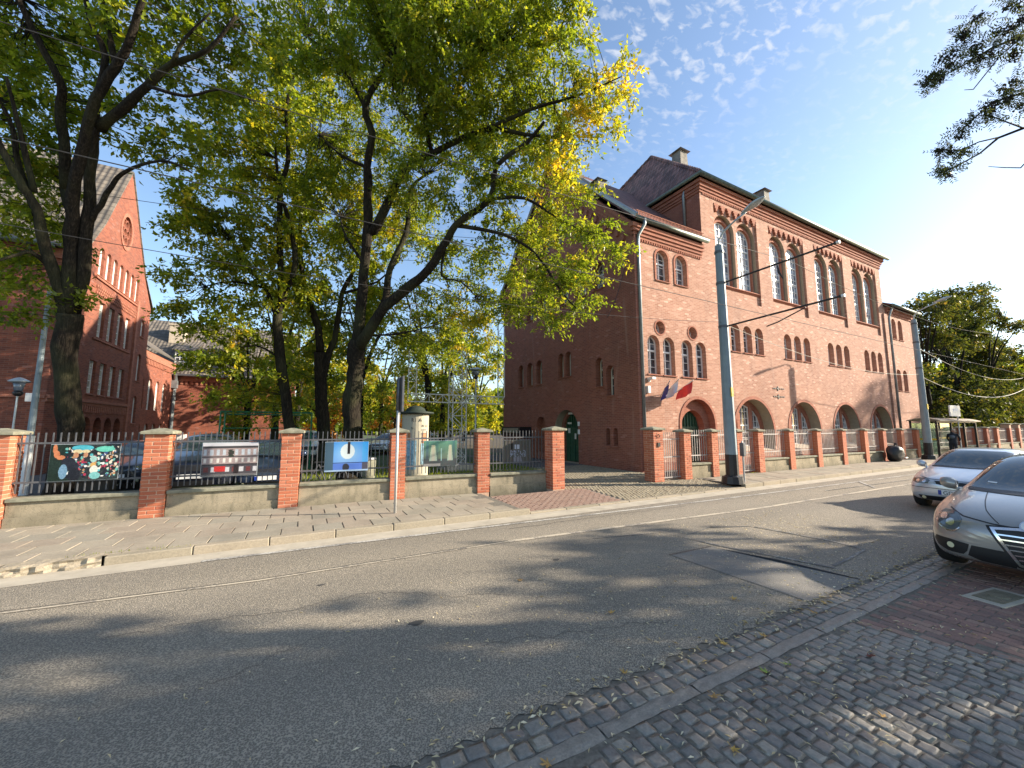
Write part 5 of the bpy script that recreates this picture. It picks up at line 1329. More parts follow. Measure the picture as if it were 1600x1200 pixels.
MB().tube([(-6.67, 15.9, 1.7), (-6.67, 15.9, 6.0)], [.075, .05], 10).build('shaft', mt['polegrey'], t); MB().tube([(-6.67, 15.9, .1), (-6.67, 15.9, 1.699)], .095, 10).build('foot', mt['white'], t)
t = thing('green_frame', 'green tubular frame of a ball court behind the parked cars', 'frame', (-1.6, 19, .1))
m_ = MB(); 
for x in (-2.9, -2.75, .3): m_.tube([(x, 19, .1), (x, 19, 2.55)], .035, 6)
m_.tube([(-2.9, 19, 2.55), (.3, 19, 2.55)], .035, 6); m_.tube([(-2.9, 19, 2.55), (-2.9, 21, 2.5), (-.1, 21, 2.5)], .03, 6); m_.tube([(-2.75, 19, 1.9), (.3, 19, 1.9)], .02, 6); m_.build('frame', mt['green_paint'], t)
t = thing('barrier_rack', 'white metal bicycle rack by the school wall behind the crowd poster', 'rack', (-4.3, 16, .1))
m_ = MB()
for i in range(6): x = -5.1 + i * .35; m_.tube([(x, 17, .1), (x, 17.1, 1.0)], .02, 6); m_.tube([(x, 17, .15), (x + .3, 17.1, .95)], .012, 5)
m_.tube([(-5.2, 17.1, 1.0), (-3.2, 17.1, 1.0)], .02, 6); m_.tube([(-5.2, 17, .2), (-3.2, 17, .2)], .02, 6); m_.build('frame', mt['white'], t)
t = thing('bicycle', 'dark bicycle leaning behind the railing left of the moon poster', 'bicycle', (.6, 11.9, .1))
def wheel_tube(c, r_, w, ax='y', n=20):
    pts = [Vector((c[0] + r_ * math.cos(2 * PI * i / n), c[1], c[2] + r_ * math.sin(2 * PI * i / n))) for i in range(n + 1)]; m_ = MB(); m_.tube(pts, w, 6, caps=False); 
    for i in range(0, n, 2): m_.tube([Vector(c), pts[i]], .003, 3)
    return m_
for x in (.15, 1.2): wheel_tube((x, 11.9, .44), .33, .018).build('wheel', mt['black'], t)
m_ = MB(); 
for a, b in (((.15, .44), (.42, .95)), ((.15, .44), (.62, .42)), ((.62, .42), (.42, .95)), ((.62, .42), (1.02, .88)), ((.45, .88), (1.0, .9)), ((1.0, .95), (1.2, .44))): m_.tube([(a[0], 11.9, a[1]), (b[0], 11.9, b[1])], .016, 6)
m_.build('frame', mt['iron'], t); MB().box(.3, 11.84, .98, .54, 11.96, 1.02).build('saddle', mt['black'], t, bevel=.01); MB().tube([(1.0, 11.65, 1.05), (.98, 11.9, 1.0), (1.0, 12.15, 1.05)], .014, 6).build('handlebar', mt['iron'], t)
t = thing('litter_bin', 'dark concrete litter bin on the lawn behind the moon poster', 'bin', (2.3, 14.3, .1)); MB().lathe((1.9, 13.6, .1), [(.24, 0), (.27, .75), (.22, .8)], 14).build('body', mt['cap'], t, smooth=True); MB().lathe((1.9, 13.6, .902), [(.28, 0), (.26, .06)], 14).build('lid', mt['iron'], t)

# ============================================================ cars
def M_paint(name, c, flake=.3, rough=.28, metal=.55):
    t = NT(name); p = t.obj(); t.b.inputs['Coat Weight'].default_value = .8; t.b.inputs['Coat Roughness'].default_value = .06
    f = t.noise(900, 2, .5, p); d = t.noise(2.0, 5, .6, p)
    k = t.mix(t.math('MULTIPLY', f, flake), c, tuple(min(1, v * 1.6) for v in c)); k = t.mix(t.math('MULTIPLY_ADD', d, 1.5, -.75, clamp=True), k, tuple(v * .8 + .02 for v in c))
    return t.fin(k, rough, metal)
mt['carglass'] = NT('car glass').fin((.028, .045, .052), .04, spec=1.0)
mt['cardark'] = NT('dark plastic').fin((.012, .012, .013), .5)
mt['tyre'] = NT('tyre').fin((.014, .014, .014), .85)
mt['chrome'] = NT('chrome').fin((.75, .75, .76), .15, metal=1.0)
mt['alloy'] = NT('alloy rim').fin((.45, .46, .47), .3, metal=.85)
mt['headlamp'] = NT('headlamp lens').fin((.16, .18, .19), .08, metal=.4, spec=1.0)
mt['lampbowl'] = NT('lamp reflector').fin((.7, .72, .74), .18, metal=.9)
mt['plate'] = NT('number plate').fin((.72, .72, .70), .4)
mt['euband'] = NT('plate band').fin((.01, .04, .3), .4)
mt['fog'] = NT('fog lamp').fin((.75, .70, .45), .15)
def carbody(st, paint, name='body'):
    vs = []; n = None
    for (x, zb, w, zs, wr, zr, ztp) in st:
        half = [(0, zb), (w * .55, zb), (w * .9, zb + .02), (w * .985, zb + .12), (w, (zb + zs) * .5), (w * .985, zs - .09), (w * .93, zs), (wr + (w * .93 - wr) * .42, zs + (zr - zs) * .55), (wr, zr), (wr * .6, zr + (ztp - zr) * .7), (0, ztp)]
        pts = half + [(-a, b) for a, b in half[-2:0:-1]]
        n = len(pts); vs += [(x, a, b) for a, b in pts]
    fs = [(i * n + j, (i + 1) * n + j, (i + 1) * n + (j + 1) % n, i * n + (j + 1) % n) for i in range(len(st) - 1) for j in range(n)]
    fs.append(tuple(range(n))); b = (len(st) - 1) * n; fs.append(tuple(range(b + n - 1, b - 1, -1)))
    me = mesh(name, vs, fs, [paint], smooth=True); o = bpy.data.objects.new(name, me); COL.objects.link(o)
    sb = o.modifiers.new('u', 'SUBSURF'); sb.levels = 3; sb.render_levels = 3
    dg = bpy.context.evaluated_depsgraph_get(); m2 = bpy.data.meshes.new_from_object(o.evaluated_get(dg)); bpy.data.objects.remove(o); m2.name = name
    bm = bmesh.new(); bm.from_mesh(m2); bmesh.ops.recalc_face_normals(bm, faces=bm.faces); bm.to_mesh(m2); bm.free()
    return m2
class Car:
    def __init__(s, label, st, paint, loc, rz=0, sc=1.0, name='parked_car', group=None):
        s.t = thing(name, label, 'car', loc, group); s.t.rotation_euler = (0, 0, rz); s.t.scale = (sc, sc, sc)
        s.me = carbody(st, paint); s.paint = paint; s.put('body', s.me)
        bm = bmesh.new(); bm.from_mesh(s.me); s.bvh = BVHTree.FromBMesh(bm); bm.free()
    def put(s, name, me, loc=(0, 0, 0), rot=(0, 0, 0), par=None):
        o = bpy.data.objects.new(name, me); COL.objects.link(o); o.parent = par or s.t; o.location = loc; o.rotation_euler = rot; return o
    def patch(s, name, poly, mat, mode='front', off=.004, holes=(), sp_=.04, par=None, thick=0):
        def dens(p):
            out_ = []
            for i in range(len(p)):
                a, b = Vector(p[i]), Vector(p[(i + 1) % len(p)]); k = max(1, int((b - a).length / sp_))
                out_ += [tuple(a.lerp(b, q / k)) for q in range(k)]
            return out_
        P = dens(poly); Hs = [dens(h) for h in holes]
        us = [p[0] for p in P]; vs_ = [p[1] for p in P]; ex = []
        u = min(us) + sp_ / 2
        while u < max(us):
            v = min(vs_) + sp_ / 2
            while v < max(vs_):
                if inside((u, v), P) and not any(inside((u, v), h) for h in Hs): ex.append((u, v))
                v += sp_
            u += sp_
        V2, F2 = tri_poly(P, Hs, ex); out_ = []
        for q in V2:
            if mode == 'front': o_, d_ = Vector((-2, q[0], q[1])), Vector((1, 0, 0))
            elif mode == 'top': o_, d_ = Vector((q[0], q[1], 4)), Vector((0, 0, -1))
            elif mode == 'left': o_, d_ = Vector((q[0], -4, q[1])), Vector((0, 1, 0))
            else: o_, d_ = Vector((q[0], 4, q[1])), Vector((0, -1, 0))
            h, nn, _, _ = s.bvh.ray_cast(o_, d_)
            if h is None:
                h, nn, _, _ = s.bvh.find_nearest(o_ + d_ * 2.4)
            if nn.dot(d_) > 0: nn = -nn
            out_.append(h + nn * off)
        k = len(out_); fs = []
        for f in F2:
            a, b, c = (out_[i] for i in f[:3]); nn = (b - a).cross(c - a)
            d_ = {'front': Vector((1, 0, 0)), 'top': Vector((0, 0, -1)), 'left': Vector((0, 1, 0)), 'right': Vector((0, -1, 0))}[mode]
            fs.append(f if nn.dot(d_) < 0 else f[::-1])
        me = mesh(name, out_, fs, [mat], smooth=True); return s.put(name, me, par=par)
    def wheels(s, xs, y, r_=.32):
        for x in xs:
            for sd_ in (1, -1):
                s.patch('wheel_arch', [(x + (r_ + .07) * math.cos(2 * PI * i / 24), max(.2, r_ + .02 + (r_ + .07) * math.sin(2 * PI * i / 24))) for i in range(24)], mt['cardark'], 'right' if sd_ > 0 else 'left', .003)
                key = ('tyre', r_)
                if key not in CAPS:
                    def ly(prof, m, nm, n=28):
                        v = []; 
                        for rr_, yy in prof:
                            for j in range(n): a = 2 * PI * j / n; v.append((rr_ * math.cos(a), yy, rr_ * math.sin(a)))
                        f = [(i * n + j, (i + 1) * n + j, (i + 1) * n + (j + 1) % n, i * n + (j + 1) % n) for i in range(len(prof) - 1) for j in range(n)]; f.append(tuple(range(n))); f.append(tuple(range((len(prof) - 1) * n, len(prof) * n)))
                        return mesh(nm, v, f, [m], smooth=True)
                    sp_m = MB()
                    for q in range(5):
                        a = 2 * PI * q / 5; sp_m.cbox((math.cos(a) * r_ * .33, .115, math.sin(a) * r_ * .33), (r_ * .56, .02, .05), 0, Matrix.Rotation(-a, 3, 'Y'))
                    CAPS[key] = (ly([(r_ * .6, -.1), (r_ * .97, -.1), (r_, -.07), (r_, .07), (r_ * .97, .1), (r_ * .66, .105)], mt['tyre'], 'tyre'), ly([(r_ * .66, .06), (r_ * .66, .107), (r_ * .62, .1), (r_ * .58, .06), (.05, .06)], mt['alloy'], 'rim'), sp_m.mesh('spokes', mt['alloy']))
                ty = s.put('wheel', CAPS[key][0], (x, sd_ * (y - .095), r_), (0, 0, 0 if sd_ > 0 else PI))
                s.put('rim', CAPS[key][1], par=ty); s.put('spokes', CAPS[key][2], par=ty)
    def mirror(s, x, y, z):
        for sd_ in (1, -1):
            m_ = MB(); n, k = 7, 10; v = []
            for i in range(n):
                u = i / (n - 1); 
                for j in range(k): a = 2 * PI * j / k; q = math.sin(PI * (.12 + .74 * u)) ** .5; v.append((x + .08 * q * math.cos(a) + .02 * u, sd_ * (y - .03 + .17 * u), z + .085 * q * math.sin(a) + .02 * u))
            m_.add(v, [(i * k + j, i * k + (j + 1) % k, (i + 1) * k + (j + 1) % k, (i + 1) * k + j) for i in range(n - 1) for j in range(k)] + [tuple(range(k)), tuple(range((n - 1) * k, n * k))])
            m_.tube([(x + .03, sd_ * (y - .08), z - .08), (x, sd_ * (y + .03), z - .05)], .025, 6)
            s.put('mirror', m_.mesh('mirror', s.paint, smooth=True))
    def sym(s, name, poly, mat, off=.004, **k):
        a = s.patch(name, poly, mat, off=off, **k); b = s.patch(name, [(-p[0], p[1]) for p in poly][::-1], mat, off=off, **k); return a, b
def curve_strip(pts, w):
    L = [Vector(p) for p in pts]; n = len(L); a = []; b = []
    for i, p in enumerate(L):
        d = (L[min(i + 1, n - 1)] - L[max(i - 1, 0)]).normalized(); q = Vector((-d.y, d.x)) * w / 2; a.append(tuple(p + q)); b.append(tuple(p - q))
    return a + b[::-1]
# front-right car (near): grey hatchback with a shield grille
STA = [(0.0, .30, .46, .50, .34, .58, .61), (.07, .22, .70, .60, .50, .68, .72), (.25, .19, .83, .70, .62, .77, .82), (.6, .19, .90, .80, .68, .87, .92), (1.0, .19, .905, .88, .70, .94, .985), (1.22, .19, .90, .92, .70, .985, 1.03),
       (1.6, .19, .90, .935, .655, 1.18, 1.24), (2.05, .19, .90, .945, .60, 1.37, 1.43), (2.6, .19, .90, .95, .59, 1.42, 1.475), (3.4, .19, .90, .96, .56, 1.37, 1.43), (3.95, .2, .87, .98, .5, 1.18, 1.24), (4.25, .24, .8, .9, .5, .97, 1.0), (4.36, .34, .6, .72, .42, .8, .82)]
A = Car('grey brown hatchback with V-shaped chrome shield grille at the right edge', STA, M_paint('grey brown metallic', (.30, .285, .265), .25, .3, .4), (7.5, 1.36, .02), R(-1), 1.05)
A.wheels((.86, 3.5), .9, .325); A.mirror(1.42, .88, 1.0)
A.patch('windscreen', [(-.66, 1.0), (.66, 1.0), (.655, 1.06), (.575, 1.36), (.45, 1.395), (0, 1.405), (-.45, 1.395), (-.575, 1.36), (-.655, 1.06)], mt['carglass'], off=.004)
A.patch('cowl', curve_strip([(-.68, .985), (-.3, .982), (0, .98), (.3, .982), (.68, .985)], .03), mt['cardark'], off=.007)
for m_ in ('right', 'left'):
    A.patch('side_window', [(1.55, 1.0), (2.0, 1.32), (2.5, 1.36), (2.5, 1.0)], mt['carglass'], m_, .004); A.patch('side_window', [(2.56, 1.0), (2.56, 1.36), (3.2, 1.33), (3.62, 1.18), (3.55, 1.03)], mt['carglass'], m_, .004)
    A.patch('door_seam', curve_strip([(1.5, .3), (1.45, .6), (1.5, .96)], .012), mt['cardark'], m_, .003); A.patch('door_seam', curve_strip([(2.53, .3), (2.53, .95)], .012), mt['cardark'], m_, .003)
A.patch('bonnet_seam', curve_strip([(-.66, .80), (-.5, .735), (-.25, .70), (0, .69), (.25, .70), (.5, .735), (.66, .80)], .011), mt['cardark'], off=.003, sp_=.03)
A.sym('bonnet_crease_shade', curve_strip([(.2, .71), (.34, .82), (.47, .97)], .008), mt['cardark'], off=.002)  # the fold's shade, drawn as thin dark strips on the bonnet
sh_o = [(-.265, .665), (-.05, .69), (.05, .69), (.265, .665), (.07, .285), (0, .265), (-.07, .285)]; sh_i = [(-.225, .645), (-.05, .665), (.05, .665), (.225, .645), (.055, .31), (0, .295), (-.055, .31)]
gr = A.patch('grille', sh_i, mt['cardark'], off=.006); A.patch('chrome_surround', sh_o, mt['chrome'], off=.012, holes=[sh_i], par=gr)
A.patch('outer_surround', [(-.3, .68), (-.05, .705), (.05, .705), (.3, .68), (.085, .265), (0, .245), (-.085, .265)], mt['cardark'], off=.005, holes=[sh_o], par=gr)
for z in (.60, .55, .50, .45, .40, .355): w = .20 * (z - .29) / .35 + .03; A.patch('slat', curve_strip([(-w, z), (0, z + .004), (w, z)], .014), mt['chrome'], off=.016, par=gr)
bd = A.patch('badge', circ(0, .715, .05, 16), mt['lampbowl'], off=.014); A.patch('badge_centre', circ(0, .715, .038, 16), mt['plate'], off=.017, par=bd)
hl = [(.50, .70), (.515, .62), (.56, .57), (.62, .565), (.69, .60), (.735, .665), (.74, .735), (.70, .775), (.62, .775), (.54, .75)]
for s_, ho in zip((1, -1), A.sym('headlight', hl, mt['headlamp'], off=.005, sp_=.025)):
    A.patch('lamp_bowl', [(s_ * x, z) for x, z in circ(.60, .65, .042, 12)][::s_], mt['lampbowl'], off=.009, par=ho, sp_=.02); A.patch('lamp_bowl', [(s_ * x, z) for x, z in circ(.675, .70, .036, 12)][::s_], mt['lampbowl'], off=.009, par=ho, sp_=.02)
    A.patch('lens_rim', [(s_ * x, z) for x, z in curve_strip([(.51, .605), (.56, .555), (.63, .552), (.70, .59), (.745, .655)], .012)][::s_], mt['chrome'], off=.008, par=ho, sp_=.02)
fgo = [(.44, .43), (.60, .455), (.75, .46), (.78, .41), (.74, .345), (.64, .30), (.50, .30), (.46, .35)]
for s_, ho in zip((1, -1), A.sym('side_intake', fgo, mt['cardark'], off=.005)):
    A.patch('fog_lamp', [(s_ * x, z) for x, z in circ(.60, .385, .034, 12)][::s_], mt['fog'], off=.012, par=ho, sp_=.02)
A.sym('lower_intake', [(.16, .42), (.42, .425), (.46, .30), (.36, .26), (.1, .25), (.09, .28)], mt['cardark'], off=.005)
A.patch('chin_strip', curve_strip([(-.76, .28), (-.5, .245), (0, .232), (.5, .245), (.76, .28)], .018), mt['chrome'], off=.004)
A.patch('sill_shadow', curve_strip([(-.74, .245), (-.4, .215), (0, .205), (.4, .215), (.74, .245)], .03), mt['cardark'], off=.005)
A.patch('windscreen_note', [(.44, 1.06), (.53, 1.065), (.53, 1.08), (.44, 1.075)], mt['plate'], off=.008)
# silver family hatchback further on
STB = [(0.0, .32, .50, .50, .40, .62, .66), (.08, .24, .74, .58, .56, .70, .73), (.3, .2, .83, .70, .64, .77, .80), (.7, .19, .85, .82, .68, .86, .89), (1.05, .19, .855, .88, .69, .93, .96), (1.25, .19, .85, .91, .68, .97, 1.01),
       (1.6, .19, .85, .925, .63, 1.17, 1.22), (2.0, .19, .85, .93, .58, 1.34, 1.39), (2.5, .19, .85, .94, .57, 1.38, 1.43), (3.3, .19, .85, .95, .55, 1.36, 1.41), (3.8, .2, .83, .96, .5, 1.2, 1.26), (4.0, .24, .78, .9, .48, .98, 1.02), (4.1, .34, .6, .72, .42, .8, .84)]
def family(label, paint, loc, rz=0, plate=None, group=None, sc=1.0, badge=False, st=STB):
    B = Car(label, st, paint, loc, rz, sc, group=group)
    B.wheels((.8, 3.3), .85, .3); B.mirror(1.4, .84, .99)
    B.patch('windscreen', [(-.62, .99), (.62, .99), (.615, 1.04), (.545, 1.31), (.42, 1.345), (0, 1.355), (-.42, 1.345), (-.545, 1.31), (-.615, 1.04)], mt['carglass'], off=.004)
    B.patch('cowl', curve_strip([(-.64, .972), (0, .966), (.64, .972)], .025), mt['cardark'], off=.006)
    for m_ in ('right', 'left'):
        B.patch('side_window', [(1.55, .98), (1.98, 1.28), (2.4, 1.32), (2.4, .98)], mt['carglass'], m_); B.patch('side_window', [(2.46, .98), (2.46, 1.32), (3.2, 1.3), (3.5, 1.2), (3.5, 1.0)], mt['carglass'], m_)
    B.patch('bonnet_seam', curve_strip([(-.60, .76), (-.4, .725), (0, .715), (.4, .725), (.60, .76)], .009), mt['cardark'], off=.003, sp_=.03)
    g = B.patch('grille', [(-.33, .695), (.33, .695), (.29, .63), (.22, .615), (-.22, .615), (-.29, .63)], mt['cardark'], off=.005)
    B.patch('grille_trim', curve_strip([(-.35, .70), (-.31, .62), (-.22, .6), (.22, .6), (.31, .62), (.35, .70)], .018), B.paint, off=.012, par=g)
    if badge:
        B.patch('badge', circ(0, .655, .04, 16), mt['chrome'], off=.012, holes=[circ(0, .655, .03, 16)], par=g, sp_=.02); B.patch('badge_bolt', [(-.06, .648), (.01, .648), (-.005, .658), (.06, .664), (-.01, .664), (.005, .654)], mt['chrome'], off=.014, par=g)
    for s_, ho in zip((1, -1), B.sym('headlight', [(.40, .70), (.43, .625), (.62, .61), (.73, .635), (.75, .71), (.66, .735), (.47, .735)], mt['headlamp'], off=.005, sp_=.03)):
        for cx in (.5, .62): B.patch('lamp_bowl', [(s_ * x, z) for x, z in circ(cx, .672, .036, 12)][::s_], mt['lampbowl'], off=.009, par=ho, sp_=.02)
        B.patch('indicator', [(s_ * x, z) for x, z in [(.68, .645), (.725, .65), (.735, .70), (.69, .71)]][::s_], mt['ocre'], off=.009, par=ho, sp_=.03)
    B.patch('lower_intake', [(-.62, .35), (.62, .35), (.58, .25), (-.58, .25)], mt['cardark'], off=.004)
    for s_ in (1, -1): B.patch('fog_lamp', [(s_ * x, z) for x, z in circ(.52, .305, .038, 12)][::s_], mt['fog'], off=.009, sp_=.02)
    B.patch('bumper_strip', curve_strip([(-.76, .53), (0, .525), (.76, .53)], .012), mt['cardark'], off=.003)
    p = B.put('number_plate', MB().box(-.03, -.26, .395, -.012, .26, .505).mesh('number_plate', mt['plate'])); B.put('plate_band', MB().box(-.033, .205, .398, -.03, .258, .502).mesh('plate_band', mt['euband']), par=p)
    if plate:
        cu = bpy.data.curves.new('lettering', 'FONT'); cu.body = plate; cu.size = .115; cu.extrude = .001; cu.align_x = 'LEFT'
        o = bpy.data.objects.new('x', cu); COL.objects.link(o); me = bpy.data.meshes.new_from_object(o.evaluated_get(bpy.context.evaluated_depsgraph_get())); bpy.data.objects.remove(o); me.materials.clear(); me.materials.append(mt['text'])
        B.put('lettering', me, (-.034, .18, .41), (PI / 2, 0, -PI / 2), par=p)
    return B
silver = M_paint('silver blue metallic', (.50, .52, .55), .2, .28, .4)
family('silver hatchback with a black slot grille parked behind the grey brown car', silver, (13.05, 3.28, 0), R(0), 'GD', 'cars parked along the street', badge=True)
family('pale blue car furthest along the street, only its roof in view', M_paint('pale blue paint', (.42, .52, .58), .1), (20.2, 3.0, 0), 0, None, 'cars parked along the street')
STC = [(a, b + .08, c * 1.04, d + .16, e * 1.05, f + .22, g + .24) for a, b, c, d, e, f, g in STB]
family('dark blue sedan facing the fence between the house front poster and the next pillar', M_paint('dark blue paint', (.03, .05, .10)), (-.85, 12.9, .1), PI / 2, '', 'cars parked behind the fence')
def suv(label, paint, loc, rz, sc=1):
    B = Car(label, STC, paint, loc, rz, sc, group='cars parked behind the fence'); B.wheels((.82, 3.3), .89, .36)
    B.patch('windscreen', [(-.64, 1.2), (.64, 1.2), (.56, 1.52), (.4, 1.56), (-.4, 1.56), (-.56, 1.52)], mt['carglass'], off=.004); B.mirror(1.35, .88, 1.15)
    for m_ in ('right', 'left'): B.patch('side_window', [(1.6, 1.16), (2.0, 1.47), (3.2, 1.5), (3.5, 1.38), (3.5, 1.18)], mt['carglass'], m_)
    for s_, ho in zip((1, -1), B.sym('headlight', [(.42, .88), (.44, .76), (.7, .76), (.78, .86), (.7, .93)], mt['headlamp'], off=.006, sp_=.03)):
        B.patch('lamp_bowl', [(s_ * x, z) for x, z in circ(.56, .84, .06, 12)][::s_], mt['lampbowl'], off=.01, par=ho, sp_=.02)
    B.patch('grille', [(-.36, .9), (.36, .9), (.3, .74), (-.3, .74)], mt['cardark'], off=.005); B.patch('lower_intake', [(-.5, .5), (.5, .5), (.45, .36), (-.45, .36)], mt['cardark'], off=.005)
    B.sym('fog_lamp', circ(.6, .46, .06, 12), mt['chrome'], off=.008); B.put('number_plate', MB().box(-.03, -.26, .56, -.012, .26, .67).mesh('number_plate', mt['plate'])); return B
suv('black blue off-roader facing the fence left of the house front poster', M_paint('black blue paint', (.012, .016, .03)), (-2.45, 12.6, .1), PI / 2, 1.0)
suv('white van-like car with dark windscreen beyond the lawn', M_paint('white paint', (.65, .65, .64), .05), (.3, 21.5, .1), PI / 2)
family('small white car far behind, left of the sign post', M_paint('white car paint', (.6, .6, .6), .05), (4.3, 27, .1), R(60), '', 'cars parked behind the fence')
family('silver car seen through the railing above the grey poster', silver, (11.0, 30.5, .1), R(150), '', 'cars parked behind the fence')
family('dark car half hidden by the second pillar from the left', M_paint('dark car paint', (.02, .025, .035)), (-4.7, 15.2, .1), R(100), '', 'cars parked behind the fence')

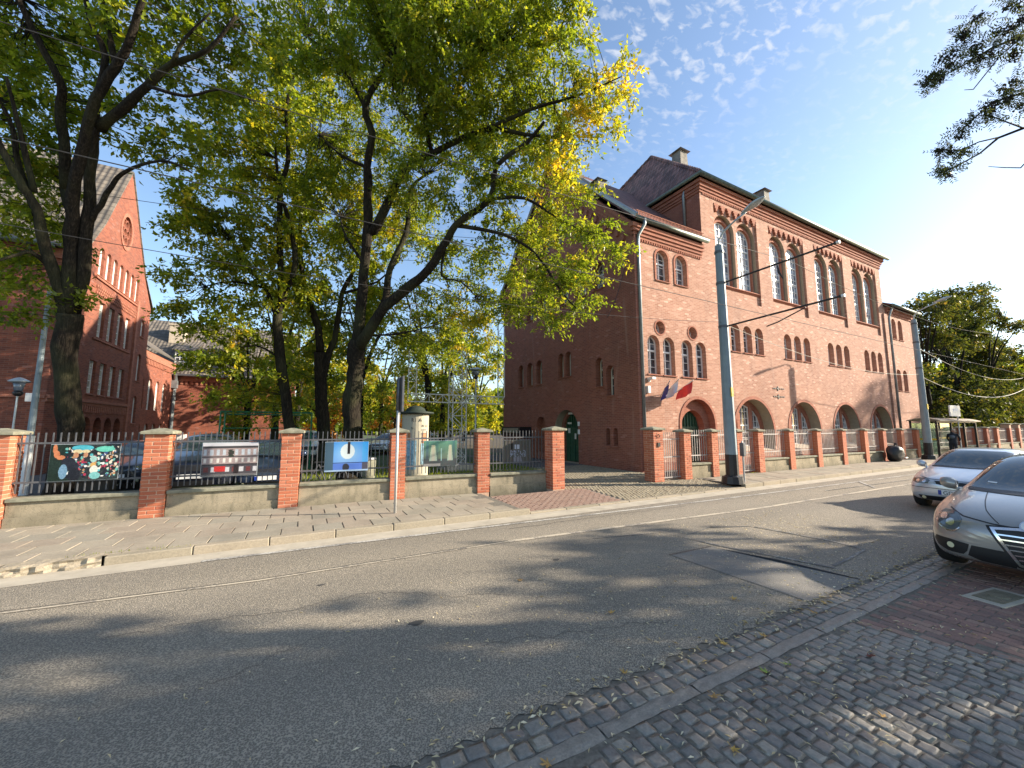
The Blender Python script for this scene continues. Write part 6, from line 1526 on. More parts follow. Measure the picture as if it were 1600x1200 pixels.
YEL = [(7.3,7.4,11.3,1.5,.3),(6.4,8.1,10.3,.8,.3),(5.9,8.5,9.1,1.0,.33),(2.1,14.9,10.2,1.4,.25),(4.6,12,5.0,1.1,.4),(2.3,15.5,4.2,1.0,.4),(5.5,9.0,8.2,.8,.3),(3.5,11,6.3,1.0,.2)]
TREES = {'A':{'limbs':[[(-5.45,14.3,0.0,0.3),(-5.28,14.24,1.58,0.24),(-5.38,14.16,2.72,0.24),(-5.46,14.08,3.69,0.24),(-5.45,13.98,4.43,0.24),(-5.42,13.91,4.83,0.24)],[(-5.45,13.95,4.67,0.15),(-5.57,13.79,5.19,0.137),(-5.71,13.62,5.86,0.124),(-5.88,13.45,6.58,0.111),(-5.99,13.27,7.25,0.099),(-6.16,13.15,7.58,0.086),(-6.39,13.05,8.09,0.073),(-6.72,12.97,8.8,0.06)],[(-5.42,13.91,4.83,0.15),(-5.42,13.56,6.4,0.14),(-5.37,13.25,7.41,0.13),(-5.25,12.95,7.99,0.12),(-5.04,12.58,8.84,0.11),(-4.76,12.16,9.69,0.1),(-4.32,11.68,10.37,0.09),(-4.03,11.33,10.7,0.08),(-3.84,11.01,11.15,0.07),(-3.65,10.69,11.59,0.06),(-3.56,10.42,12.14,0.05)],[(-5.43,14.03,4.86,0.15),(-5.22,13.76,5.67,0.14),(-5.18,13.58,6.46,0.13),(-5.1,13.35,7.54,0.12),(-5.08,13.16,8.48,0.11),(-5.02,12.99,9.12,0.1),(-5.01,12.82,10.05,0.09)],[(-5.79,13.94,8.05,0.12),(-5.78,13.58,9.05,0.108),(-5.8,13.27,9.81,0.097),(-5.67,12.91,10.29,0.085),(-5.93,12.75,10.83,0.073),(-6.22,12.6,11.48,0.062),(-6.43,12.42,12.03,0.05)],[(-5.58,13.78,7.5,0.12),(-5.78,13.93,8.05,0.12)],[(-4.8,12.58,9.26,0.12),(-4.22,12.04,9.61,0.102),(-3.68,11.52,10.01,0.084),(-3.14,11.01,10.38,0.066),(-2.38,10.4,10.55,0.048),(-1.81,9.84,11.16,0.03)],[(-5.13,13.47,7.12,0.07),(-4.94,13.27,7.37,0.062),(-4.58,12.92,8.01,0.053),(-4.35,12.69,8.26,0.045),(-3.91,12.36,8.45,0.037),(-3.3,11.95,8.49,0.028),(-2.74,11.62,8.16,0.02)],[(-6.08,13.35,7.63,0.07),(-6.19,13.13,8.37,0.057),(-6.33,12.9,9.22,0.043),(-6.46,12.69,9.97,0.03)],[(-4.34,11.73,10.41,0.07),(-4.57,11.86,11.3,0.06),(-4.8,11.99,12.17,0.05),(-5.02,12.13,12.89,0.04)],[(-5.76,13.74,5.89,0.06),(-6.03,13.46,6.15,0.047),(-6.21,13.21,5.92,0.033),(-6.36,12.94,5.64,0.02)],[(-6.01,13.5,6.99,0.08),(-6.41,13.41,8.23,0.063),(-6.5,13.2,9.05,0.047),(-6.78,13.12,9.7,0.03)],[(-4.76,12.16,9.69,0.08),(-4.56,11.83,10.6,0.067),(-4.89,11.79,11.4,0.053),(-5.01,11.64,12.17,0.04)],[(-3.1,10.86,10.27,0.05),(-2.81,10.48,10.7,0.033),(-2.29,9.98,11.12,0.015)],[(-3.61,11.3,9.85,0.045),(-2.85,11.03,9.7,0.034),(-2.15,10.74,9.94,0.023),(-1.41,10.49,9.72,0.012)]],'lobes':[(-6.89,13.66,12.23,1.14),(-5.9,13.11,12.39,1.14),(-4.8,12.33,12.18,0.95),(-3.8,11.82,12.02,0.95),(-2.73,11.47,12.07,0.97),(-1.97,11.55,12.75,1.02),(-6.83,13.79,10.94,0.97),(-6.47,13.93,10.13,0.99),(-6.89,14.02,9.32,0.89),(-6.23,14.96,12.67,1.03),(-5.59,14.23,11.31,0.71),(-3.91,12.4,11.45,0.75),(-3.15,12.06,10.95,0.83),(-2.36,11.91,11.56,0.85),(-6.48,14.18,9.05,0.84),(-6.67,13.87,7.75,0.8),(-6.61,14.47,7.22,0.75),(-6.66,14.07,6.17,0.72),(-6.68,14.41,5.29,0.65),(-5.09,13.59,5.13,0.45),(-5.7,14.15,5.03,0.36),(-3.79,12.86,10.03,0.68),(-3.17,12.74,9.26,0.77),(-4.16,13.47,9.4,0.53),(-4.18,11.63,11.45,0.61),(-7.58,15.61,13.23,1.12),(-2.48,12.2,10.62,0.86),(-4.96,13.85,9.74,0.44),(-6.79,13.78,7.17,0.62),(-6.75,15.83,8.83,0.66),(-4.21,13.16,10.28,0.52),(-6.82,14.56,4.64,0.49),(-6.4,14.58,6.43,0.42),(-4.37,13.21,9.69,0.51),(-5.41,13.75,12.53,0.79),(-1.75,11.46,11.63,0.76),(-8.23,15.03,11.56,1.36),(-8.1,15.27,9.02,1.36),(-5.96,12.99,13.68,1.79),(-3.1,11.47,13.68,1.79),(-5.68,14.15,6.77,0.68),(-7.28,14.73,10.8,1.03),(-6.8,14.74,11.4,0.97),(-7.36,14.75,9.12,1.01),(-6.81,15.06,6.18,0.69),(-6.71,15.5,7.68,0.73)]},'B':{'limbs':[[(1.42,13.6,0.0,0.42),(1.56,14.64,1.22,0.31),(1.46,14.58,2.1,0.3),(1.45,14.43,3.42,0.29),(1.48,14.3,4.3,0.28),(1.53,14.2,4.85,0.27)],[(1.52,14.35,4.65,0.19),(1.56,13.98,6.16,0.177),(1.55,13.65,7.48,0.165),(1.58,13.31,8.75,0.152),(1.5,13.06,9.74,0.139),(1.43,12.85,10.45,0.126),(1.48,12.53,11.43,0.114),(1.22,12.41,12.24,0.101),(1.69,11.86,13.26,0.088),(1.82,11.54,13.97,0.075),(1.36,11.51,14.85,0.063),(1.14,11.37,15.58,0.05)],[(1.57,14.09,4.72,0.2),(1.71,13.72,5.0,0.184),(2.16,13.13,5.88,0.168),(2.9,12.4,6.58,0.152),(3.28,11.9,6.95,0.136),(3.67,11.34,7.74,0.12),(3.84,10.95,8.15,0.104),(4.64,10.19,8.83,0.088),(4.69,9.81,9.69,0.072),(5.38,9.12,10.25,0.056),(5.65,8.67,10.66,0.04)],[(1.65,13.55,8.65,0.17),(1.84,13.11,8.67,0.147),(2.46,12.24,10.23,0.123),(3.19,11.46,10.65,0.1),(4.59,10.31,11.19,0.077),(5.52,9.52,10.81,0.053),(6.38,8.76,10.49,0.03)],[(2.23,13.8,5.98,0.15),(2.33,13.81,6.44,0.132),(2.41,13.75,7.46,0.113),(2.87,13.46,8.77,0.095),(2.92,13.46,9.48,0.077),(3.05,13.37,10.57,0.058),(3.56,13.14,11.14,0.04)],[(1.24,12.62,12.42,0.08),(0.74,12.91,13.48,0.06),(0.04,13.31,14.45,0.04),(-0.76,13.79,15.22,0.02)],[(1.65,11.64,13.04,0.08),(2.24,10.89,14.14,0.06),(3.19,10.08,14.16,0.04),(4.09,9.29,14.15,0.02)],[(3.88,11.06,8.21,0.07),(4.66,10.45,7.95,0.059),(5.28,9.93,7.62,0.048),(5.89,9.46,7.0,0.037),(6.5,9.05,5.8,0.026),(6.9,8.69,5.18,0.015)],[(4.62,10.14,8.8,0.06),(5.43,9.42,8.66,0.045),(6.15,8.82,7.95,0.03),(6.99,8.16,7.27,0.015)],[(4.48,10.05,10.97,0.07),(5.5,9.13,11.34,0.052),(6.48,8.25,11.47,0.033),(7.39,7.38,11.75,0.015)],[(3.22,11.55,10.72,0.08),(2.91,11.3,11.75,0.065),(3.41,10.65,12.54,0.05),(3.99,9.99,13.09,0.035),(4.88,9.19,13.42,0.02)],[(1.78,11.27,13.68,0.03),(1.9,11.2,11.89,0.025),(2.32,10.86,10.97,0.02)],[(1.74,13.95,5.05,0.04),(2.78,12.95,5.06,0.026),(3.77,11.94,5.28,0.012)],[(3.76,11.62,7.88,0.05),(3.65,11.66,6.76,0.037),(4.16,11.27,6.51,0.025),(4.67,10.93,5.87,0.012)],[(1.44,12.98,10.53,0.06),(0.6,13.68,11.2,0.037),(-0.22,14.32,12.3,0.015)],[(1.58,13.95,7.6,0.06),(0.98,14.37,8.63,0.04),(0.74,14.6,9.64,0.02)]],'lobes':[(0.87,11.86,14.61,1.4),(2.18,10.64,14.29,1.44),(3.53,9.92,14.29,1.53),(4.8,9.04,14.07,1.32),(5.92,8.35,13.97,0.84),(1.75,12.38,13.96,1.49),(3.25,10.8,13.02,1.6),(4.76,9.79,12.84,1.57),(5.72,8.76,12.39,1.04),(6.36,8.05,12.66,0.46),(6.49,8.11,11.57,0.73),(7.21,7.7,11.84,0.64),(7.73,7.37,11.3,0.4),(7.26,7.8,10.84,0.51),(6.58,8.41,10.63,0.75),(6.23,9.95,11.61,1.35),(5.14,11.32,12.66,1.44),(6.14,9.1,9.71,0.96),(6.72,8.34,8.83,0.59),(5.46,10.73,10.51,1.27),(4.03,12.44,12.07,1.37),(2.59,14.25,12.8,1.47),(0.84,15.12,13.29,1.47),(0.28,13.94,14.16,1.24),(6.0,10.41,8.92,1.25),(6.57,8.79,7.65,0.84),(7.14,8.2,7.23,0.64),(7.49,7.95,6.83,0.36),(6.3,9.07,6.54,0.93),(6.73,8.59,5.78,0.64),(6.42,8.95,5.18,0.51),(6.08,10.16,6.07,0.9),(5.8,10.92,7.56,1.27),(4.65,12.64,7.77,1.14),(3.45,14.4,9.75,1.36),(2.44,15.7,10.94,1.56),(4.98,12.2,6.28,1.0),(4.25,13.49,6.31,1.17),(3.47,14.97,5.07,0.99),(4.53,13.52,4.91,0.94),(5.17,11.54,5.25,0.68),(5.67,10.89,5.58,0.62),(-0.18,13.51,15.01,1.19),(2.88,12.18,9.87,1.16),(4.36,10.78,9.31,1.21),(0.99,15.95,11.47,1.27),(5.56,8.48,13.5,0.93),(2.83,9.47,12.63,1.42),(1.43,10.37,13.19,1.44),(1.83,11.13,16.4,2.2),(4.14,9.43,15.62,1.92),(-0.67,13.5,17.16,1.95),(2.7,10.9,11.78,1.17),(1.56,15.93,9.2,1.27),(3.7,10.26,11.7,1.16),(0.1,16.02,10.98,1.24),(5.37,10.98,4.31,0.3)]},'C':{'limbs':[[(0.8,18.9,0.0,0.4),(0.87,18.98,1.31,0.27),(0.81,18.98,1.56,0.26),(0.57,18.83,3.81,0.25),(0.47,18.71,5.19,0.24)],[(0.47,18.71,5.19,0.17),(0.35,18.65,6.24,0.15),(-0.03,18.72,7.27,0.13),(-0.29,18.75,8.13,0.11),(-0.56,18.67,9.9,0.09),(-0.5,18.37,12.12,0.07),(-0.27,17.9,14.89,0.05)],[(0.57,18.83,3.81,0.16),(0.85,18.59,5.2,0.142),(1.05,18.44,6.08,0.123),(1.19,18.23,7.78,0.105),(1.55,18.01,8.67,0.087),(1.74,17.81,10.06,0.068),(1.33,17.82,12.36,0.05)],[(1.19,18.23,7.78,0.07),(2.58,17.59,8.37,0.045),(3.56,17.1,9.56,0.02)]],'lobes':[(-0.6,17.87,16.55,1.67),(-1.75,18.69,14.89,1.39),(0.0,17.3,13.97,1.62),(-0.89,19.11,12.42,1.72),(0.67,18.38,11.56,1.72),(2.33,18.22,10.37,1.62),(-2.4,19.24,13.22,1.25),(-0.49,19.25,9.56,1.72),(1.38,18.95,8.61,1.62),(2.99,18.2,7.73,1.48),(-0.12,19.89,7.44,1.48),(1.54,19.71,6.38,1.36),(-0.26,20.26,5.09,1.18),(1.13,20.22,3.97,0.91)]},'D':{'limbs':[[(-0.6,17.4,0.0,0.27),(-0.36,17.95,1.12,0.2),(-0.47,17.91,1.9,0.193),(-0.76,17.85,3.64,0.185),(-1.08,17.79,5.54,0.178),(-1.13,17.7,6.42,0.17)],[(-1.13,17.7,6.42,0.14),(-0.88,17.39,7.33,0.12),(-0.6,17.04,8.34,0.1),(-0.95,16.94,10.11,0.08),(-1.29,16.93,11.08,0.06),(-1.52,16.78,12.77,0.04)],[(-1.11,17.72,6.17,0.11),(-1.59,17.64,7.37,0.083),(-2.39,17.76,8.3,0.057),(-2.85,17.7,9.21,0.03)],[(-1.01,17.35,6.86,0.12),(-1.28,17.03,10.82,0.1),(-1.07,16.76,12.38,0.08),(-1.24,16.64,14.28,0.06),(-1.04,16.39,15.7,0.04)],[(-1.58,17.6,7.36,0.06),(-2.77,17.92,7.52,0.037),(-3.78,18.22,7.18,0.015)],[(-0.95,17.82,4.65,0.05),(-1.8,17.93,5.11,0.033),(-2.84,18.24,4.81,0.015)]],'lobes':[(-3.07,17.48,10.08,1.33),(-4.03,17.75,9.2,1.07),(-2.02,17.17,9.94,1.48),(-3.39,17.92,7.91,1.21),(-4.3,17.89,7.47,0.82),(-2.13,17.47,7.99,1.23),(-2.91,18.1,6.28,1.23),(-3.88,18.2,5.92,0.84),(-1.66,18.13,6.2,1.28),(-4.48,18.24,6.34,0.52),(-3.26,18.5,4.57,0.93),(-2.0,18.3,4.38,1.01),(-1.38,18.09,8.91,1.31),(-3.41,17.69,11.65,1.23),(-2.44,17.47,12.92,1.26),(-2.58,18.51,3.36,0.75),(-3.93,17.94,10.08,0.97),(-1.64,16.83,14.67,1.26),(-2.88,17.11,14.1,1.11),(-1.48,16.33,16.24,1.37),(-0.61,17.85,7.61,1.18),(-1.08,18.65,3.18,0.79),(-3.69,17.69,12.88,0.98),(-4.33,17.87,10.44,0.72),(-3.86,18.59,4.53,0.61)]},'E':{'limbs':[[(11.22,0.54,8.28,0.03),(10.41,0.92,8.34,0.025),(9.98,1.11,8.25,0.02),(9.47,1.37,8.01,0.016),(8.97,1.63,7.66,0.011),(8.57,1.83,7.43,0.006)],[(11.27,0.42,7.17,0.025),(10.3,0.88,7.24,0.021),(9.71,1.17,7.16,0.017),(9.21,1.41,6.97,0.013),(8.74,1.67,6.5,0.009),(8.6,1.72,6.37,0.005)],[(11.32,0.5,6.37,0.028),(10.26,0.99,6.64,0.024),(9.76,1.22,6.62,0.02),(9.36,1.42,6.44,0.017),(9.06,1.57,6.17,0.013),(8.67,1.77,5.93,0.009),(8.45,1.86,5.83,0.005)],[(9.28,1.41,6.41,0.012),(9.0,1.55,6.33,0.009),(8.72,1.69,6.19,0.007),(8.39,1.85,6.16,0.004)],[(9.7,1.22,6.59,0.012),(9.38,1.34,6.67,0.009),(9.11,1.44,6.74,0.007),(8.84,1.55,6.71,0.004)],[(10.61,0.79,6.1,0.015),(9.86,1.15,6.23,0.012),(9.61,1.29,5.94,0.009),(9.36,1.4,5.93,0.007),(9.1,1.51,5.93,0.004)],[(9.79,1.09,8.13,0.012),(9.39,1.28,7.77,0.009),(8.92,1.52,7.16,0.007),(8.71,1.57,7.1,0.004)]],'clusters':[(9.54,1.11,8.13,0.3),(9.24,1.29,7.98,0.32),(8.94,1.48,7.78,0.28),(8.68,1.64,7.59,0.22),(8.43,1.8,7.39,0.16),(8.34,1.85,7.29,0.1),(9.12,1.4,7.64,0.2),(9.56,1.15,7.74,0.25),(9.43,1.12,8.53,0.18),(9.67,1.15,7.24,0.25),(9.41,1.31,7.09,0.22),(9.21,1.45,6.84,0.18),(8.99,1.58,6.69,0.15),(8.82,1.69,6.54,0.12),(9.65,1.21,6.89,0.18),(8.66,1.81,6.24,0.09),(8.58,1.86,6.21,0.06),(8.88,1.7,6.22,0.06),(8.72,1.82,5.95,0.12),(8.64,1.87,5.9,0.08),(8.87,1.45,8.28,0.14),(8.79,1.52,8.03,0.18)]}}
# ============================================================ trees
def M_leaf(name, stops, trans=.56):
    m = bpy.data.materials.new(name); m.use_nodes = True; t = m.node_tree; t.nodes.clear()
    o = t.nodes.new('ShaderNodeOutputMaterial'); d = t.nodes.new('ShaderNodeBsdfDiffuse'); tr = t.nodes.new('ShaderNodeBsdfTranslucent'); g = t.nodes.new('ShaderNodeBsdfGlossy'); g.inputs['Roughness'].default_value = .38
    a = t.nodes.new('ShaderNodeAttribute'); a.attribute_name = 'tone'; r_ = t.nodes.new('ShaderNodeValToRGB'); e = r_.color_ramp.elements
    while len(e) < len(stops): e.new(.5)
    for i, (p, c) in enumerate(stops): e[i].position = p; e[i].color = tuple(c) + (1,)
    t.links.new(a.outputs['Fac'], r_.inputs[0]); br = t.nodes.new('ShaderNodeMix'); br.data_type = 'RGBA'; br.blend_type = 'MULTIPLY'; br.inputs[0].default_value = 1; br.inputs[7].default_value = (2.0, 1.8, .8, 1)
    t.links.new(r_.outputs[0], br.inputs[6]); t.links.new(r_.outputs[0], d.inputs[0]); t.links.new(br.outputs[2], tr.inputs[0])
    m1 = t.nodes.new('ShaderNodeMixShader'); m1.inputs[0].default_value = trans; t.links.new(d.outputs[0], m1.inputs[1]); t.links.new(tr.outputs[0], m1.inputs[2])
    m2 = t.nodes.new('ShaderNodeMixShader'); m2.inputs[0].default_value = .025; t.links.new(m1.outputs[0], m2.inputs[1]); t.links.new(g.outputs[0], m2.inputs[2]); t.links.new(m2.outputs[0], o.inputs[0]); return m
LST = [(0, (.055, .095, .014)), (.3, (.12, .18, .018)), (.55, (.21, .26, .026)), (.76, (.36, .34, .035)), (.9, (.50, .42, .04)), (1, (.54, .38, .04))]
mt['leaf'] = M_leaf('broad leaf', LST); mt['leaf_ash'] = M_leaf('ash leaflet', [(0, (.02, .035, .015)), (.6, (.05, .07, .03)), (1, (.09, .10, .045))], .3)
mt['leaf_bronze'] = M_leaf('bronze leaf', [(0, (.028, .045, .012)), (.35, (.055, .075, .018)), (.6, (.10, .11, .028)), (.8, (.20, .16, .04)), (1, (.30, .19, .05))], .4)
mt['leaf_orange'] = M_leaf('orange autumn leaf', [(0, (.20, .13, .03)), (.5, (.42, .2, .04)), (1, (.55, .24, .05))], .4)
def M_bark():
    t = NT('bark'); p = t.pos(); mpn = t.n('ShaderNodeMapping'); mpn.inputs['Scale'].default_value = (9, 9, 1.6); t.t.links.new(p, mpn.inputs[0])
    a = t.noise(3, 6, .65, mpn.outputs[0], .6); b = t.noise(.9, 3, .5, p)
    c = t.ramp(a, [(.3, (.006, .0045, .003)), (.5, (.018, .014, .010)), (.72, (.060, .048, .032))]); c = t.mix(t.math('MULTIPLY_ADD', b, 3, -1.4, clamp=True), c, t.mix(.5, c, (.09, .10, .04)))
    t.bump(a, 1.0, .05); return t.fin(c, .92, spec=.2)
mt['bark'] = M_bark(); mt['seed'] = M_plain('dark seed bunch', (.03, .025, .02), .9)

def leafmesh(name, P, A, B, L, Wd, tone, mat):
    """P base points, A long axis, B side axis (unit), arrays"""
    n = len(P); N = np.cross(A, B); V = np.empty((n, 4, 3), np.float32)
    V[:, 0] = P; V[:, 1] = P + A * (L * .45)[:, None] + B * (Wd * .5)[:, None] + N * (L * .07)[:, None]; V[:, 2] = P + A * L[:, None] - N * (L * .1)[:, None]; V[:, 3] = P + A * (L * .45)[:, None] - B * (Wd * .5)[:, None] + N * (L * .07)[:, None]
    me = bpy.data.meshes.new(name); me.vertices.add(4 * n); me.vertices.foreach_set('co', V.ravel()); me.loops.add(4 * n); me.loops.foreach_set('vertex_index', np.arange(4 * n, dtype=np.int32))
    me.polygons.add(n); me.polygons.foreach_set('loop_start', np.arange(0, 4 * n, 4, dtype=np.int32)); me.polygons.foreach_set('loop_total', np.full(n, 4, np.int32))
    me.materials.append(mat); at = me.attributes.new('tone', 'FLOAT', 'FACE'); at.data.foreach_set('value', np.clip(tone, 0, 1).astype(np.float32)); me.update(calc_edges=True); return me
def unit(v): return v / np.maximum(np.linalg.norm(v, axis=1), 1e-6)[:, None]
def grow(root, limbs, lobes, rng, cl_per=9, lf_per=100, size=.1, tone0=.4, tsd=.13, spread=.42, mat='leaf', yellow=(), twig=True, asp=.55, cut=None, droop=.35):
    tb = MB()
    for L in limbs:
        pts = [Vector(q[:3]) for q in L]; rad = [q[3] for q in L]
        # resample smoothly with a little wobble
        out_, ro = [], []
        for i in range(len(pts) - 1):
            p0 = pts[max(i - 1, 0)]; p1, p2 = pts[i], pts[i + 1]; p3 = pts[min(i + 2, len(pts) - 1)]
            for k in range(3):
                u = k / 3; q = .5 * ((2 * p1) + (p2 - p0) * u + (2 * p0 - 5 * p1 + 4 * p2 - p3) * u * u + (3 * p1 - p0 - 3 * p2 + p3) * u ** 3)
                r_ = rad[i] + (rad[i + 1] - rad[i]) * u; out_.append(q + Vector((rng.normal() * r_ * .1, rng.normal() * r_ * .1, 0)) if (i or k) else q); ro.append(r_ * (1 + rng.normal() * .04))
        out_.append(pts[-1]); ro.append(rad[-1]); tb.tube(out_, ro, 12 if rad[0] > .15 else 7)
    trunk = tb.build('trunk', mt['bark'], root, smooth=True)
    LP_ = []; 
    for L in limbs:
        for (a, b) in zip(L, L[1:]):
            for k in range(4): u = k / 4; LP_.append([a[j] + (b[j] - a[j]) * u for j in range(4)])
    LP_ = np.array(LP_); LP_ = LP_[LP_[:, 3] < .2] if (LP_[:, 3] < .2).any() else LP_
    CC = []
    for lb in lobes:
        x, y, z, r_ = lb[:4]; n = max(2, int(cl_per * (r_ / 1.2) ** 2 + .5))
        d = unit(rng.normal(size=(n, 3))); rr_ = r_ * rng.uniform(.25, 1, n) ** .5
        CC.append(np.array([x, y, z]) + d * rr_[:, None] * np.array([1, 1, .8]))
    CC = np.concatenate(CC)
    if cut is not None: CC = CC[cut(CC)]
    if twig:
        tw = MB()
        for c in CC:
            dd = np.linalg.norm(LP_[:, :3] - c, axis=1) + np.maximum(0, LP_[:, 2] - c[2]) * .3; k = int(np.argmin(dd)); a = LP_[k]
            p0 = Vector(a[:3]); p1 = Vector(c); m_ = p0.lerp(p1, .5) + Vector((rng.normal() * .12, rng.normal() * .12, .12 * (p1 - p0).length)) ; d_ = (p1 - p0).length
            pts = [(p0 * (1 - u) ** 2 + m_ * 2 * u * (1 - u) + p1 * u * u) for u in (0, .25, .5, .75, 1)]; r0 = min(a[3] * .5, .006 + .005 * d_, .015)
            tw.tube(pts, [r0, r0 * .8, r0 * .6, r0 * .4, .004], 4, caps=False)
        o = tw.build('twigs', mt['bark'], root); o['kind'] = 'stuff'
    n = len(CC); ns = 6; per = lf_per // ns
    C2 = np.repeat(CC, ns * per, 0); sh = unit(rng.normal(size=(n * ns, 3)) * np.array([1, 1, .55])); ln_ = rng.uniform(.5, 1.15, n * ns) * spread
    SH = np.repeat(sh, per, 0); LN = np.repeat(ln_, per); t_ = rng.uniform(.08, 1, len(C2)); M_ = len(C2)
    P = C2 + SH * (LN * t_)[:, None] + rng.normal(size=(M_, 3)) * size * .45; P[:, 2] -= droop * LN * t_ ** 2
    A_ = unit(SH * .6 + rng.normal(size=(M_, 3)) * .6 + np.array([0, 0, -.45])); B_ = unit(np.cross(A_, rng.normal(size=(M_, 3)) * .55 + np.array([0, 0, 1.0])))
    Lh = size * rng.uniform(.5, 1.45, M_); tcl = rng.normal(0, tsd, n * ns); tone = tone0 + np.repeat(tcl, per) + rng.normal(0, .07, M_)
    for (x, y, z, r_, w) in yellow: q = np.linalg.norm((P - np.array([x, y, z])), axis=1) / r_; tone = tone + w * np.clip(1.3 - q, 0, 1)
    me = leafmesh('crown', P.astype(np.float32), A_.astype(np.float32), B_.astype(np.float32), Lh.astype(np.float32), (Lh * asp).astype(np.float32), tone, mt[mat])
    link('crown', me, root); return M_
rng = np.random.default_rng(11); NL = 0
t = thing('linden_tree', 'leafy tree with a thick leaning trunk forking behind the crowd poster', 'tree', (-5.45, 14.3, 0)); NL += grow(t, TREES['A']['limbs'], TREES['A']['lobes'], rng, 13.5, 102, .125, .42, spread=.52)
t = thing('elm_tree', 'tall spreading tree with split trunk behind the blue moon poster', 'tree', (1.42, 13.6, 0))
NL += grow(t, TREES['B']['limbs'], TREES['B']['lobes'], rng, 25, 114, .12, .44, spread=.55, asp=.45, yellow=YEL)
t = thing('linden_tree', 'slender forked tree just left of the split trunk tree', 'tree', (.8, 18.9, 0)); NL += grow(t, TREES['C']['limbs'], TREES['C']['lobes'], rng, 15, 96, .16, .52, .14, spread=.66)
t = thing('linden_tree', 'slim single trunk tree behind the second pillar from the left of the moon poster', 'tree', (-.6, 17.4, 0)); NL += grow(t, TREES['D']['limbs'], TREES['D']['lobes'], rng, 15, 96, .15, .52, .14, spread=.6)
def auto_tree(label, x, y, h, r_, seed, tone=.45, size=.22, zc=.62, cl=4.0, lf=84, name='tree_beyond', mat='leaf', tr=.22, group=None, lean=0, spread=.8, nl=16, zlow=.35, tsd=.12):
    g = np.random.default_rng(seed); t = thing(name, label, 'tree', (x, y, 0), group)
    base = [(x, y, 0, tr * 1.4), (x + lean * .1, y, h * .12, tr), (x + lean * .3, y, h * .3, tr * .85), (x + lean * .5, y, h * .42, tr * .7)]
    limbs = [base]; top = base[-1]; lobes = []
    for i in range(6):
        a = g.uniform(0, 2 * PI); d = r_ * g.uniform(.35, .8); hh = h * g.uniform(.62, .95)
        limbs.append([(top[0], top[1], top[2] * g.uniform(.75, 1), tr * .5), (x + math.cos(a) * d * .4, y + math.sin(a) * d * .4, (top[2] + hh) / 2, tr * .32), (x + math.cos(a) * d, y + math.sin(a) * d, hh, .03)])
    for i in range(nl):
        a = g.uniform(0, 2 * PI); q = g.uniform(0, 1) ** .5; zz = g.uniform(zlow, .95); w = r_ * math.sin(PI * min(1, (zz - zlow + .12) / (1.12 - zlow))) ** .6
        lobes.append((x + math.cos(a) * q * w * .85, y + math.sin(a) * q * w * .85, h * zz, r_ * g.uniform(.26, .42)))
    return grow(t, limbs, lobes, g, cl, lf, size, tone, tsd, spread, mat=mat)
# park trees behind the fence
for i, (x, y, h, r_, tn, lab) in enumerate([(-3.2, 30.0, 8.5, 2.4, .55, 'olive tree in front of the rear school wing'), (-1.5, 27.5, 12, 3.6, .56, 'yellowing tree behind the green ball court frame'), (3.2, 27, 12, 3.6, .62, 'golden tree behind the forked slender tree'),
        (6.2, 22, 11, 3.0, .66, 'yellow green tree seen through the billboard frame'), (9.2, 28.5, 11.5, 3.6, .6, 'tree right behind the truss tower, next to the hall wall'), (-.5, 38, 13, 4.5, .6, 'large pale tree far behind the parked cars'), (7, 42, 13, 4.6, .62, 'large yellowish tree far behind the billboard frame'), (14, 47, 13, 4.5, .58, 'far tree showing left of the hall corner'), (3.2, 52, 14, 5.5, .64, 'farthest golden tree in the middle of the park'), (16.5, 39, 12, 4.2, .62, 'tree just left of the hall side wall, behind the lamp'), (20, 52, 12, 5, .6, 'far tree with its crown behind the rear of the hall'), (12.5, 36, 7, 3.2, .5, 'low bushy tree behind the park lamp')]):
    NL += auto_tree(lab, x, y, h, r_, 40 + i, tn, .2 if y < 35 else .3, cl=4.2 if y < 35 else 2.6, lf=78, group='park trees behind the fence', zlow=.2, spread=.8, tsd=.16)
NL += auto_tree('low orange autumn tree between the slender trunks', 1.5, 44, 6, 3.2, 60, .5, .3, mat='leaf_orange', cl=2, nl=12, zlow=.2); NL += auto_tree('low orange autumn tree beside the advertising column', 10.5, 52, 6.5, 4, 61, .5, .3, mat='leaf_orange', cl=2, nl=12, zlow=.2)
NL += auto_tree('small orange tree left of the slim single trunk', -3.5, 46, 6, 3, 62, .4, .3, mat='leaf_orange', cl=2, nl=10, zlow=.2)
# trees beyond the hall on the right
for i, (x, y, h, r_, tn, lab) in enumerate([(50, 13.5, 14.5, 4.0, .5, 'bronze green tree just right of the far mast'), (58, 13.5, 16.5, 4.5, .48, 'tall dark tree behind the bus shelter'), (66, 13, 17.5, 4.6, .55, 'yellowish tree at the right edge behind the brick fence'), (49, 21, 13, 4.5, .42, 'dark tree behind the end of the hall'), (62, 22, 15, 5.5, .4, 'broad dark tree in the second row on the right'), (76, 16, 16, 5.5, .5, 'far right tree in the second row'), (46.5, 17.5, 8, 3, .35, 'low dark tree beside the shaded end of the hall'), (54, 17, 9, 4, .33, 'low dark bushy tree behind the shelter roof'), (64, 17, 9, 4, .38, 'low bushy tree behind the far fence pillars')]):
    NL += auto_tree(lab, x, y, h, r_, 80 + i, tn - .1, .27, cl=5.5, lf=84, mat='leaf_bronze', group='trees beyond the hall on the right', zlow=.14 if i < 3 else .05, spread=.95, tr=.22, tsd=.16, nl=24)
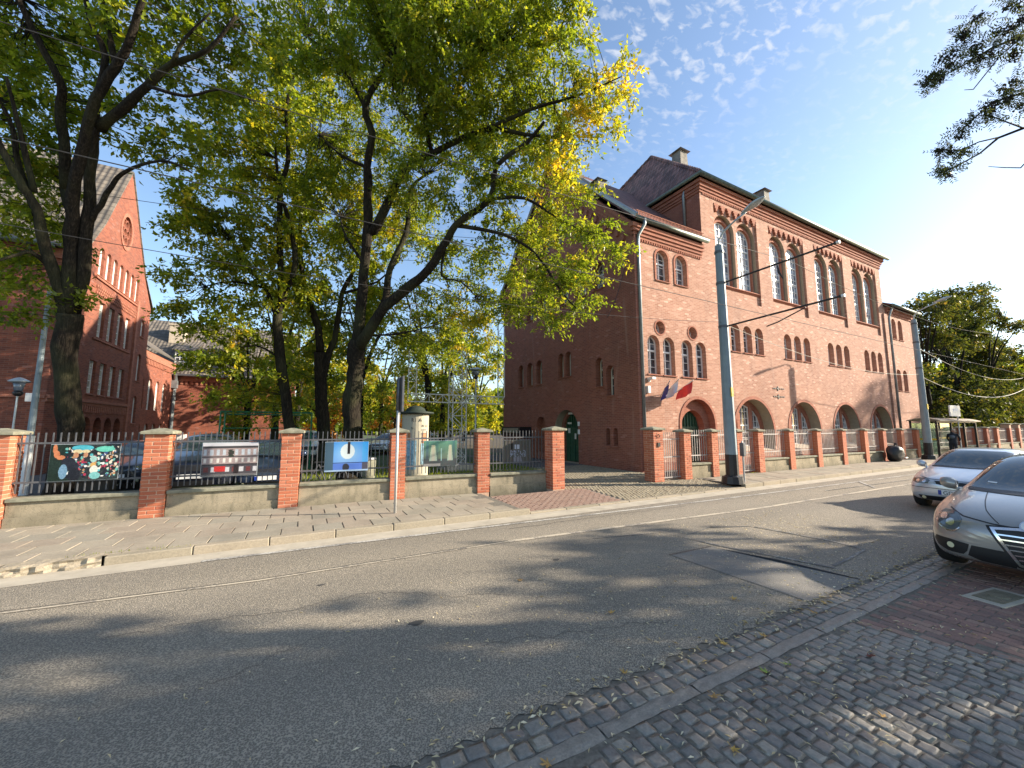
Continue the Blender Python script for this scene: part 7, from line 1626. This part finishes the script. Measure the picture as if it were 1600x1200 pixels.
# street trees on the near side: they shade the carriageway
for i, (x, y, h, r_) in enumerate([(12.6, -4.2, 8.9, 3.0), (17.2, -4.4, 9.1, 3.0), (22.5, -4.2, 8.8, 3.0), (29.5, -4.6, 8.4, 3.0), (37, -5, 8.6, 3.2), (50, -5, 9, 3.6), (73, -6, 21, 5.5), (9.0, -4.4, 7.0, 2.4)]):
    lab = ['first', 'second', 'third', 'fourth', 'fifth', 'sixth', 'tallest', 'smallest'][i] + ' street tree of the near side row, right of the camera'
    NL += auto_tree(lab, x, y, h, r_, 120 + i, .4, .3, cl=5.5, lf=60, group='street trees of the near side', zlow=.34, spread=.9, nl=15 if i < 6 else 20, tr=.2)
# ash whose twigs hang into the top right corner
t = thing('ash_tree', 'ash branches with feathery leaves and dark seed bunches, top right corner', 'tree', (13.4, -1.6, 0)); g = np.random.default_rng(5)
limbs = [[(13.4, -1.6, 0, .28), (13.3, -1.55, 3, .22), (13.0, -1.2, 6, .17), (12.3, -.5, 7.6, .1), (11.6, .2, 8.2, .05)]] 
EL = TREES['E']['limbs']
for k, L in enumerate(EL): limbs.append(([(12.3, -.5, 7.6, .06)] if k in (0, 1, 2) else []) + list(L))
tb = MB()
for L in limbs: tb.tube([Vector(q[:3]) for q in L], [q[3] for q in L], 7)
tb.build('trunk', mt['bark'], t, smooth=True)
Ps, As, Bs, Ls, Ts = [], [], [], [], []
SP = np.array([q for L in EL for q in L])
tw = MB(); sd_m = MB()
for (x, y, z, r_) in TREES['E']['clusters']:
    c = np.array([x, y, z]); k = int(np.argmin(np.linalg.norm(SP[:, :3] - c, axis=1))); tw.tube([SP[k][:3], (SP[k][:3] + c) / 2 + g.normal(size=3) * .02, c], [.006, .004, .002], 4, caps=False)
    for q in range(int(10 + r_ * 75)):
        p0 = c + unit(g.normal(size=(1, 3)))[0] * r_ * g.uniform(.1, .8); d = unit((g.normal(size=(1, 3)) * .8 + (p0 - c)[None] / max(r_, .05) + np.array([[0, 0, -.35]])))[0]; s = unit(np.cross(d, g.normal(size=3))[None])[0]; Lr = g.uniform(.12, .2)
        for m_ in range(5):
            for sg in (1, -1): Ps.append(p0 + d * Lr * (m_ + .6) / 5); As.append(unit((s * sg + d * .6)[None])[0]); Bs.append(unit(np.cross(As[-1], np.cross(d, s) + g.normal(size=3) * .3)[None])[0]); Bs[-1] = np.cross(np.cross(As[-1], Bs[-1]), As[-1]); Ls.append(g.uniform(.045, .065)); Ts.append(g.uniform(.2, .9))
        Bs[-1] = Bs[-1]
    for q in range(3 if r_ > .15 else 1):
        p0 = c + g.normal(size=3) * r_ * .35
        for w in range(26): o_ = g.normal(size=3) * .03; sd_m.cbox(p0 + o_, (.022, .008, .03), 0, Matrix.Rotation(g.uniform(0, 6), 3, Vector(unit(g.normal(size=(1, 3)))[0])))
tw.build('twigs', mt['bark'], t)['kind'] = 'stuff'; sd_m.build('seed_bunches', mt['seed'], t)['kind'] = 'stuff'
Ps, As, Bs, Ls, Ts = map(np.array, (Ps, As, Bs, Ls, Ts)); Bs = unit(np.cross(As, np.cross(As, Bs) + 1e-6))
link('crown', leafmesh('crown', Ps, As, Bs, Ls, Ls * .3, Ts, mt['leaf_ash']), t)
print('leaves', NL)

# ============================================================ fallen leaves, grass
g = np.random.default_rng(21)
def scatter_leaf(name, n, fx, L0, asp, tones, mat, z=.006, parent=None):
    P = []
    while len(P) < n:
        q = fx(g)
        if q is not None: P.append(q)
    P = np.array(P); a = g.uniform(0, 2 * PI, n); A_ = np.stack([np.cos(a), np.sin(a), g.normal(0, .07, n)], 1); A_ = unit(A_); B_ = unit(np.cross(np.stack([g.normal(0, .25, n), g.normal(0, .25, n), np.ones(n)], 1), A_)); L = L0 * g.uniform(.6, 1.4, n)
    return link(name, leafmesh(name, P, A_, B_, L, L * asp, g.uniform(*tones, n), mt[mat]), kind='stuff')
mt['litter'] = M_leaf('dry pale leaf', [(0, (.42, .30, .13)), (.5, (.66, .55, .33)), (1, (.80, .72, .52))], .1)
def f1(g):
    x = g.uniform(-2.5, 9); y = g.uniform(.2, 6.5)
    w = math.exp(-((y - 2.7) / 1.5) ** 2) * (.25 + .75 * min(1, max(0, (x + 1) / 3)))
    return (x, y, .008) if g.uniform() < w else None
scatter_leaf('leaf_litter', 1150, f1, .040, .24, (.2, 1), 'litter')
def f2(g):
    x = g.uniform(-.5, 10); return (x, 2.47 + g.normal() * .07, .01 if g.uniform() < .7 else .02)
scatter_leaf('gutter_leaf_litter', 420, f2, .05, .32, (0, .9), 'litter')
def f3(g): return (g.uniform(.5, 5.5), g.uniform(-.8, 2.1), .012)
scatter_leaf('sett_leaf_litter', 420, f3, .045, .26, (.1, 1), 'litter')
def f4(g): x = g.uniform(5.5, 10); return (x, g.uniform(2.6, 5.5), .008)
scatter_leaf('road_leaf_specks', 800, f4, .03, .5, (.5, 1), 'litter')
def maple(sz, curl, seed):
    rr = random.Random(seed); pts = []
    lobes = [(90, 1), (35, .88), (145, .88), (-20, .6), (200, .6)]
    ang = sorted([(a, l) for a, l in lobes]); out_ = []
    for i, (a, l) in enumerate(ang):
        b = ang[(i + 1) % len(ang)][0] + (360 if i == len(ang) - 1 else 0)
        out_ += [(a - 12, l * .62), (a - 7, l * .7), (a, l), (a + 7, l * .7), (a + 12, l * .6), ((a + b) / 2, .3 if i < len(ang) - 1 else .16)]
    vs = [(0, 0, 0)] ; 
    for a, l in out_: x = sz * l * math.cos(R(a)); y = sz * l * math.sin(R(a)); vs.append((x, y, curl * (x * x + y * y) / sz + rr.uniform(-.004, .004)))
    fs = [(0, i, i % len(out_) + 1) for i in range(1, len(out_) + 1)]; vs2 = [(0, -sz * .15, .0), (.004, -sz * .8, .01), (-.002, -sz * .8, .01)]; b = len(vs)
    me = mesh('leaf', vs + vs2, fs + [(b, b + 1, b + 2)], [mt['litter_gold']]); return me
tt = NT('golden maple leaf'); mt['litter_gold'] = tt.fin(tt.mix(tt.rnd(), (.50, .32, .07), (.42, .24, .08)), .7)
mt['litter_green'] = M_plain('green yellow maple leaf', (.24, .30, .05), .7, var=.4, scale=30); mt['litter_red'] = M_plain('red brown maple leaf', (.16, .045, .03), .7)
ML = [(1.02, 2.18, .055, 'gold', 'golden fallen maple leaf at the bottom edge where the setts start'), (1.35, 2.1, .05, 'gold', 'cream fallen maple leaf near the bottom edge on the gutter setts'), (2.05, 1.55, .05, 'gold', 'golden fallen maple leaf low on the dark setts, left of centre'),
      (2.4, 1.66, .04, 'gold', 'small golden leaf beside the lowest granite kerb stone'), (2.72, 2.02, .05, 'gold', 'golden fallen maple leaf lying on the granite kerb strip'), (2.35, 2.52, .04, 'gold', 'bright yellow leaf on the asphalt edge of the gutter'),
      (3.35, 2.0, .045, 'green', 'pale green fallen leaf among the upper setts'), (3.62, 1.98, .04, 'green', 'bright green fallen leaf beside the pale green one'), (3.3, .52, .085, 'green', 'large green and yellow maple leaf on the blueish setts'), (2.75, .9, .045, 'gold', 'brown gold maple leaf in the middle of the setts'),
      (3.9, 2.32, .05, 'gold', 'curled golden leaf on the gutter near the patch'), (3.45, 2.42, .055, 'gold', 'long curled ochre leaf in the gutter setts'), (2.95, 3.35, .05, 'gold', 'golden leaf alone on the open asphalt'), (2.55, 4.55, .05, 'gold', 'furthest golden leaf on the sunlit asphalt'),
      (4.85, 2.35, .055, 'gold', 'ochre leaf in the gutter by the corner of the patch'), (4.4, 2.95, .05, 'gold', 'curled leaf on the lighter asphalt patch'), (4.35, 1.72, .05, 'red', 'dark red leaf where setts meet the red pavers'), (5.2, 2.4, .05, 'gold', 'ochre leaf in the gutter next to the red pavers'), (3.55, 1.35, .04, 'gold', 'small tan leaf on the paler setts'), (-.2, 2.75, .05, 'green', 'single green leaf on the dark asphalt at lower left')]
for i, (x, y, s, c, l) in enumerate(ML):
    me = maple(s * 1.25, random.uniform(.15, .5), i); 
    if c != 'gold': me.materials[0] = mt['litter_' + c]
    link('fallen_leaf', me, loc=(x, y, .012), rot=(random.uniform(-.15, .15), random.uniform(-.15, .15), random.uniform(0, 6.2)), label=l, cat='leaf', group='large fallen leaves')
def blades(name, n, fx, h, mat):
    P = np.array([fx(g) for _ in range(n)]); A_ = unit(np.stack([g.normal(0, .3, n), g.normal(0, .3, n), np.ones(n)], 1)); B_ = unit(np.cross(A_, g.normal(size=(n, 3)))); L = h * g.uniform(.5, 1.3, n)
    return link(name, leafmesh(name, P, A_, B_, L, L * .12, g.uniform(.2, .75, n), mt[mat]), kind='stuff')
blades('lawn_grass', 16000, lambda g: (g.uniform(-3, 9), g.uniform(12.6, 19), .1), .12, 'leaf')
def fw_(g):
    k = g.integers(0, 3)
    if k == 0: return (g.uniform(-2.9, -1.8), 7.97 + abs(g.normal()) * .02, .11)
    if k == 1: return (-1.68 + g.normal() * .12, 7.92 + g.normal() * .04, .09)
    return (16.2 + g.normal() * .12, 9.62 + g.normal() * .06, .1)
blades('kerb_weeds', 260, fw_, .045, 'leaf')
# far tree line closing the view
def ft(g):
    a = R(g.uniform(2, 125)); q = 112 + g.normal() * 5; return (q * math.cos(a), q * math.sin(a), g.uniform(.3, 14))
n = 52000; P = np.array([ft(g) for _ in range(n)]); P[:, 2] = np.minimum(P[:, 2], 10 + 3 * np.sin(P[:, 0] * .13) + 2 * np.sin(P[:, 0] * .41)); A_ = unit(g.normal(size=(n, 3))); B_ = unit(np.cross(A_, g.normal(size=(n, 3)))); L = g.uniform(.8, 1.6, n)
link('distant_woods', leafmesh('distant_woods', P, A_, B_, L, L * .8, g.normal(.5, .15, n), mt['leaf']), kind='stuff')
# tenement block behind the camera's left is not in view; the street ends in the woods
